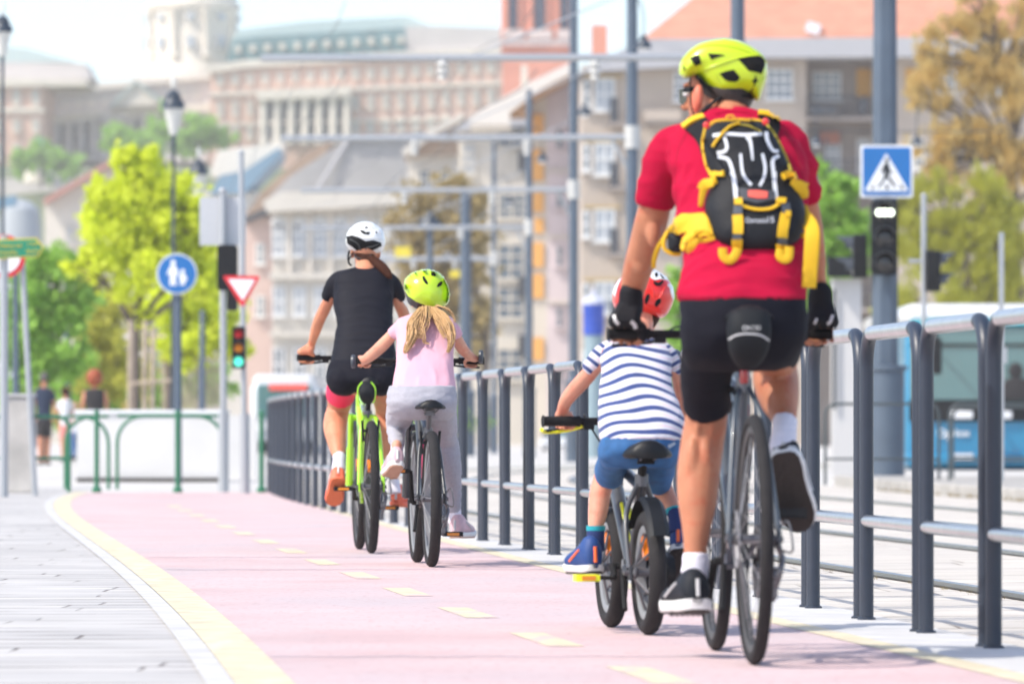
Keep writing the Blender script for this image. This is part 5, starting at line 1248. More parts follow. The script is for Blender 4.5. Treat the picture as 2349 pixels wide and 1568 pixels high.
# striped shirt: navy stripes with a thin rose line between, following the cloth
def stripe_mat():
    m = bpy.data.materials.new('striped_jersey'); m.use_nodes = True; n = m.node_tree.nodes; l = m.node_tree.links; b = n['Principled BSDF']
    at = n.new('ShaderNodeAttribute'); at.attribute_name = 'stripe'; b.inputs['Roughness'].default_value = .8; b.inputs['Sheen Weight'].default_value = .2
    fr = n.new('ShaderNodeMath'); fr.operation = 'FRACT'; l.new(at.outputs['Fac'], fr.inputs[0])
    cr = n.new('ShaderNodeValToRGB'); cr.color_ramp.interpolation = 'LINEAR'; e = cr.color_ramp.elements
    W_ = (.66, .65, .71, 1); N_ = (.020, .048, .19, 1); K_ = (.78, .48, .55, 1)
    e[0].position = 0; e[0].color = N_; e[1].position = .37; e[1].color = N_
    for p, c in ((.41, W_), (.62, W_), (.65, K_), (.69, K_), (.72, W_), (.97, W_), (1.0, N_)):
        q = e.new(p); q.color = c
    l.new(fr.outputs[0], cr.inputs[0]); l.new(cr.outputs[0], b.inputs['Base Color'])
    t = n.new('ShaderNodeTexNoise'); t.inputs['Scale'].default_value = 350; bp = n.new('ShaderNodeBump'); bp.inputs['Distance'].default_value = .001; l.new(t.outputs['Fac'], bp.inputs['Height']); l.new(bp.outputs[0], b.inputs['Normal'])
    return m
M_stripe = stripe_mat()
def set_stripe(me, fn, M):
    a = me.attributes.new('stripe', 'FLOAT', 'POINT')
    a.data.foreach_set('value', [fn(M @ v.co) for v in me.vertices])
pitch = 24.3/SC(18.1)
mb = MB(); mb.rows([(772, 1432, 1496, 18.40, .045), (779, 1410, 1514, 18.39, .06), (792, 1386, 1530, 18.37, .08), (820, 1376, 1540, 18.34, .10), (860, 1380, 1538, 18.29, .105), (900, 1377, 1546, 18.24, .11), (940, 1375, 1560, 18.19, .118), (970, 1375, 1568, 18.16, .125), (1006, 1378, 1562, 18.13, .128)], ex=2.5)
xc = XP(1466, 18.2)
def tor(v):
    dx = v.x-xc; return (v.z+1.15*dx*dx+4*abs(dx)**3+.010*math.sin(dx*9+v.z*6)+.006*math.sin(v.z*21+dx*30))/pitch
me = fuse(mb, .0055, 4, 't_shirt', (.0055, (7, 3, 7), 9.3)); set_stripe(me, tor, Matrix()); ts = link('t_shirt', me, M_stripe, boy, True, 180)
for nm, js, ax in (('l', [(1408, 800, 18.36, 24), (1386, 812, 18.37, 25), (1366, 832, 18.385, 23), (1352, 850, 18.40, 20.5)], Vector((-.62, 0, -.78))), ('r', [(1510, 800, 18.36, 22), (1530, 815, 18.37, 22), (1544, 835, 18.385, 19), (1551, 855, 18.40, 16.5)], Vector((.5, 0, -.87)))):
    mb = MB(); flatlimb(mb, js, 16, 5); me = fuse(mb, .005, 2, 'sleeve', (.002, (8, 3, 8), 4)); set_stripe(me, lambda v: v.dot(ax)/pitch*1.15, Matrix()); link('sleeve', me, M_stripe, ts, True, 180)
mb = MB(); mb.tube(catmull([P(x, y, Y) for x, y, Y in [(1438, 772, 18.37), (1450, 781, 18.335), (1466, 784, 18.325), (1484, 781, 18.335), (1494, 772, 18.37)]], 4), .008, 8, flat=.5); mb.build('collar', mat('collar_white', (.75, .74, .80), .8), ts)
mb = MB(); mb.rows([(998, 1378, 1556, 18.135, .125), (1025, 1374, 1556, 18.13, .132), (1050, 1374, 1554, 18.14, .125), (1072, 1386, 1545, 18.16, .095)], ex=2.6)
flatlimb(mb, [(1412, 1035, 18.15, 36), (1404, 1062, 18.26, 36), (1399, 1090, 18.35, 34.5)]); flatlimb(mb, [(1515, 1035, 18.15, 37), (1512, 1075, 18.26, 35), (1508, 1108, 18.35, 30)])
ds = garment('shorts', mb, .0055, M_denim, boy, 5, wr=(.004, (9, 5, 9), 7.7)); bv = bvh_of(ds)
mb = MB(); decal(mb, [B2c(p) for p in [(955, 95), (1003, 70), (1010, 88), (965, 118)]], bv, 18.0, .001, .001); mb.build('pocket_label', mat('label_cloth', (.35, .40, .47), .7), ds)
mb = MB()
for pl in ([(800, 90), (900, 118), (1010, 105)], [(785, 50), (790, 160)], [(470, 190), (560, 240), (640, 250)]): drape(mb, [B2c(p) for p in pl], bv, 18.0, .7, off=.0005)
mb.build('seam', mat('seam_blue', (.02, .07, .2), .8), ds)
HB = lambda pts: [B1c(p) for p in pts]
mb = MB(); puff(mb, HB([(678, 400), (690, 290), (738, 205), (830, 150), (930, 130), (1030, 112), (1100, 145), (1165, 190), (1215, 265), (1232, 340), (1222, 410), (1195, 480), (1160, 530), (1110, 556), (1020, 540), (900, 520), (760, 500), (700, 460)]), 18.47, .10, .13, power=2.2, step=4.5)
hl = mb.build('helmet', M_shellr, boy, smooth=180); bv = bvh_of(hl)
mb = MB()
for pl in ([(968, 385), (982, 350), (1003, 334), (1014, 355), (1003, 395), (985, 425), (972, 412)], [(1058, 425), (1070, 395), (1090, 374), (1112, 385), (1105, 415), (1080, 448), (1062, 446)], [(1045, 222), (1065, 232), (1090, 238), (1128, 215), (1130, 240), (1105, 265), (1070, 265), (1050, 250)]): decal(mb, HB(pl), bv, 18.4, -.001, .004, step=2)
islands(mb, 'vent', M_foam, hl)
mb = MB()
for pl in ([(985, 190), (1010, 120), (1035, 110), (1100, 148), (1160, 190), (1165, 215), (1110, 205), (1060, 215), (1030, 200), (1000, 165)], [(1168, 255), (1190, 250), (1215, 275), (1228, 350), (1222, 395), (1202, 345), (1192, 290)], [(690, 330), (700, 280), (740, 215), (760, 200), (730, 270), (705, 360)]): decal(mb, HB(pl), bv, 18.4, .0, .002, step=2)
islands(mb, 'white_graphic', M_shellw, hl)
mb = MB()
for pl in ([(1000, 155), (1020, 150), (1025, 170), (1005, 172)], [(1055, 160), (1075, 150), (1085, 180), (1062, 190)], [(1100, 165), (1115, 172), (1140, 205), (1120, 200)]): decal(mb, HB(pl), bv, 18.4, .001, .002, step=1.5)
mb.build('black_graphic', M_foam, hl)
mb = MB()
for pl in ([(940, 250), (990, 225), (1040, 300), (1050, 380), (1100, 370), (1150, 270)], [(930, 380), (990, 450), (1060, 480), (1140, 470)]): drape(mb, HB(pl), bv, 18.4, 1.8)
mb.build('shell_rib', M_shellr, hl)
mb = MB(); mb.rows([(715, 1430, 1518, 18.5, .07), (735, 1434, 1512, 18.49, .075), (752, 1444, 1500, 18.47, .055)]); garment('hair', mb, .007, M_hairb, boy, 3)
mb = MB(); flatlimb(mb, [(1367, 1211, 18.36, 21), (1366, 1235, 18.355, 21), (1364, 1262, 18.35, 24)]); garment('sock', mb, .004, M_sockn, boy, 2)
mb = MB(); flatlimb(mb, [(1367, 1205, 18.36, 22), (1367, 1216, 18.36, 22)]); mb.build('sock_cuff', M_teal, boy)
mb = MB(); flatlimb(mb, [(1546, 1170, 18.3, 17), (1551, 1195, 18.28, 18), (1553, 1225, 18.26, 21)]); garment('sock', mb, .004, M_sockn, boy, 2)
mb = MB(); flatlimb(mb, [(1544, 1164, 18.305, 18), (1547, 1176, 18.30, 18.5)]); mb.build('sock_cuff', M_teal, boy)
M_orfl = mat('orange_flash', (.9, .16, .04), .5)
shoe(boy, P(1366, 1315, 18.26), Vector((-.075, .175, 0)), .19, (0, 0, 1), M_shoen, M_solew, .040, .024, extra=M_orfl, hs=1.15)
shoe(boy, P(1556, 1262, 18.18), Vector((.03, .12, -.10)), .19, Vector((0, .6, .8)), M_shoen, M_solew, .040, .024, extra=M_orfl, hs=1.1)
# chain case, mudguards and yellow levers of the boy's bike
mb = MB(); rg = []
for q in range(19):
    a = R_(150-115*q/18); rr = .228
    c = Vector((0, rr*math.cos(a), .197+rr*math.sin(a))); rg.append([c+Vector((-.034, 0, 0)), c+Vector((-.02, 0, 0))+Vector((0, math.cos(a), math.sin(a)))*.012, c+Vector((.02, 0, 0))+Vector((0, math.cos(a), math.sin(a)))*.012, c+Vector((.034, 0, 0)), c+Vector((.02, 0, 0))+Vector((0, math.cos(a), math.sin(a)))*.008, c+Vector((-.02, 0, 0))+Vector((0, math.cos(a), math.sin(a)))*.008])
mb.rings(rg); mb.build('mudguard', M_black, b_boy, world=False)
mb = MB(); c0 = Vector((.075, .29, .21)); c1 = Vector((.075, .02, .197))
mb.rings([[Vector((x, 0, 0))+(Vector((0, c0.y+.075*math.cos(a), c0.z+.075*math.sin(a))) if math.cos(a) > 0 else Vector((0, c1.y+.05*math.cos(a), c1.z+.05*math.sin(a)))) for a in [2*math.pi*k/32 for k in range(32)]] for x in (.056, .075, .082)]); mb.build('chain_case', M_black, b_boy, world=False, smooth=40)
mb = MB()
for s in (-1, 1): mb.tube(catmull([(s*.25, .585, .648), (s*.23, .63, .640), (s*.16, .635, .645), (s*.11, .61, .66)], 4), .0065, 8)
mb.build('brake_lever', M_yelp, b_boy, world=False)
mb = MB()
for s in (-1, 1): mb.tube([(s*.008, .30, .28), (s*.012, .44, .41)], .006, 6)
mb.build('decal', M_yelp, b_boy, world=False)
mb = MB()
for s in (-1, 1): mb.tube([(s*.013+.004, .22, .46), (s*.013+.004, .40, .36)], .006, 6)
mb.build('pink_stripe', M_pinkp, b_gir, world=False)
mb = MB(); mb.tube([(.0, .36, .42), (.0, .28, .62)], .023, 10); mb.build('frame_stripe', M_pinkp, b_gir, world=False)
# ------------------------------------------------------------------ buildings, hill and palace
M_pal = mat('palace_rose_stone', (.62, .41, .32), .85, var=.1, vscale=.2); M_pal2 = mat('palace_cream_stone', (.68, .62, .53), .85, var=.08, vscale=.3)
M_palgrey = mat('palace_grey_stone', (.56, .52, .50), .85, var=.1, vscale=.2)
M_cop = mat('patina_copper', (.22, .40, .36), .7, var=.15, vscale=.3); M_copd = mat('dark_patina_copper', (.10, .21, .23), .6, var=.3, vscale=.5); M_copl = mat('pale_patina', (.42, .52, .50), .7)
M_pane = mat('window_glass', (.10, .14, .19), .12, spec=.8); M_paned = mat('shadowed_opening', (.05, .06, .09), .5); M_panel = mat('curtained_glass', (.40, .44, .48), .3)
M_brick = mat('tower_brick', (.62, .27, .19), .85, var=.12, vscale=.6); M_bstone = mat('tower_stone_trim', (.60, .50, .46), .8)
M_frame = mat('white_window_frame', (.72, .72, .70), .5)
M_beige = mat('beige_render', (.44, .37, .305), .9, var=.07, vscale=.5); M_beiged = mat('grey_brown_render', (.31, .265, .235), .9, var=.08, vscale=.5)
M_eave = mat('grey_eave', (.40, .40, .415), .8, var=.05); M_orange = mat('orange_roof_tiles', (.78, .36, .24), .85, var=.15, vscale=1.2, stretch=(1, 1, 6), bump=.02, bscale=3)
M_shut = mat('ochre_shutter', (.62, .33, .06), .7, stretch=(1, 1, 12), var=.15, vscale=4)
M_cream = mat('cream_render', (.58, .54, .47), .9, var=.06, vscale=.5); M_pinkw = mat('pale_rose_render', (.56, .49, .51), .9, var=.06, vscale=.6)
M_or = mat('apricot_render', (.70, .36, .09), .85); M_slate = mat('light_slate_roof', (.34, .335, .33), .8, var=.10, vscale=.6)
M_slateb = mat('blue_slate_roof', (.16, .27, .36), .6, var=.1, vscale=.5); M_brown = mat('tan_tile_roof', (.38, .27, .19), .85, var=.12, vscale=.7)
M_bar = mat('balcony_iron', (.04, .045, .055), .5)
def blk(parent, name, poly, Y, depth, m, Yb=None):
    """outline in print px at distance Y, extruded away by depth metres"""
    n = len(poly); fr = [P(x, y, Y) for x, y in poly]
    bk = [p+Vector((0, depth, 0)) for p in fr]
    mb = MB(); mb.add(fr+bk, [tuple(range(n)), tuple(range(n, 2*n))[::-1]]+[(k, n+k, n+(k+1) % n, (k+1) % n) for k in range(n)])
    return mb.build(name, m, parent, smooth=None)
def rct(x0, y0, x1, y1): return [(x0, y0), (x1, y0), (x1, y1), (x0, y1)]
def base_y(Y): return HY+ZC*F/Y
def win(parent, x0, y0, x1, y1, Y, pane=None, fr=None, nx=2, ny=1, bw=.09, proud=.12, arch=False, name='window'):
    S_ = SC(Y); a = P(x0, y0, Y); b = P(x1, y1, Y); w_ = b.x-a.x; h = a.z-b.z; mb = MB(); yy = Y-proud/2
    for k in range(nx+1): mb.box((a.x+w_*k/nx, yy, (a.z+b.z)/2), (bw, proud, h+bw))
    for k in range(ny+1): mb.box((a.x+w_/2, yy-.004, b.z+h*k/ny), (w_+bw, proud, bw))
    mb.box((a.x+w_/2, yy-.1, b.z-bw), (w_+.3, proud+.12, bw))
    if arch: mb.tube([(a.x+w_/2+w_/2*1.05*math.cos(t), yy, a.z+w_/2*.8*math.sin(t)) for t in [math.pi*k/8 for k in range(9)]], bw, 6)
    o = mb.build(name, fr or M_frame, parent, smooth=None)
    mb = MB(); mb.box((a.x+w_/2, Y-.03, (a.z+b.z)/2), (w_, .05, h))
    if arch: mb.lathe([(0, 0), (w_/2, 0), (w_/2, .05), (0, .05)], (a.x+w_/2, Y-.005, a.z), 16, Matrix.Rotation(math.pi/2, 3, 'X'))
    mb.build('pane', pane or M_pane, o, smooth=None)
    return o
# terrain
mb = MB(); n = 40; vs = []; fs = []
for j in range(16):
    Y = 480+j*36
    for i in range(n+1):
        x = -160+i*8; t = min(1, max(0, (Y-490)/290)); hgt = 37*t*t*(3-2*t)*(1 if x < 10 else max(.25, 1-(x-10)/120))
        vs.append((x, Y, hgt-.5+1.5*noise.noise(Vector((x*.05, Y*.03, 0)))))
for j in range(15):
    for i in range(n): a = j*(n+1)+i; fs.append((a, a+1, a+n+2, a+n+1))
mb.add(vs, fs); structure(mb.build('hill', mat('hill_scrub', (.12, .15, .06), .95, var=.4, vscale=.08), smooth=180))

YP = 800
# --- palace, right wing
t = thing('palace_wing', 'long rose stone palace wing with dormered copper roof on the hill', 'palace', (XP(800, YP), YP, 38))
blk(t, 'wall', [(482, 165), (1160, 118), (1160, 420), (482, 420)], YP, 22, M_pal)
blk(t, 'cornice', [(478, 150), (560, 138), (930, 118), (1160, 112), (1160, 128), (930, 136), (560, 156), (478, 168)], YP-.8, 23, M_pal2)
rf = blk(t, 'roof', [(520, 140), (532, 92), (590, 84), (930, 64), (932, 122)], YP, 20, M_copd)
blk(t, 'upper_roof', [(530, 92), (545, 70), (700, 50), (935, 38), (985, 60), (985, 66), (930, 66), (590, 86)], YP+6, 12, M_copl)
blk(t, 'pale_roof', [(932, 122), (930, 62), (1000, 60), (1160, 66), (1160, 118)], YP, 20, M_palgrey)
for i in range(12):
    x = 545+i*34; y = 112-i*2.0; blk(rf, 'dormer', [(x-6, y+8), (x-6, y-4), (x, y-9), (x+6, y-4), (x+6, y+8)], YP-1.2, 3, M_pal2)
for i in range(19):
    x = 505+i*34.5; yy = 174-i*1.7
    win(t, x-6, yy, x+6, yy+20, YP, M_panel, M_pal2, 2, 1, .18, .4)
    if not 590 < x < 800:
        win(t, x-6, yy+62, x+6, yy+92, YP, M_panel, M_pal2, 2, 1, .18, .4); win(t, x-7, yy+122, x+7, yy+146, YP, M_panel, M_pal2, 2, 1, .18, .4, arch=True)
blk(t, 'string_course', [(482, 212), (1160, 186), (1160, 194), (482, 221)], YP-.5, 2, M_pal2)
blk(t, 'string_course', [(482, 282), (1160, 268), (1160, 273), (482, 288)], YP-.5, 2, M_pal2)
po = blk(t, 'portico', [(590, 206), (805, 196), (805, 218), (590, 230)], YP-4, 4, M_pal2)
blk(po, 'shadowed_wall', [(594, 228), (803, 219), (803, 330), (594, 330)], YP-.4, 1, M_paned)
for i in range(7):
    x = 604+i*32; mb = MB(); a = P(x, 226, YP-3); b = P(x, 330, YP-3); mb.lathe([(.75, b.z), (.75, b.z+.5), (.55, b.z+.7), (.48, a.z-.6), (.75, a.z-.3), (.75, a.z+.2)], (a.x, a.y, 0), 12); mb.build('column', M_pal2, po)
# --- dome tower
YT = 815
t = thing('domed_tower', 'pale round drum of the palace dome above the colonnade', 'tower', (XP(437, YT), YT, 38))
ct = P(437, 0, YT); r0 = 104/SC(YT); zt, zb_ = ZP(-60, YT), ZP(135, YT)
mb = MB(); mb.lathe([(r0*1.12, ZP(176, YT)), (r0*1.12, ZP(160, YT)), (r0, zb_), (r0, ZP(20, YT)), (r0*1.07, ZP(14, YT)), (r0*1.07, ZP(4, YT)), (r0*.97, ZP(0, YT)), (r0*.9, ZP(-90, YT)), (r0*.3, ZP(-160, YT)), (.1, ZP(-170, YT))], (ct.x, YT+r0, 0), 32)
mb.build('drum', M_pal2, t, smooth=30)
mb = MB(); mb.box((ct.x, YT+r0, ZP(220, YT)), (r0*2.6, r0*2.2, 90/SC(YT))); mb.build('base', M_pal2, t)
for q in range(-4, 5):
    a = R_(q*20); 
    mb = MB(); c = Vector((ct.x+math.sin(a)*r0*1.02, YT+r0-math.cos(a)*r0*1.02, 0))
    if q % 2: mb.lathe([(.9, ZP(128, YT)), (.62, ZP(124, YT)), (.55, ZP(36, YT)), (.95, ZP(28, YT)), (.95, ZP(20, YT))], (c.x, c.y, 0), 10); mb.build('column', M_pal2, t)
    else:
        Mz = Matrix.Rotation(a, 3, 'Z')
        for yy, hh in ((96, 26), (38, 14)): 
            mb = MB(); mb.box((c.x, c.y, ZP(yy, YT)), (1.0, .8, hh/SC(YT)), M=Mz); mb.build('window', M_panel, t)
# --- colonnade wing
t = thing('colonnade', 'grey stone colonnade with a pediment joining the palace wings', 'palace', (XP(290, 812), 812, 34))
blk(t, 'wall', [(95, 200), (300, 185), (482, 168), (482, 420), (95, 420)], 812, 18, M_palgrey)
blk(t, 'cornice', [(100, 208), (300, 188), (484, 172), (484, 180), (300, 198), (100, 218)], 811, 18, M_pal2)
blk(t, 'entablature', [(100, 268), (380, 240), (482, 236), (482, 256), (380, 260), (100, 284)], 806, 5, M_pal2)
blk(t, 'pediment', [(254, 246), (311, 188), (376, 240)], 804, 6, M_pal2); blk(t, 'pediment_roof', [(250, 244), (311, 182), (382, 238), (376, 240), (311, 189), (256, 246)], 803.5, 6, M_copl)
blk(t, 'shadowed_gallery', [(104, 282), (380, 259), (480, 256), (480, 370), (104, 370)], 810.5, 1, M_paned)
for i in range(13):
    x = 128+i*28.5; a = P(x, 278-i*1.7, 807); b = P(x, 372, 807); mb = MB(); r = .62 if i not in (4, 5) else 1.3; mb.lathe([(r*1.3, b.z), (r*1.3, b.z+.6), (r, b.z+.9), (r*.88, a.z-.8), (r*1.3, a.z-.4), (r*1.3, a.z+.3)], (a.x, a.y, 0), 12); mb.build('column', M_palgrey, t)
for i in range(12):
    x = 120+i*30; win(t, x-6, 226-i*2.3, x+6, 244-i*2.3, 812, M_panel, M_pal2, 2, 1, .15, .3)
# --- left wing
t = thing('palace_left_wing', 'rose and cream palace wing with pale green roof at the left edge', 'palace', (XP(60, 790), 790, 34))
blk(t, 'wall', rct(-60, 196, 100, 430), 790, 20, M_pal); blk(t, 'cornice', [(-60, 178), (200, 184), (200, 196), (-60, 200)], 789, 20, M_pal2)
blk(t, 'roof', [(-60, 182), (-60, 142), (195, 146), (212, 182)], 792, 14, M_palgrey); blk(t, 'upper_roof', [(-60, 143), (-20, 108), (60, 112), (170, 143)], 798, 8, M_copl)
blk(t, 'string_course', rct(-60, 247, 100, 258), 789.5, 2, M_pal2)
for x in (-5, 38, 82):
    for y, h in ((208, 30), (275, 24), (330, 34)): win(t, x-7, y, x+7, y+h, 790, M_panel, M_pal2, 2, 1, .2, .4)
# --- little church dome and rampart
t = thing('chapel_turret', 'small round white turret with green cap below the palace', 'turret', (XP(90, 700), 700, 28)); S7 = SC(700)
mb = MB(); mb.lathe([(36/S7, ZP(420, 700)), (36/S7, ZP(372, 700)), (30/S7, ZP(352, 700)), (16/S7, ZP(345, 700)), (0.05, ZP(343, 700))], (XP(90, 700), 700, 0), 24); mb.build('drum', M_pal2, t)
mb = MB(); mb.lathe([(26/S7, ZP(348, 700)), (20/S7, ZP(330, 700)), (10/S7, ZP(312, 700)), (.1, ZP(306, 700))], (XP(88, 704), 704, 0), 20); mb.build('cap', M_cop, t)
mb = MB(); mb.box((XP(98, 696), 696.3, ZP(396, 697)), (12/S7, 3, 14/S7)); mb.build('window', M_pane, t)
t = thing('rampart_wall', 'long grey rampart wall under the palace at the left', 'wall', (XP(100, 705), 705, 20)); blk(t, 'wall', [(-80, 410), (160, 408), (260, 392), (260, 470), (-80, 470)], 705, 3, M_palgrey)
# --- brick church tower
YB = 420
t = thing('brick_tower', 'tall red brick church tower with pale stone sills', 'tower', (XP(1235, YB), YB, 0))
blk(t, 'shaft', rct(1152, 118, 1312, base_y(YB)), YB, 5.2, M_brick); blk(t, 'belfry', rct(1149, -60, 1322, 92), YB-.15, 5.4, M_brick)
blk(t, 'cornice', rct(1148, 92, 1324, 104), YB-.4, 5.9, M_bstone); blk(t, 'frieze', rct(1150, 104, 1318, 118), YB-.2, 5.5, M_brick)
for x0, x1 in ((1168, 1186), (1226, 1250), (1286, 1304)):
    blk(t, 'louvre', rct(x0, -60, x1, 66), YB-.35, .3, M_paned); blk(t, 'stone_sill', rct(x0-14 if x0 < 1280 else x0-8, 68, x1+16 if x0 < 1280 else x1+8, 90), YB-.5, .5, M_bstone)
    blk(t, 'pilaster', rct(x0-10, -60, x0-4, 68), YB-.35, .25, M_brick); blk(t, 'pilaster', rct(x1+4, -60, x1+10, 68), YB-.35, .25, M_brick)
# --- apartment block on the right
YA = 250; by = base_y(YA)
t = thing('apartment_block', 'beige apartment block with orange tiled roof and loggias at the right', 'building', (XP(1900, YA), YA, 0))
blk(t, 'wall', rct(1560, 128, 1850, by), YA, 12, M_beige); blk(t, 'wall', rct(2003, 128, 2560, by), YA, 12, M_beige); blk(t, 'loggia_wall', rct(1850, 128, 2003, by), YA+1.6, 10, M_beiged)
blk(t, 'wall', rct(1334, 150, 1560, by), YA-.7, 12, M_beige)
blk(t, 'eave', [(1478, 90), (2560, 82), (2560, 128), (1440, 134)], YA-1.4, 13, M_eave); blk(t, 'eave', [(1324, 168), (1470, 92), (1490, 92), (1575, 128), (1575, 152), (1335, 165)], YA-1.7, 13, M_eave)
rf = blk(t, 'roof', [(1472, 90), (1620, -30), (2560, -40), (2560, 84)], YA+2, 9, M_orange)
mb = MB(); p = P(1865, 65, YA+1.9); mb.box(p, (.62, .1, .45), M=Matrix.Rotation(.3, 3, 'Y')); mb.build('skylight', mat('skylight_glass', (.8, .82, .85), .1), rf)
mb = MB(); mb.box(P(1375, 95, YA+4), (.7, .7, 1.4)); mb.box(P(1640, 0, YA+4), (.9, .9, 1.4)); islands(mb, 'chimney', M_brick, rf)
for (x0, y0, x1, y1, Yw, pn) in ((1760, 162, 1816, 226, YA, M_pane), (1866, 168, 1927, 228, YA+1.6, M_pane), (2152, 160, 2190, 212, YA, M_pane), (1548, 168, 1578, 230, YA-.7, M_pane), (2240, 160, 2290, 214, YA, M_pane),
                                 (1896, 330, 1926, 398, YA+1.6, M_pane), (1968, 320, 1998, 392, YA+1.6, M_panel), (2152, 320, 2190, 385, YA, M_pane), (2080, 320, 2118, 385, YA, M_pane), (1760, 330, 1816, 396, YA, M_pane)):
    win(t, x0, y0, x1, y1, Yw, pn, None, 3 if x1-x0 > 50 else 2, 3, .09, .14)
for (x0, y0, x1, y1, Yw) in ((1965, 158, 2001, 226, YA+1.6), (2077, 157, 2118, 222, YA)): blk(t, 'shutter', rct(x0, y0, x1, y1), Yw-.12, .1, M_shut)
blk(t, 'awning', rct(1882, 302, 1926, 330), YA+1.2, .4, mat('rust_awning', (.35, .13, .08), .8))
for y in (268, 414, 560, 706):
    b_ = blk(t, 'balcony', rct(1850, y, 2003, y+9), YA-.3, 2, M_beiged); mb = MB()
    for k in range(26): x = 1853+k*5.9; mb.tube([P(x, y, YA-.25), P(x, y-46, YA-.25)], .014, 5)
    mb.tube([P(1851, y-46, YA-.25), P(2002, y-46, YA-.25)], .03, 6); mb.build('railing', M_bar, b_)
    mb = MB(); mb.box(P(1888, y-15, YA-.45), (1.15, .25, .36)); mb.build('flower_box', M_bar, b_)
    if y == 268: mb = MB(); mb.box(P(1980, y-24, YA-.2), (.4, .3, .7)); mb.build('chair_back', M_bar, b_)
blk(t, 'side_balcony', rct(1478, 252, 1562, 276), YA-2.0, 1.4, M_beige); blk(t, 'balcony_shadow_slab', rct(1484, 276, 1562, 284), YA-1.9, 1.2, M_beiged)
for y in (182, 330, 482, 648, 800):
    win(t, 1366, y, 1408, y+70, YA-.7, M_panel, None, 2, 2, .09, .14); blk(t, 'yellow_lintel', rct(1340, y-9, 1425, y-5), YA-.85, .2, mat('ochre_trim', (.55, .40, .15), .8) if 'ochre_trim' not in bpy.data.materials else bpy.data.materials['ochre_trim'])
    win(t, 1338, y+4, 1352, y+60, YA-.7, M_pane, None, 1, 2, .09, .14)
    b_ = blk(t, 'balcony', rct(1398, y+98, 1446, y+106), YA-1.9, 1.3, M_beiged); blk(b_, 'screen', rct(1400, y+42, 1418, y+98), YA-1.85, .15, M_bar)
# --- narrow painted houses
t = thing('painted_house', 'narrow rose house with an apricot strip and small dark windows', 'building', (XP(1265, 262), 262, 0)); by = base_y(262)
blk(t, 'wall', rct(1255, 186, 1334, by), 262, 10, M_pinkw); blk(t, 'pale_strip', rct(1214, 205, 1255, by), 262.05, 9.5, M_cream)
for y0, y1 in ((262, 322), (342, 414), (432, 486), (500, 534), (556, 612), (628, 684), (774, 826)): blk(t, 'apricot_panel', rct(1216, y0, 1247, y1), 261.9, .1, M_or)
for y in (296, 432, 566, 706, 840): win(t, 1276, y, 1290, y+44, 262, M_pane, M_pinkw, 1, 2, .06, .1)
for y in (388, 540, 690, 836): blk(t, 'string_course', rct(1255, y, 1334, y+5), 261.8, .3, M_cream)
blk(t, 'sloping_eave', [(1078, 268), (1212, 190), (1316, 140), (1316, 166), (1240, 205), (1170, 258), (1170, 286), (1078, 286)], 259, 6, mat('white_fascia', (.66, .63, .58), .8))
blk(t, 'eave_soffit', [(1160, 262), (1240, 206), (1316, 168), (1316, 180), (1250, 215), (1212, 236), (1212, 262)], 259.5, 4, mat('timber_soffit', (.42, .25, .13), .8))
blk(t, 'chimney', rct(1195, 150, 1210, 215), 263, 1, M_cream)
t = thing('cream_house', 'cream coloured corner house with grey blinds behind the tram poles', 'building', (XP(1130, 275), 275, 0)); by = base_y(275)
blk(t, 'wall', rct(1052, 284, 1216, by), 275, 10, M_cream); blk(t, 'eave', [(1040, 300), (1085, 266), (1218, 264), (1218, 286), (1052, 300)], 274, 10, M_eave)
for (x0, y0, x1, y1, pn) in ((1142, 286, 1206, 336, M_pane), (1142, 446, 1206, 500, M_pane), (1142, 560, 1200, 640, M_pane), (1142, 660, 1200, 730, M_pane), (1142, 800, 1200, 870, M_pane), (1062, 330, 1090, 400, M_panel), (1062, 480, 1090, 550, M_panel), (1062, 630, 1090, 700, M_panel)): win(t, x0, y0, x1, y1, 275, pn, M_cream, 2, 3, .09, .12)
for y in (345, 634, 768): blk(t, 'window_unit', rct(1189, y, 1206, y+48), 274.3, .6, M_bar)
t = thing('stepped_house', 'beige house with stepped roofs left of the cream corner house', 'building', (XP(1010, 300), 300, 0)); by = base_y(300)
blk(t, 'wall', rct(935, 352, 1056, by), 300, 10, M_cream); blk(t, 'roof', [(925, 356), (1000, 300), (1070, 268), (1070, 300), (1056, 352)], 299, 9, M_brown); blk(t, 'parapet', [(920, 345), (1000, 290), (1060, 262), (1060, 275), (1000, 306), (930, 358)], 298, 2, M_cream)
for x in (962, 1008):
    for y in (390, 480, 570, 660): win(t, x, y, x+22, y+44, 300, M_pane, M_cream, 2, 2, .08, .12)
# --- classical house with the big slate roof
t = thing('classical_house', 'pale classical house with large light grey roof and arched windows', 'building', (XP(780, 330), 330, 0)); by = base_y(330)
blk(t, 'wall', rct(625, 462, 965, by), 330, 14, M_cream)
rf = blk(t, 'roof', [(618, 452), (668, 402), (800, 318), (1000, 302), (1000, 452)], 331, 12, M_slate); blk(rf, 'ridge', [(798, 312), (1000, 306), (1000, 316), (798, 324)], 330.6, 12, M_slateb)
mb = MB(); mb.tube([P(800, 320, 330.9), P(705, 470, 330.5)], .12, 6); mb.build('hip_ridge', M_eave, rf)
blk(t, 'cornice', [(602, 462), (645, 440), (965, 436), (965, 466), (612, 486)], 328.6, 14, M_cream); blk(t, 'frieze', rct(622, 478, 965, 486), 329.6, 1, M_pal2)
for i in range(7):
    x = 640+i*47; win(t, x-14, 512, x+14, 585, 330, M_panel, M_frame, 2, 3, .12, .18, arch=True); win(t, x-13, 660, x+13, 722, 330, M_panel, M_frame, 2, 2, .12, .18); win(t, x-13, 800, x+13, 870, 330, M_pane, M_frame, 2, 2, .12, .18)
    blk(t, 'pilaster', rct(x+19, 490, x+28, 640), 329.7, .4, M_pal2)
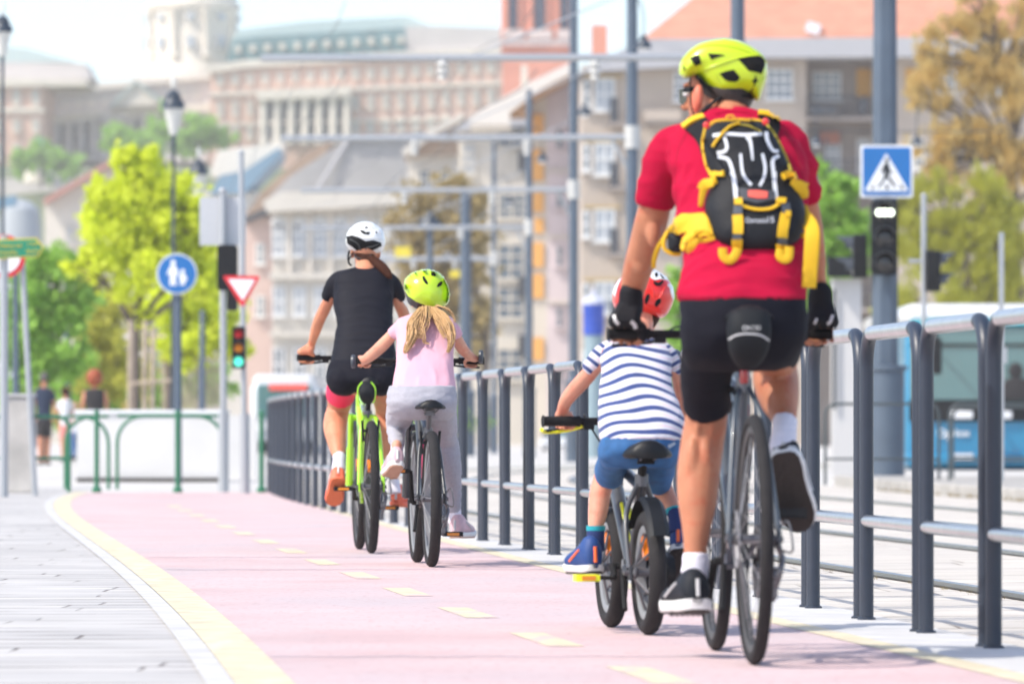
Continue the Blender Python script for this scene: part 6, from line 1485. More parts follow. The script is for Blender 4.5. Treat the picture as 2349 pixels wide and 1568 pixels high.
blk(t, 'string_course', rct(618, 625, 965, 640), 329.5, .8, M_cream); blk(t, 'string_course', rct(618, 760, 965, 772), 329.5, .8, M_cream)
t = thing('rose_house', 'rose coloured low house with brown and blue roofs beside the yellow tree', 'building', (XP(590, 345), 345, 0)); by = base_y(345)
blk(t, 'wall', rct(560, 498, 632, by), 345, 12, mat('salmon_render', (.55, .41, .36), .9)); blk(t, 'roof', [(556, 502), (600, 440), (700, 352), (760, 322), (700, 440), (640, 500)], 346, 8, M_brown)
blk(t, 'dark_eave', [(556, 500), (625, 470), (668, 420), (676, 424), (640, 480), (560, 512)], 344, 2, M_bar)
for y in (560, 680): win(t, 588, y, 606, y+44, 345, M_pane, M_frame, 2, 2, .1, .15)
t = thing('blue_roof_house', 'cream house with blue slate roof between the yellow tree and the slate roof', 'building', (XP(520, 380), 380, 0))
blk(t, 'wall', rct(430, 440, 600, base_y(380)), 380, 10, M_cream); blk(t, 'roof', [(480, 445), (505, 402), (560, 392), (640, 338), (640, 360), (600, 400), (560, 445)], 379, 9, M_slateb); blk(t, 'rear_gable', [(480, 402), (500, 345), (650, 325), (650, 345), (560, 395), (505, 405)], 388, 4, M_pal2)
t = thing('white_gable_house', 'white house wall with a rising roof line left of the yellow tree', 'building', (XP(170, 300), 300, 0))
blk(t, 'wall', [(102, 455), (250, 372), (330, 372), (330, base_y(300)), (102, base_y(300))], 300, 10, M_cream); blk(t, 'roof_edge', [(98, 458), (250, 368), (340, 368), (340, 376), (252, 378), (102, 468)], 299, 11, mat('red_brown_coping', (.42, .22, .18), .8))
for x, y in ((150, 520), (205, 500), (150, 640), (205, 640)): win(t, x, y, x+18, y+40, 300, M_panel, M_cream, 2, 2, .08, .12)
t = thing('grey_pavilion', 'grey round pavilion with a low domed roof at the left edge', 'building', (XP(45, 240), 240, 0)); S4 = SC(240)
mb = MB(); mb.lathe([(50/S4, 0), (50/S4, ZP(520, 240)), (45/S4, ZP(480, 240)), (25/S4, ZP(462, 240)), (.1, ZP(456, 240))], (XP(45, 240), 240, 0), 28); mb.build('drum', mat('grey_zinc', (.35, .38, .40), .5), t)
blk(t, 'blue_awning', [(-10, 455), (35, 448), (35, 470), (-10, 478)], 236, 1, M_slateb)
for y_, x0, x1, nm, lab, mm in ((955, 640, 1340, 'ground_floor_row', 'long low row of pale ground floors behind the tram tracks', M_cream),):
    t = thing(nm, lab, 'building', (XP(900, 360), 360, 0)); blk(t, 'wall', rct(600, 860, 1560, base_y(360)), 360, 6, mm)

# ------------------------------------------------------------------ trees and shrubs
def leafmat(name, c, tr=.45): return mat(name, c, .6, transl=tr, var=.2, vscale=2)
L_yel = [leafmat('spring_leaf_yellow', (.66, .72, .05), .5), leafmat('spring_leaf_lime', (.50, .64, .04), .5), leafmat('spring_leaf_green', (.30, .46, .05), .5)]
L_gre = [leafmat('leaf_fresh_green', (.30, .50, .08), .45), leafmat('leaf_mid_green', (.18, .36, .06), .4), leafmat('leaf_deep_green', (.09, .20, .05), .35)]
L_gol = [leafmat('leaf_gold', (.64, .49, .20), .4), leafmat('leaf_amber', (.52, .37, .16), .4), leafmat('leaf_olive', (.48, .48, .14), .4)]
L_wil = [leafmat('willow_yellow_green', (.50, .50, .08), .4), leafmat('willow_green', (.30, .38, .07), .4), leafmat('leaf_amber2', (.46, .32, .10), .4)]
L_bro = [leafmat('bud_ochre', (.38, .29, .11), .3), leafmat('bud_brown', (.24, .17, .09), .3), leafmat('bud_olive', (.32, .30, .11), .3)]
M_bark = mat('grey_bark', (.14, .11, .09), .9, var=.3, vscale=6, bump=.01, bscale=20); M_barkl = mat('pale_bark', (.30, .27, .24), .9, var=.25, vscale=6)
def tree(label, Y, blobs, trunk, mats, n, ls, bark=None, name='leafy_tree', cat='tree', seed=1, limb_r=.05, dY=1.0, group=None, streaky=0.0):
    random.seed(seed); S_ = SC(Y); bx = trunk[0][0]
    t = thing(name, label, cat, (XP(bx, Y), Y, 0), 0, group)
    mb = MB(); tp = [P(x, y, Y) for x, y, r in trunk]; mb.tube(catmull([tuple(p) for p in tp], 3) if len(tp) > 2 else tp, [a/S_ for a in ([q[0] for q in catmull([(r,) for x, y, r in trunk], 3)] if len(tp) > 2 else [r for x, y, r in trunk])], 10)
    top = tp[-1]
    for (x, y, r, *k) in blobs:
        c = P(x, y, Y)+Vector((0, random.uniform(-1, 1)*dY*r/S_*.5, 0)); src = tp[-1] if y < trunk[-1][1]+40 else tp[len(tp)//2]
        mid = src.lerp(c, .5)+Vector((random.uniform(-.2, .2), random.uniform(-.2, .2), .15))*r/S_
        mb.tube(catmull([tuple(src), tuple(mid), tuple(c)], 4), [lerp(limb_r, limb_r*.25, i/8) for i in range(9)], 6)
        for _ in range(7):
            e = c+Vector((random.gauss(0, .6), random.gauss(0, .6), random.gauss(0, .6)))*r/S_; mb.tube([mid.lerp(c, random.random()), e], [limb_r*.3, limb_r*.08], 5)
    mb.build('trunk', bark or M_bark, t)
    mb = MB(); tot = sum(b[2]**2 for b in blobs)
    for b in blobs:
        x, y, r = b[:3]; bias = b[3] if len(b) > 3 else None; c = P(x, y, Y); R_m = r/S_
        sub = [c+Vector((random.gauss(0, .55), random.gauss(0, .55)*dY, random.gauss(0, .55)))*R_m for _ in range(26)]
        m_ = int(n*r*r/tot)
        for k in range(m_):
            q = random.choice(sub); rr = R_m*.21; p = q+Vector((random.gauss(0, 1), random.gauss(0, 1)*dY, random.gauss(0, 1)))*rr
            a = Vector((random.gauss(0, 1), random.gauss(0, 1), random.gauss(0, 1))).normalized(); bb = a.orthogonal().normalized(); bb = (Matrix.Rotation(random.uniform(0, 6.28), 3, a) @ bb); cc = a.cross(bb); s_ = ls*random.uniform(.6, 1.4)
            if streaky: bb = Vector((random.gauss(0, .3), random.gauss(0, .3), -1)).normalized(); cc = bb.orthogonal().normalized()*.5; bb = bb*(1+streaky)
            mb.cur = (bias if bias is not None and random.random() < .7 else random.randrange(len(mats)))
            mb.add([p-bb*s_*.5, p+cc*s_*.35, p+bb*s_*.5, p-cc*s_*.35], [(0, 1, 2, 3)])
    me = bpy.data.meshes.new('crown'); me.from_pydata([tuple(v) for v in mb.v], [], mb.f); me.polygons.foreach_set('material_index', mb.mi)
    link('crown', me, mats, t, True, None)
    return t
tree('bright yellow green young tree in the light left of the centre', 105, [(285, 362, 26, 0), (340, 372, 26, 0), (300, 430, 52, 0), (245, 450, 34, 1), (370, 430, 46, 0), (420, 450, 34, 0), (230, 510, 40, 1), (300, 520, 70, 1), (390, 520, 66, 0), (450, 540, 44, 0), (250, 580, 50, 1), (340, 600, 66, 1), (430, 610, 56, 0), (480, 640, 34, 0), (200, 600, 30, 2)],
     [(312, base_y(105), 10), (312, 760, 8), (316, 560, 5)], L_yel, 15000, .14, seed=3, limb_r=.07)
tree('second yellow green tree with a thin trunk behind the round blue sign', 112, [(420, 640, 50, 0), (470, 690, 46, 0), (380, 690, 44, 1), (440, 760, 50, 0), (500, 760, 34, 1), (540, 800, 26, 1), (400, 790, 34, 1)], [(386, base_y(112), 7), (386, 820, 6), (392, 680, 4)], L_yel, 8000, .14, seed=4, limb_r=.05)
tree('golden leafed bushy tree behind the pedestrians at the left', 122, [(250, 700, 50, 0), (215, 780, 48, 1), (275, 800, 50, 0), (240, 870, 50, 1), (310, 870, 36, 2), (200, 650, 28, 2)], [(245, base_y(122), 8), (245, 880, 6), (245, 780, 4)], L_wil, 9000, .12, seed=5)
tree('fresh green tree at the left edge behind the direction sign', 118, [(80, 620, 40, 0), (150, 610, 40, 0), (40, 700, 50, 0), (110, 720, 56, 0), (40, 800, 50, 1), (120, 820, 56, 1), (60, 890, 46, 1), (170, 690, 36, 0)], [(100, base_y(118), 9), (100, 860, 7), (100, 720, 4)], L_gre, 12000, .14, seed=6)
tree('dark green hedge tree low behind the white parapet', 130, [(330, 900, 40, 1), (250, 920, 36, 1), (190, 900, 36, 2), (410, 900, 40, 0), (480, 880, 40, 0), (140, 940, 30, 1)], [(330, base_y(130), 6), (330, 960, 5), (330, 900, 3)], L_gre, 7000, .13, seed=8)
def scat(n, x0, y0, x1, y1, r0, r1, bias, sd, keep=lambda x, y: True):
    rr = random.Random(sd); out = []
    while len(out) < n:
        x, y = rr.uniform(x0, x1), rr.uniform(y0, y1)
        if keep(x, y): out.append((x, y, rr.uniform(r0, r1), bias if rr.random() < .75 else (bias+1) % 3))
    return out
tree('tall airy gold leafed tree hanging over the bus at the right edge', 130, scat(62, 2110, -40, 2460, 440, 18, 42, 0, 31, lambda x, y: x > 2110+abs(y-150)*.20+(70 if y < 60 else 0))+scat(14, 2090, 190, 2230, 400, 14, 26, 0, 32),
     [(2335, base_y(130), 16), (2330, 600, 14), (2320, 350, 10), (2300, 150, 5)], L_gol, 18000, .12, seed=9, limb_r=.06, streaky=.6)
tree('yellow green willow like tree in front of the apartment block', 126, scat(66, 2050, 400, 2460, 760, 18, 40, 0, 33, lambda x, y: x > 2050+max(0, 470-y)*.9)+scat(16, 2130, 500, 2350, 700, 20, 34, 2, 34),
     [(2230, base_y(126), 12), (2225, 760, 10), (2215, 560, 6)], L_wil, 24000, .12, seed=10, limb_r=.05, streaky=.6)
tree('fresh green sapling between the man and the thick mast', 110, [(1880, 385, 16, 0), (1905, 440, 34, 0), (1950, 430, 26, 0), (1890, 500, 40, 0), (1945, 510, 44, 0), (1880, 570, 40, 1), (1940, 580, 40, 1), (1870, 640, 34, 1), (1975, 560, 20, 0), (1850, 700, 40, 2)], [(1915, base_y(110), 7), (1912, 720, 6), (1910, 540, 4)], L_gre, 12000, .12, seed=12)
tree('sparse brown budding tree behind the woman and the girl', 200, [(960, 460, 40, 0), (1030, 440, 44, 0), (1085, 470, 34, 0), (940, 530, 44, 0), (1010, 530, 54, 0), (1080, 540, 44, 2), (960, 610, 50, 2), (1040, 620, 54, 1), (1100, 620, 34, 1), (1050, 700, 44, 1), (990, 700, 36, 2), (1110, 720, 40, 1), (1090, 800, 36, 1)],
     [(1118, base_y(200), 12), (1110, 900, 11), (1116, 800, 9), (1100, 700, 7), (1070, 600, 4)], L_bro, 9000, .20, seed=13, limb_r=.10, bark=M_bark)
tree('round green treetop below the palace dome', 640, [(300, 330, 34, 1), (270, 315, 26, 0), (340, 350, 30, 1)], [(305, 420, 3), (305, 350, 2)], L_gre, 3000, .7, seed=14, limb_r=.15)
tree('fresh green treetop right of the black lantern below the palace', 650, [(370, 300, 26, 0), (460, 305, 34, 0), (430, 330, 28, 1), (510, 325, 20, 0)], [(450, 420, 3), (450, 330, 2)], L_gre, 3000, .7, seed=15, limb_r=.15)
tree('dark green treetop behind the white chapel turret', 690, [(60, 370, 26, 1), (130, 370, 26, 2), (90, 350, 20, 1), (160, 385, 22, 1)], [(95, 430, 3), (95, 380, 2)], L_gre, 2500, .7, seed=16, limb_r=.15)
tree('green bush showing between the arm and the waist of the man in red', 112, [(1556, 650, 26, 1), (1545, 700, 34, 1), (1570, 770, 40, 0), (1540, 850, 44, 1), (1580, 930, 44, 0)], [(1560, base_y(112), 5), (1560, 900, 4), (1558, 760, 3)], L_gre, 5000, .11, seed=18, name='bush', cat='bush')
# ------------------------------------------------------------------ street furniture on the left
t = thing('round_path_sign', 'round blue sign with white adult and child figures on a dark pole', 'sign', (XP(408, 69), 69, 0)); Y = 69.0; S_ = SC(Y)
mb = MB(); mb.tube([P(409, base_y(Y), Y), P(408, 600, Y)], 8/S_, 12); mb.build('pole', M_pole, t)
Mf = Matrix.Rotation(math.pi/2, 3, 'X')
mb = MB(); mb.lathe([(0, 0), (46.5/S_, 0), (46.5/S_, .015), (0, .015)], P(406, 628, Y-.07), 36, Mf); mb.build('plate', M_signwhite, t)
mb = MB(); mb.lathe([(0, 0), (43.5/S_, 0), (43.5/S_, .004), (0, .004)], P(406, 628, Y-.086), 36, Mf); mb.build('blue_disc', M_signblue, t)
def fig(parent, name, polys, Y, m, th=.004):
    mb = MB()
    for pl in polys:
        fr = [P(x, y, Y) for x, y in pl]; n = len(pl); bk = [p+Vector((0, th, 0)) for p in fr]
        mb.add(fr+bk, [tuple(range(n)), tuple(range(n, 2*n))[::-1]]+[(k, n+k, n+(k+1) % n, (k+1) % n) for k in range(n)])
    return mb.build(name, m, parent, smooth=None)
def disc(cx, cy, r, n=14): return [(cx+r*math.cos(2*math.pi*k/n), cy+r*math.sin(2*math.pi*k/n)) for k in range(n)]
fig(t, 'pictogram', [disc(397, 602, 6), [(391, 609), (403, 609), (411, 630), (407, 632), (403, 624), (404, 655), (398, 655), (397, 636), (395, 655), (389, 655), (390, 624), (386, 631), (382, 629)], disc(419, 622, 5), [(414, 628), (424, 628), (430, 642), (426, 644), (424, 640), (424, 654), (420, 654), (419, 645), (417, 654), (413, 654), (413, 640), (410, 636)]], Y-.094, M_signwhite)
# yield sign with its pole, and the three-colour signal
Y = 59.0; S_ = SC(Y); t = thing('yield_sign', 'white triangular yield sign with red border on a tall galvanised pole', 'sign', (XP(562, Y), Y, 0))
mb = MB(); mb.tube([P(562, base_y(Y), Y), P(553, 352, Y)], 6.5/S_, 12); mb.ell(P(553, 351, Y), (8/S_, 8/S_, 6/S_)); mb.tube([P(562, base_y(Y), Y), P(561, 948, Y)], 11.5/S_, 14); mb.build('pole', M_back, t)
fig(t, 'red_border', [[(512, 635), (515, 632), (592, 633), (596, 636), (560, 700), (556, 702), (552, 700)]], Y-.09, M_signred, .015)
fig(t, 'white_field', [[(523, 640), (585, 641), (557, 689)]], Y-.097, M_signwhite)
sg = signal('street_signal', 'three colour traffic light with green lit, on the pole under the yield sign', XP(548, Y-.12), Y-.12, ZP(797, Y-.12), 30/S_, 96/S_, 3, [mat('red_lens', (.65, .01, .02), .3), mat('amber_lens', (.85, .28, .01), .3), mat('green_lens_lit', (.1, .7, .5), .3, emit=((.08, .75, .55), .8))], -1, True, d=.14)
Y = 61.0; S_ = SC(Y); t = thing('signal_pole', 'galvanised pole with a white board seen from behind', 'post', (XP(513, Y), Y, 0))
mb = MB(); mb.tube([P(513, base_y(Y), Y), P(511, 440, Y)], 7.5/S_, 12); mb.ell(P(511, 438, Y), (10/S_, 10/S_, 8/S_)); mb.tube([P(513, base_y(Y), Y), P(513, 945, Y)], 12/S_, 14); mb.build('tube', M_back, t)
mb = MB(); a = P(457, 562, Y-.02); b = P(563, 452, Y-.02); mb.box(((a.x+b.x)/2, Y+.06, (a.z+b.z)/2), (b.x-a.x, .02, b.z-a.z)); mb.build('board', mat('board_back', (.50, .52, .54), .5), t)
signal('rear_signal', 'black signal housing seen from behind, left of the yield sign', XP(522, 60.8), 60.8, ZP(614, 60.8), 46/S_, 104/S_, 2, [M_lensoff]*2, 1, True)
signal('rear_signal', 'lower narrow black signal housing behind the yield sign', XP(533, 60.5), 60.5, ZP(675, 60.5), 24/S_, 74/S_, 2, [M_lensoff]*2, 1, True)
# green direction sign and red ring sign at the left edge
Y = 56.0; S_ = SC(Y); t = thing('direction_sign', 'green arrow shaped direction sign with yellow lettering at the left edge', 'sign', (XP(10, Y), Y, 0))
fig(t, 'yellow_edge', [[(-70, 552), (84, 545), (100, 567), (88, 589), (-70, 597)]], Y-.08, mat('sign_yellow', (.72, .58, .05), .4), .02)
fig(t, 'green_field', [[(-68, 555), (82, 548.5), (96, 567), (86, 586), (-68, 593)]], Y-.085, mat('sign_green', (.01, .24, .13), .4))
M_sy = bpy.data.materials['sign_yellow']
text('lettering', 'Batthyany ter', 13/S_, M_sy, P(16, 563, Y-.09), parent=t, ext=.002); text('lettering', '1 KM', 12/S_, M_sy, P(75, 560, Y-.09), parent=t, ext=.002)
text('lettering', 'Szentendre', 13/S_, M_sy, P(10, 579, Y-.09), parent=t, ext=.002); text('lettering', '18 KM', 12/S_, M_sy, P(74, 577, Y-.09), parent=t, ext=.002)
mb = MB(); mb.tube([P(9, base_y(Y), Y), P(9, 540, Y)], 10/S_, 14); mb.build('pole', M_back, t)
Y = 57.5; S_ = SC(Y); t = thing('leaning_sign_post', 'slightly leaning thin galvanised post with a red ringed white sign', 'sign', (XP(78, Y), Y, 0))
mb = MB(); mb.tube([P(80, base_y(Y), Y), P(48, 545, Y)], 6.5/S_, 12); mb.build('post', M_back, t)
mb = MB(); mb.lathe([(0, 0), (50/S_, 0), (50/S_, .012), (0, .012)], P(8, 588, Y-.06), 36, Mf); mb.build('plate', M_signred, t)
mb = MB(); mb.lathe([(0, 0), (39/S_, 0), (39/S_, .004), (0, .004)], P(8, 588, Y-.076), 36, Mf); mb.build('white_disc', M_signwhite, t)
# concrete pillar and parapet
Y = 60.0; S_ = SC(Y); t = thing('concrete_pillar', 'squat off-white concrete pillar standing beside the leaning post', 'pillar', (XP(46, Y), Y, 0))
mb = MB(); mb.box((XP(46, Y), Y, ZP(910, Y)/2), (64/S_, .28, ZP(910, Y))); o = mb.build('block', mat('old_concrete', (.48, .46, .43), .9, var=.2, vscale=3, bump=.004, bscale=40), t)
o.modifiers.new('b', 'BEVEL').width = .02
mb = MB(); mb.box((XP(46, Y), Y, ZP(906, Y)), (70/S_, .32, .03)); mb.build('cap', M_kerb, t)
t = thing('white_parapet', 'low white painted parapet of the underpass behind the green rails', 'wall', (XP(300, 73), 73, 0)); M_par = mat('white_plaster', (.66, .65, .63), .8, var=.06, vscale=1.5)
mb = MB(); x0, x1 = XP(176, 73), XP(512, 73); z = ZP(947, 73)
mb.box(((x0+x1)/2, 73.6, z/2), (x1-x0, 1.2, z)); mb.build('wall', M_par, t, smooth=None)
mb = MB(); mb.box(((x0+x1)/2, 73.6, z+.02), (x1-x0+.06, 1.26, .04)); mb.build('coping', M_signwhite, t, smooth=None)
mb = MB(); mb.box(((x0+x1)/2, 72.97, .03), (x1-x0, .06, .05)); mb.build('base_joint', M_dark, t, smooth=None)
t = thing('white_parapet', 'second white parapet block behind the galvanised poles', 'wall', (XP(540, 78), 78, 0)); mb = MB(); mb.box((XP(545, 78), 78, ZP(952, 78)/2), (XP(590, 78)-XP(500, 78), .25, ZP(952, 78))); mb.build('wall', M_par, t, smooth=None)
# green tubular rails
M_grn = mat('bottle_green_paint', (.012, .16, .075), .35, coat=.3)
guard(-120, 158, 60, 955, 1050, 1130, 'bottle green hoop rail beside the concrete pillar', M_grn, .022, 'bottle green rails before the white parapet')
guard(150, 249, 64, 955, 955, 1122, 'narrow bottle green hoop with rounded right corner before the white parapet', M_grn, .02, 'bottle green rails before the white parapet', .3)
guard(269, 512, 64, 953, 953, 1122, 'wide bottle green hoop in the middle of the white parapet', M_grn, .02, 'bottle green rails before the white parapet', .3)
for px, lab in ((222, 'bottle green round post left of the round blue sign'), (408, 'bottle green round post right below the round blue sign'), (600, 'bottle green round post touching the far end of the grey railing')):
    t = thing('green_post', lab, 'bollard', (XP(px, 60), 60, 0), 0, 'bottle green posts'); mb = MB(); x = XP(px, 60); mb.tube([(x, 60, 0), (x, 60, ZP(948, 60))], .026, 14); mb.build('tube', M_grn, t); mb = MB(); mb.ell((x, 60, ZP(946, 60)), (.03, .03, .03)); mb.build('ball_cap', M_grn, t); mb = MB(); mb.lathe([(0, 0), (.05, 0), (.05, .05), (.028, .07)], (x, 60, 0), 14); mb.build('foot', M_grn, t)
# lantern posts
M_lglass = mat('lantern_glass', (.62, .62, .58), .3)
def lantern(px, pyc, Y, s, label):
    S_ = SC(Y); t = thing('lantern_post', label, 'street lamp', (XP(px, Y), Y, 0)); X = XP(px, Y); z = lambda y: ZP(pyc+y*s, Y); r = lambda a: a*s/S_
    mb = MB(); mb.lathe([(r(9), 0), (r(8), 1.2), (r(5.5), 1.4), (r(4), z(120)), (r(5), z(85)), (r(3), z(80)), (0, z(78))], (X, Y, 0), 14); mb.build('pole', M_lamp, t)
    mb = MB(); mb.lathe([(r(8), z(82)), (r(20), z(30)), (r(24), z(22)), (0, z(20))], (X, Y, 0), 16); mb.build('glass', M_lglass, t)
    mb = MB(); mb.lathe([(r(26), z(22)), (r(25), z(8)), (r(17), z(-2)), (r(18), z(-8)), (r(10), z(-18)), (r(4), z(-22)), (0, z(-24))], (X, Y, 0), 18); mb.build('hood', M_lamp, t)
    mb = MB(); mb.ell((X, Y, z(-33)), (r(5), r(5), r(9))); mb.lathe([(r(3), z(-24)), (r(6), z(-45)), (0, z(-58))], (X, Y, 0), 10); mb.build('finial', M_lglass, t)
lantern(398, 228, 95, 1.0, 'tall black lantern post with pale finial above the yellow green tree')
lantern(456, 383, 118, .82, 'smaller black lantern post just right of the yellow green tree')
lantern(6, 55, 80, .9, 'black lantern head cut by the top left corner')
for px, Y, wpx, yt, lab in ((107, 128, 10, 612, 'thin grey pole behind the man walking in navy'), (154, 122, 18, 628, 'thick grey blue pole between the walking man and the red haired woman'), (464, 96, 14, 715, 'dark grey pole right of the round blue sign'), (36, 100, 16, 600, 'grey blue pole behind the concrete pillar')):
    t = thing('street_pole', lab, 'pole', (XP(px, Y), Y, 0)); mb = MB(); r = wpx/2/SC(Y); mb.lathe([(r*1.3, 0), (r*1.2, 1), (r, 1.1), (r*.75, ZP(yt, Y)), (0, ZP(yt, Y)+.05)], (XP(px, Y), Y, 0), 14); mb.build('shaft', M_pole, t)
# timber tree guard and slat fence
M_timb = mat('weathered_timber', (.42, .34, .26), .9, var=.2, vscale=8)
t = thing('tree_guard', 'pale timber stakes with a cross bar round the trunk of the yellow green tree', 'tree guard', (XP(325, 103), 103, 0))
for x in (300, 334, 352): mb = MB(); mb.tube([P(x-4, base_y(103), 103), P(x, 735 if x != 352 else 750, 103)], .045, 8); mb.build('stake', M_timb, t)
mb = MB(); mb.tube([P(296, 880, 102.9), P(392, 872, 102.9)], .03, 6); mb.tube([P(380, 770, 102.9), P(352, 772, 102.9)], .03, 6); mb.build('cross_bar', M_timb, t)
t = thing('slat_fence', 'pale vertical slat fence behind the dark grey pole', 'fence', (XP(440, 112), 112, 0)); mb = MB()
for k in range(22): x = 372+k*6.2; mb.box((XP(x, 112), 112, ZP(820, 112)/2), (.032, .02, ZP(812+6*math.sin(k), 112)))
mb.build('slats', M_timb, t); mb = MB(); mb.box((XP(437, 112), 112.02, ZP(850, 112)), (1.2, .03, .05)); mb.build('top_bar', M_timb, t)

# ------------------------------------------------------------------ pedestrians (far, walking away)
def ped(label, px, Y, yt, yb, top, bottom, hair, skinm, wpx, hairy=None, step=.12, shorts=False, bag=None, longh=False, sleeve=True):
    h = (yb-yt); S_ = SC(Y); u = h; t = thing('person', label, 'person', (XP(px, Y), Y, 0))
    y = lambda f: yt+h*f; w_ = wpx/2
    mb = MB(); mb.ell(P(px, y(.065), Y), (.075, .095, .115)); mb.limb([(px, y(.1), Y, u*.022), (px, y(.17), Y, u*.03)], 10, 3)
    mb.rows([(y(.165), px-w_*.5, px+w_*.5, Y, .06), (y(.2), px-w_*.8, px+w_*.8, Y, .09), (y(.35), px-w_*.62, px+w_*.62, Y, .09), (y(.5), px-w_*.66, px+w_*.66, Y, .1), (y(.54), px-w_*.5, px+w_*.5, Y, .09)], 16, 3)
    for s in (-1, 1):
        mb.limb([(px+s*w_*.8, y(.21), Y, u*.025), (px+s*w_*.98, y(.33), Y+.03*s, u*.023), (px+s*w_*1.0, y(.42), Y-.05*s, u*.018), (px+s*w_*.95, y(.49), Y-.08*s, u*.015)], 8, 3); mb.limb([(px+s*w_*.95, y(.49), Y-.08*s, u*.013), (px+s*w_*.93, y(.54), Y-.08*s, u*.012)], 8, 2)
        mb.limb([(px+s*w_*.36, y(.5), Y, u*.045), (px+s*w_*.38, y(.72), Y+s*step*.7, u*.032), (px+s*w_*.36, y(.96), Y+s*step*2*.6-.05, u*.018)], 10, 3); mb.limb([(px+s*w_*.36, y(.98), Y+s*step*1.2-.06, u*.016), (px+s*w_*.38, y(.985), Y+s*step*1.2+.12, u*.014)], 8, 2)
    garment('body', mb, .014, skinm, t, 2)
    mb = MB(); mb.rows([(y(.165), px-w_*.45, px+w_*.45, Y, .075), (y(.19), px-w_*.82, px+w_*.82, Y, .105), (y(.3), px-w_*.78, px+w_*.78, Y, .115), (y(.42), px-w_*.68, px+w_*.68, Y, .11), (y(.52), px-w_*.72, px+w_*.72, Y, .12)], 18, 3)
    if sleeve:
        for s in (-1, 1): flatlimb(mb, [(px+s*w_*.74, y(.205), Y, u*.034), (px+s*w_*.95, y(.30), Y+.03*s, u*.031)], 10, 3)
    garment('top', mb, .014, top, t, 3)
    mb = MB(); mb.rows([(y(.49), px-w_*.70, px+w_*.70, Y, .115), (y(.56), px-w_*.72, px+w_*.72, Y, .12), (y(.60), px-w_*.5, px+w_*.5, Y, .1)], 16, 3); e = .70 if shorts else .95
    for s in (-1, 1): flatlimb(mb, [(px+s*w_*.36, y(.53), Y, u*.053), (px+s*w_*.38, y(.70), Y+s*step*.65, u*.042)]+([] if shorts else [(px+s*w_*.36, y(.95), Y+s*step*1.2-.05, u*.026)]), 10, 3)
    garment('trousers', mb, .014, bottom, t, 3)
    mb = MB(); mb.ell(P(px, y(.055), Y-.01), (.088, .105, .105) if not hairy else (.135, .14, .15))
    if longh: mb.rows([(y(.05), px-u*.05, px+u*.05, Y-.03, .1), (y(.15), px-u*.05, px+u*.05, Y-.05, .08), (y(.2), px-u*.03, px+u*.03, Y-.06, .05)], 12, 3)
    garment('hair', mb, .012, hair, t, 2)
    for s in (-1, 1): mb = MB(); p = P(px+s*w_*.37, y(1.0), Y+s*step*1.2); mb.box(p+Vector((0, .03, .03)), (.085, .26, .07)); mb.build('shoe', M_foam, t)
    return t
M_gh = mat('greying_hair', (.10, .09, .085), .7); M_rh = mat('copper_red_hair', (.30, .06, .015), .6, bump=.01, bscale=30)
M_nv = mat('navy_tee', (.012, .025, .06), .8); M_wt = mat('white_tee', (.65, .66, .70), .8); M_bk = mat('black_tee', (.02, .018, .02), .8); M_sk = mat('coral_skirt', (.65, .25, .22), .8); M_bj = mat('blue_jeans_far', (.06, .14, .30), .8)
ped('man in navy T-shirt and dark shorts walking away beside the concrete pillar', 101, 111, 853, 1066, M_nv, M_bk, M_gh, M_skin_w, 46, shorts=True)
ped('small person in white top and coral skirt walking beside the man in navy', 150, 113, 888, 1056, M_wt, M_sk, M_hairb, M_skin_w, 34, shorts=True)
ped('child in blue jeans partly hidden behind the green post', 172, 116, 925, 1054, M_wt, M_bj, M_hairf, M_skin_k, 24)
ped('woman with bushy red hair and black top behind the white parapet', 217, 92, 853, 1082, M_bk, M_bk, M_rh, M_skin_w, 56, hairy=True, sleeve=False)
ped('distant person with fair hair beyond the white parapet, right of the red haired woman', 290, 128, 922, 1056, M_sk, M_bj, M_hairf, M_skin_w, 30)
ped('distant person in pale pink beyond the white parapet beside the timber stakes', 357, 132, 915, 1053, M_wt, M_bj, M_hairf, M_skin_k, 30)

# ------------------------------------------------------------------ bus at the right, tram at the left
M_busb = mat('bus_blue_paint', (.012, .20, .36), .3, coat=.5); M_busw = mat('bus_white_paint', (.62, .63, .64), .3, coat=.4); M_bust = mat('bus_teal_stripe', (.02, .42, .50), .35)
M_wind = mat('windscreen', (.09, .19, .20), .06, spec=.8, coat=1)
Y = 95.0; S_ = SC(Y); X0, X1 = XP(2076, Y), XP(2432, Y); t = thing('city_bus', 'blue city bus with white roof, front towards us, cut by the right edge', 'bus', ((X0+X1)/2, Y, 0))
def face_slab(parent, name, x0, y0, x1, y1, Yf, d, m, bev=.0):
    mb = MB(); a = P(x0, y1, Yf); b = P(x1, y0, Yf); mb.box(((a.x+b.x)/2, Yf+d/2, (a.z+b.z)/2), (b.x-a.x, d, b.z-a.z)); o = mb.build(name, m, parent, smooth=30)
    if bev: q = o.modifiers.new('b', 'BEVEL'); q.width = bev; q.segments = 4
    return o
face_slab(t, 'body', 2076, 740, 2432, 1076, Y, 11, M_busb, .12); face_slab(t, 'roof', 2072, 696, 2436, 746, Y-.08, 11.2, M_busw, .22)
face_slab(t, 'teal_band', 2090, 735, 2430, 745, Y-.12, .1, M_bust); wsn = face_slab(t, 'windscreen', 2090, 748, 2424, 918, Y-.06, .1, M_wind, .04)
face_slab(wsn, 'wiper_trim', 2088, 788, 2426, 794, Y-.09, .04, M_black); face_slab(t, 'black_band', 2086, 918, 2426, 966, Y-.05, .1, M_black); face_slab(t, 'bumper', 2076, 1040, 2432, 1066, Y-.14, .3, M_busb, .06)
for x in (2195, 2290): face_slab(t, 'headlight', x-12 if x < 2200 else 2286, 942, 2232 if x < 2200 else 2322, 960, Y-.1, .06, M_white, .02)
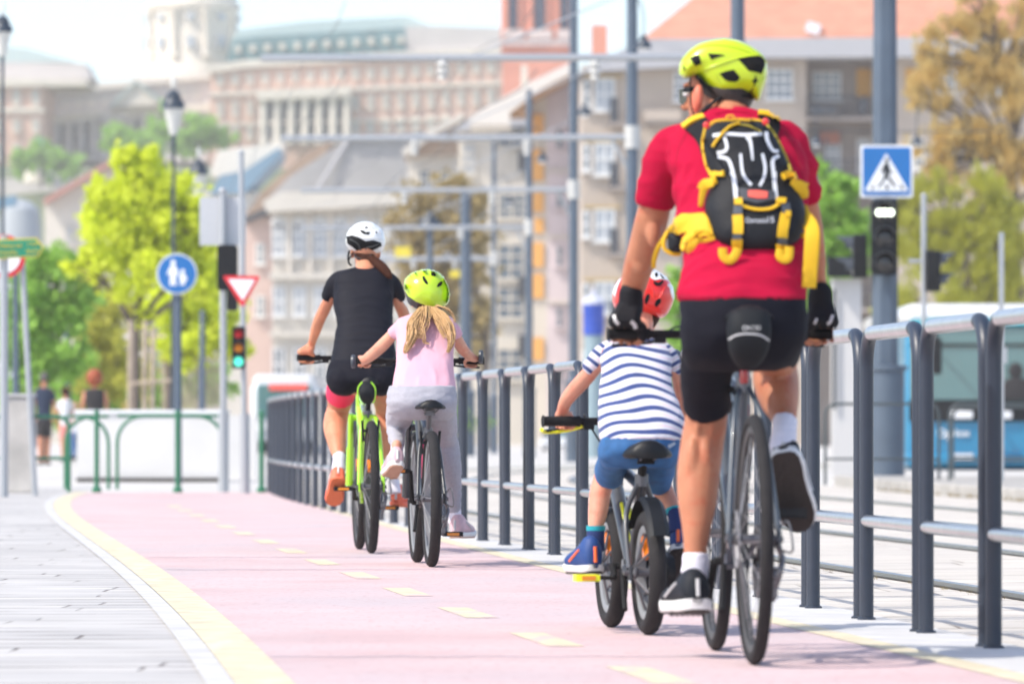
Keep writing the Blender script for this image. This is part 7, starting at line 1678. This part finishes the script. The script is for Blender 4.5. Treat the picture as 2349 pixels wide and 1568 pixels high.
face_slab(t, 'number_plate', 2188, 1040, 2232, 1052, Y-.18, .03, M_white)
for x in (2130, 2385):
    mb = MB(); mb.lathe([(0, -.14), (.40, -.14), (.47, -.08), (.47, .08), (.40, .14), (0, .14)], (XP(x, Y+1.8), Y+1.8, .47), 24, Matrix.Rotation(math.pi/2, 3, 'Y')); w_ = mb.build('wheel', M_tyre, t); mb = MB(); mb.lathe([(0, -.15), (.22, -.15), (.22, .15), (0, .15)], (XP(x, Y+1.8), Y+1.8, .47), 16, Matrix.Rotation(math.pi/2, 3, 'Y')); mb.build('rim', M_steel, w_)
mi = face_slab(t, 'wing_mirror', 2136, 775, 2161, 858, Y-.9, .18, M_black, .04); mb = MB(); mb.tube(catmull([P(2100, 752, Y-.1), P(2130, 750, Y-.5), P(2150, 775, Y-.85)], 4), .03, 6); mb.build('mirror_arm', M_black, mi)
text('lettering', 'Op', 26/S_, M_white, P(2166, 994, Y-.03), parent=t, ext=.01, bold=.004); text('lettering', 'kox', 22/S_, M_white, P(2207, 993, Y-.03), parent=t, ext=.01, bold=.003); text('lettering', 'y', 26/S_, M_white, P(2294, 1022, Y-.03), parent=t, ext=.01)
t2 = thing('person', 'bus driver seen dimly at the wheel behind the windscreen of the blue bus', 'person', (XP(2330, Y-.3), Y-.16, 0))
mb = MB(); mb.ell(P(2330, 850, Y-.17), (.12, .05, .14)); mb.rows([(868, 2310, 2350, Y-.17, .03), (885, 2296, 2366, Y-.17, .05), (916, 2292, 2372, Y-.17, .05)], 16, 3); garment('body', mb, .012, M_bk, t2, 2)
Y = 150.0; S_ = SC(Y); t = thing('white_tram', 'white tram front with a red destination display at the far end of the railing', 'tram', (XP(652, Y), Y, 0))
face_slab(t, 'body', 574, 876, 728, 1040, Y, 14, M_busw, .2); face_slab(t, 'roof', 582, 858, 720, 884, Y+.2, 13.5, M_busw, .25); face_slab(t, 'windscreen', 588, 880, 714, 960, Y-.05, .1, M_wind, .08)
face_slab(t, 'display', 618, 880, 704, 894, Y-.1, .06, mat('display_red', (.45, .04, .03), .4, emit=((.9, .10, .06), .35))); face_slab(t, 'bumper', 576, 1010, 726, 1036, Y-.2, .3, M_black, .05)
for x in (600, 702): mb = MB(); mb.lathe([(0, 0), (.11, 0), (.09, .04), (0, .05)], P(x, 985, Y-.02), 14, Mf); mb.build('headlight', M_white, t)
t = thing('parked_car', 'small silver car far away between the railing hoops left of the boy', 'car', (XP(1290, 190), 190, 0)); Y = 190.0
face_slab(t, 'body', 1236, 1003, 1352, 1028, Y, 4, M_busw, .15); face_slab(t, 'cabin', 1250, 984, 1338, 1006, Y+.8, 2.3, M_wind, .15); face_slab(t, 'roof', 1254, 981, 1334, 987, Y+.9, 2.1, M_busw, .05)
for x in (1250, 1338): mb = MB(); mb.lathe([(0, -.1), (.3, -.1), (.3, .1), (0, .1)], (XP(x, Y+.7), Y+.7, .3), 16, Matrix.Rotation(math.pi/2, 3, 'Y')); mb.build('wheel', M_tyre, t); face_slab(t, 'headlight', x-8, 1006, x+8, 1013, Y-.03, .05, M_white)
# advertising column
Y = 140.0; S_ = SC(Y); t = thing('advertising_column', 'round blue advertising column with pale domed top left of the man', 'column', (XP(1362, Y), Y, 0)); X = XP(1362, Y)
mb = MB(); mb.lathe([(22/S_, 0), (22/S_, ZP(770, Y)), (19/S_, ZP(769, Y)), (19/S_, ZP(700, Y))], (X, Y, 0), 24); mb.build('pale_base', mat('column_cyan', (.24, .33, .37), .5), t)
mb = MB(); mb.lathe([(24/S_, ZP(768, Y)), (24/S_, ZP(714, Y)), (25/S_, ZP(712, Y)), (25/S_, ZP(698, Y))], (X, Y, 0), 24); mb.build('drum', mat('column_blue', (.02, .07, .42), .45), t)
mb = MB(); mb.lathe([(28/S_, ZP(698, Y)), (27/S_, ZP(690, Y)), (14/S_, ZP(680, Y)), (5/S_, ZP(677, Y)), (5/S_, ZP(668, Y)), (0, ZP(660, Y))], (X, Y, 0), 24); mb.build('roof', mat('column_cap', (.50, .52, .62), .5), t)
# small yellow panels and pale wires hardware
for x, y, w_, h_, lab in ((924, 578, 36, 24, 'small yellow panel hanging under the tram wires, beside the white helmet'), (1044, 628, 24, 16, 'smaller yellow panel hanging above the lime green helmet')):
    Y = 150; t = thing('yellow_panel', lab, 'sign', (XP(x, Y), Y, ZP(y, Y))); face_slab(t, 'plate', x-w_/2, y-h_/2, x+w_/2, y+h_/2, Y, .04, M_sy); mb = MB(); mb.tube([P(x, y-h_/2, Y), P(x, y-90, Y)], .01, 5); mb.build('cable', M_lamp, t)
# low hedge and bushes beyond the tracks
for x, y, r, lab, sd in ((2060, 1010, 40, 'low green bush right of the pale cabinet', 21), (1020, 960, 50, 'green bush beyond the tracks under the brown tree', 22), (860, 990, 30, 'green bush beyond the tracks behind the girl', 23)):
    tree(lab, 150, [(x, y, r, 0), (x-r*.8, y+10, r*.7, 1), (x+r*.8, y+8, r*.8, 0)], [(x, base_y(150), 3), (x, y+6, 2)], L_gre, 1500, .10, seed=sd, name='bush', cat='bush')

# ------------------------------------------------------------------ air
hz = MB(); hz.box((0, 460, 99), (1100, 1040, 202)); o = hz.build('haze', [bpy.data.materials.new('haze_air')], smooth=None); o['kind'] = 'stuff'
m = o.data.materials[0]; m.use_nodes = True; nn = m.node_tree.nodes; nn.clear(); out = nn.new('ShaderNodeOutputMaterial'); pv = nn.new('ShaderNodeVolumePrincipled')
pv.inputs['Color'].default_value = (1, .975, .94, 1); pv.inputs['Density'].default_value = .00034; pv.inputs['Anisotropy'].default_value = .2; m.node_tree.links.new(pv.outputs[0], out.inputs['Volume'])
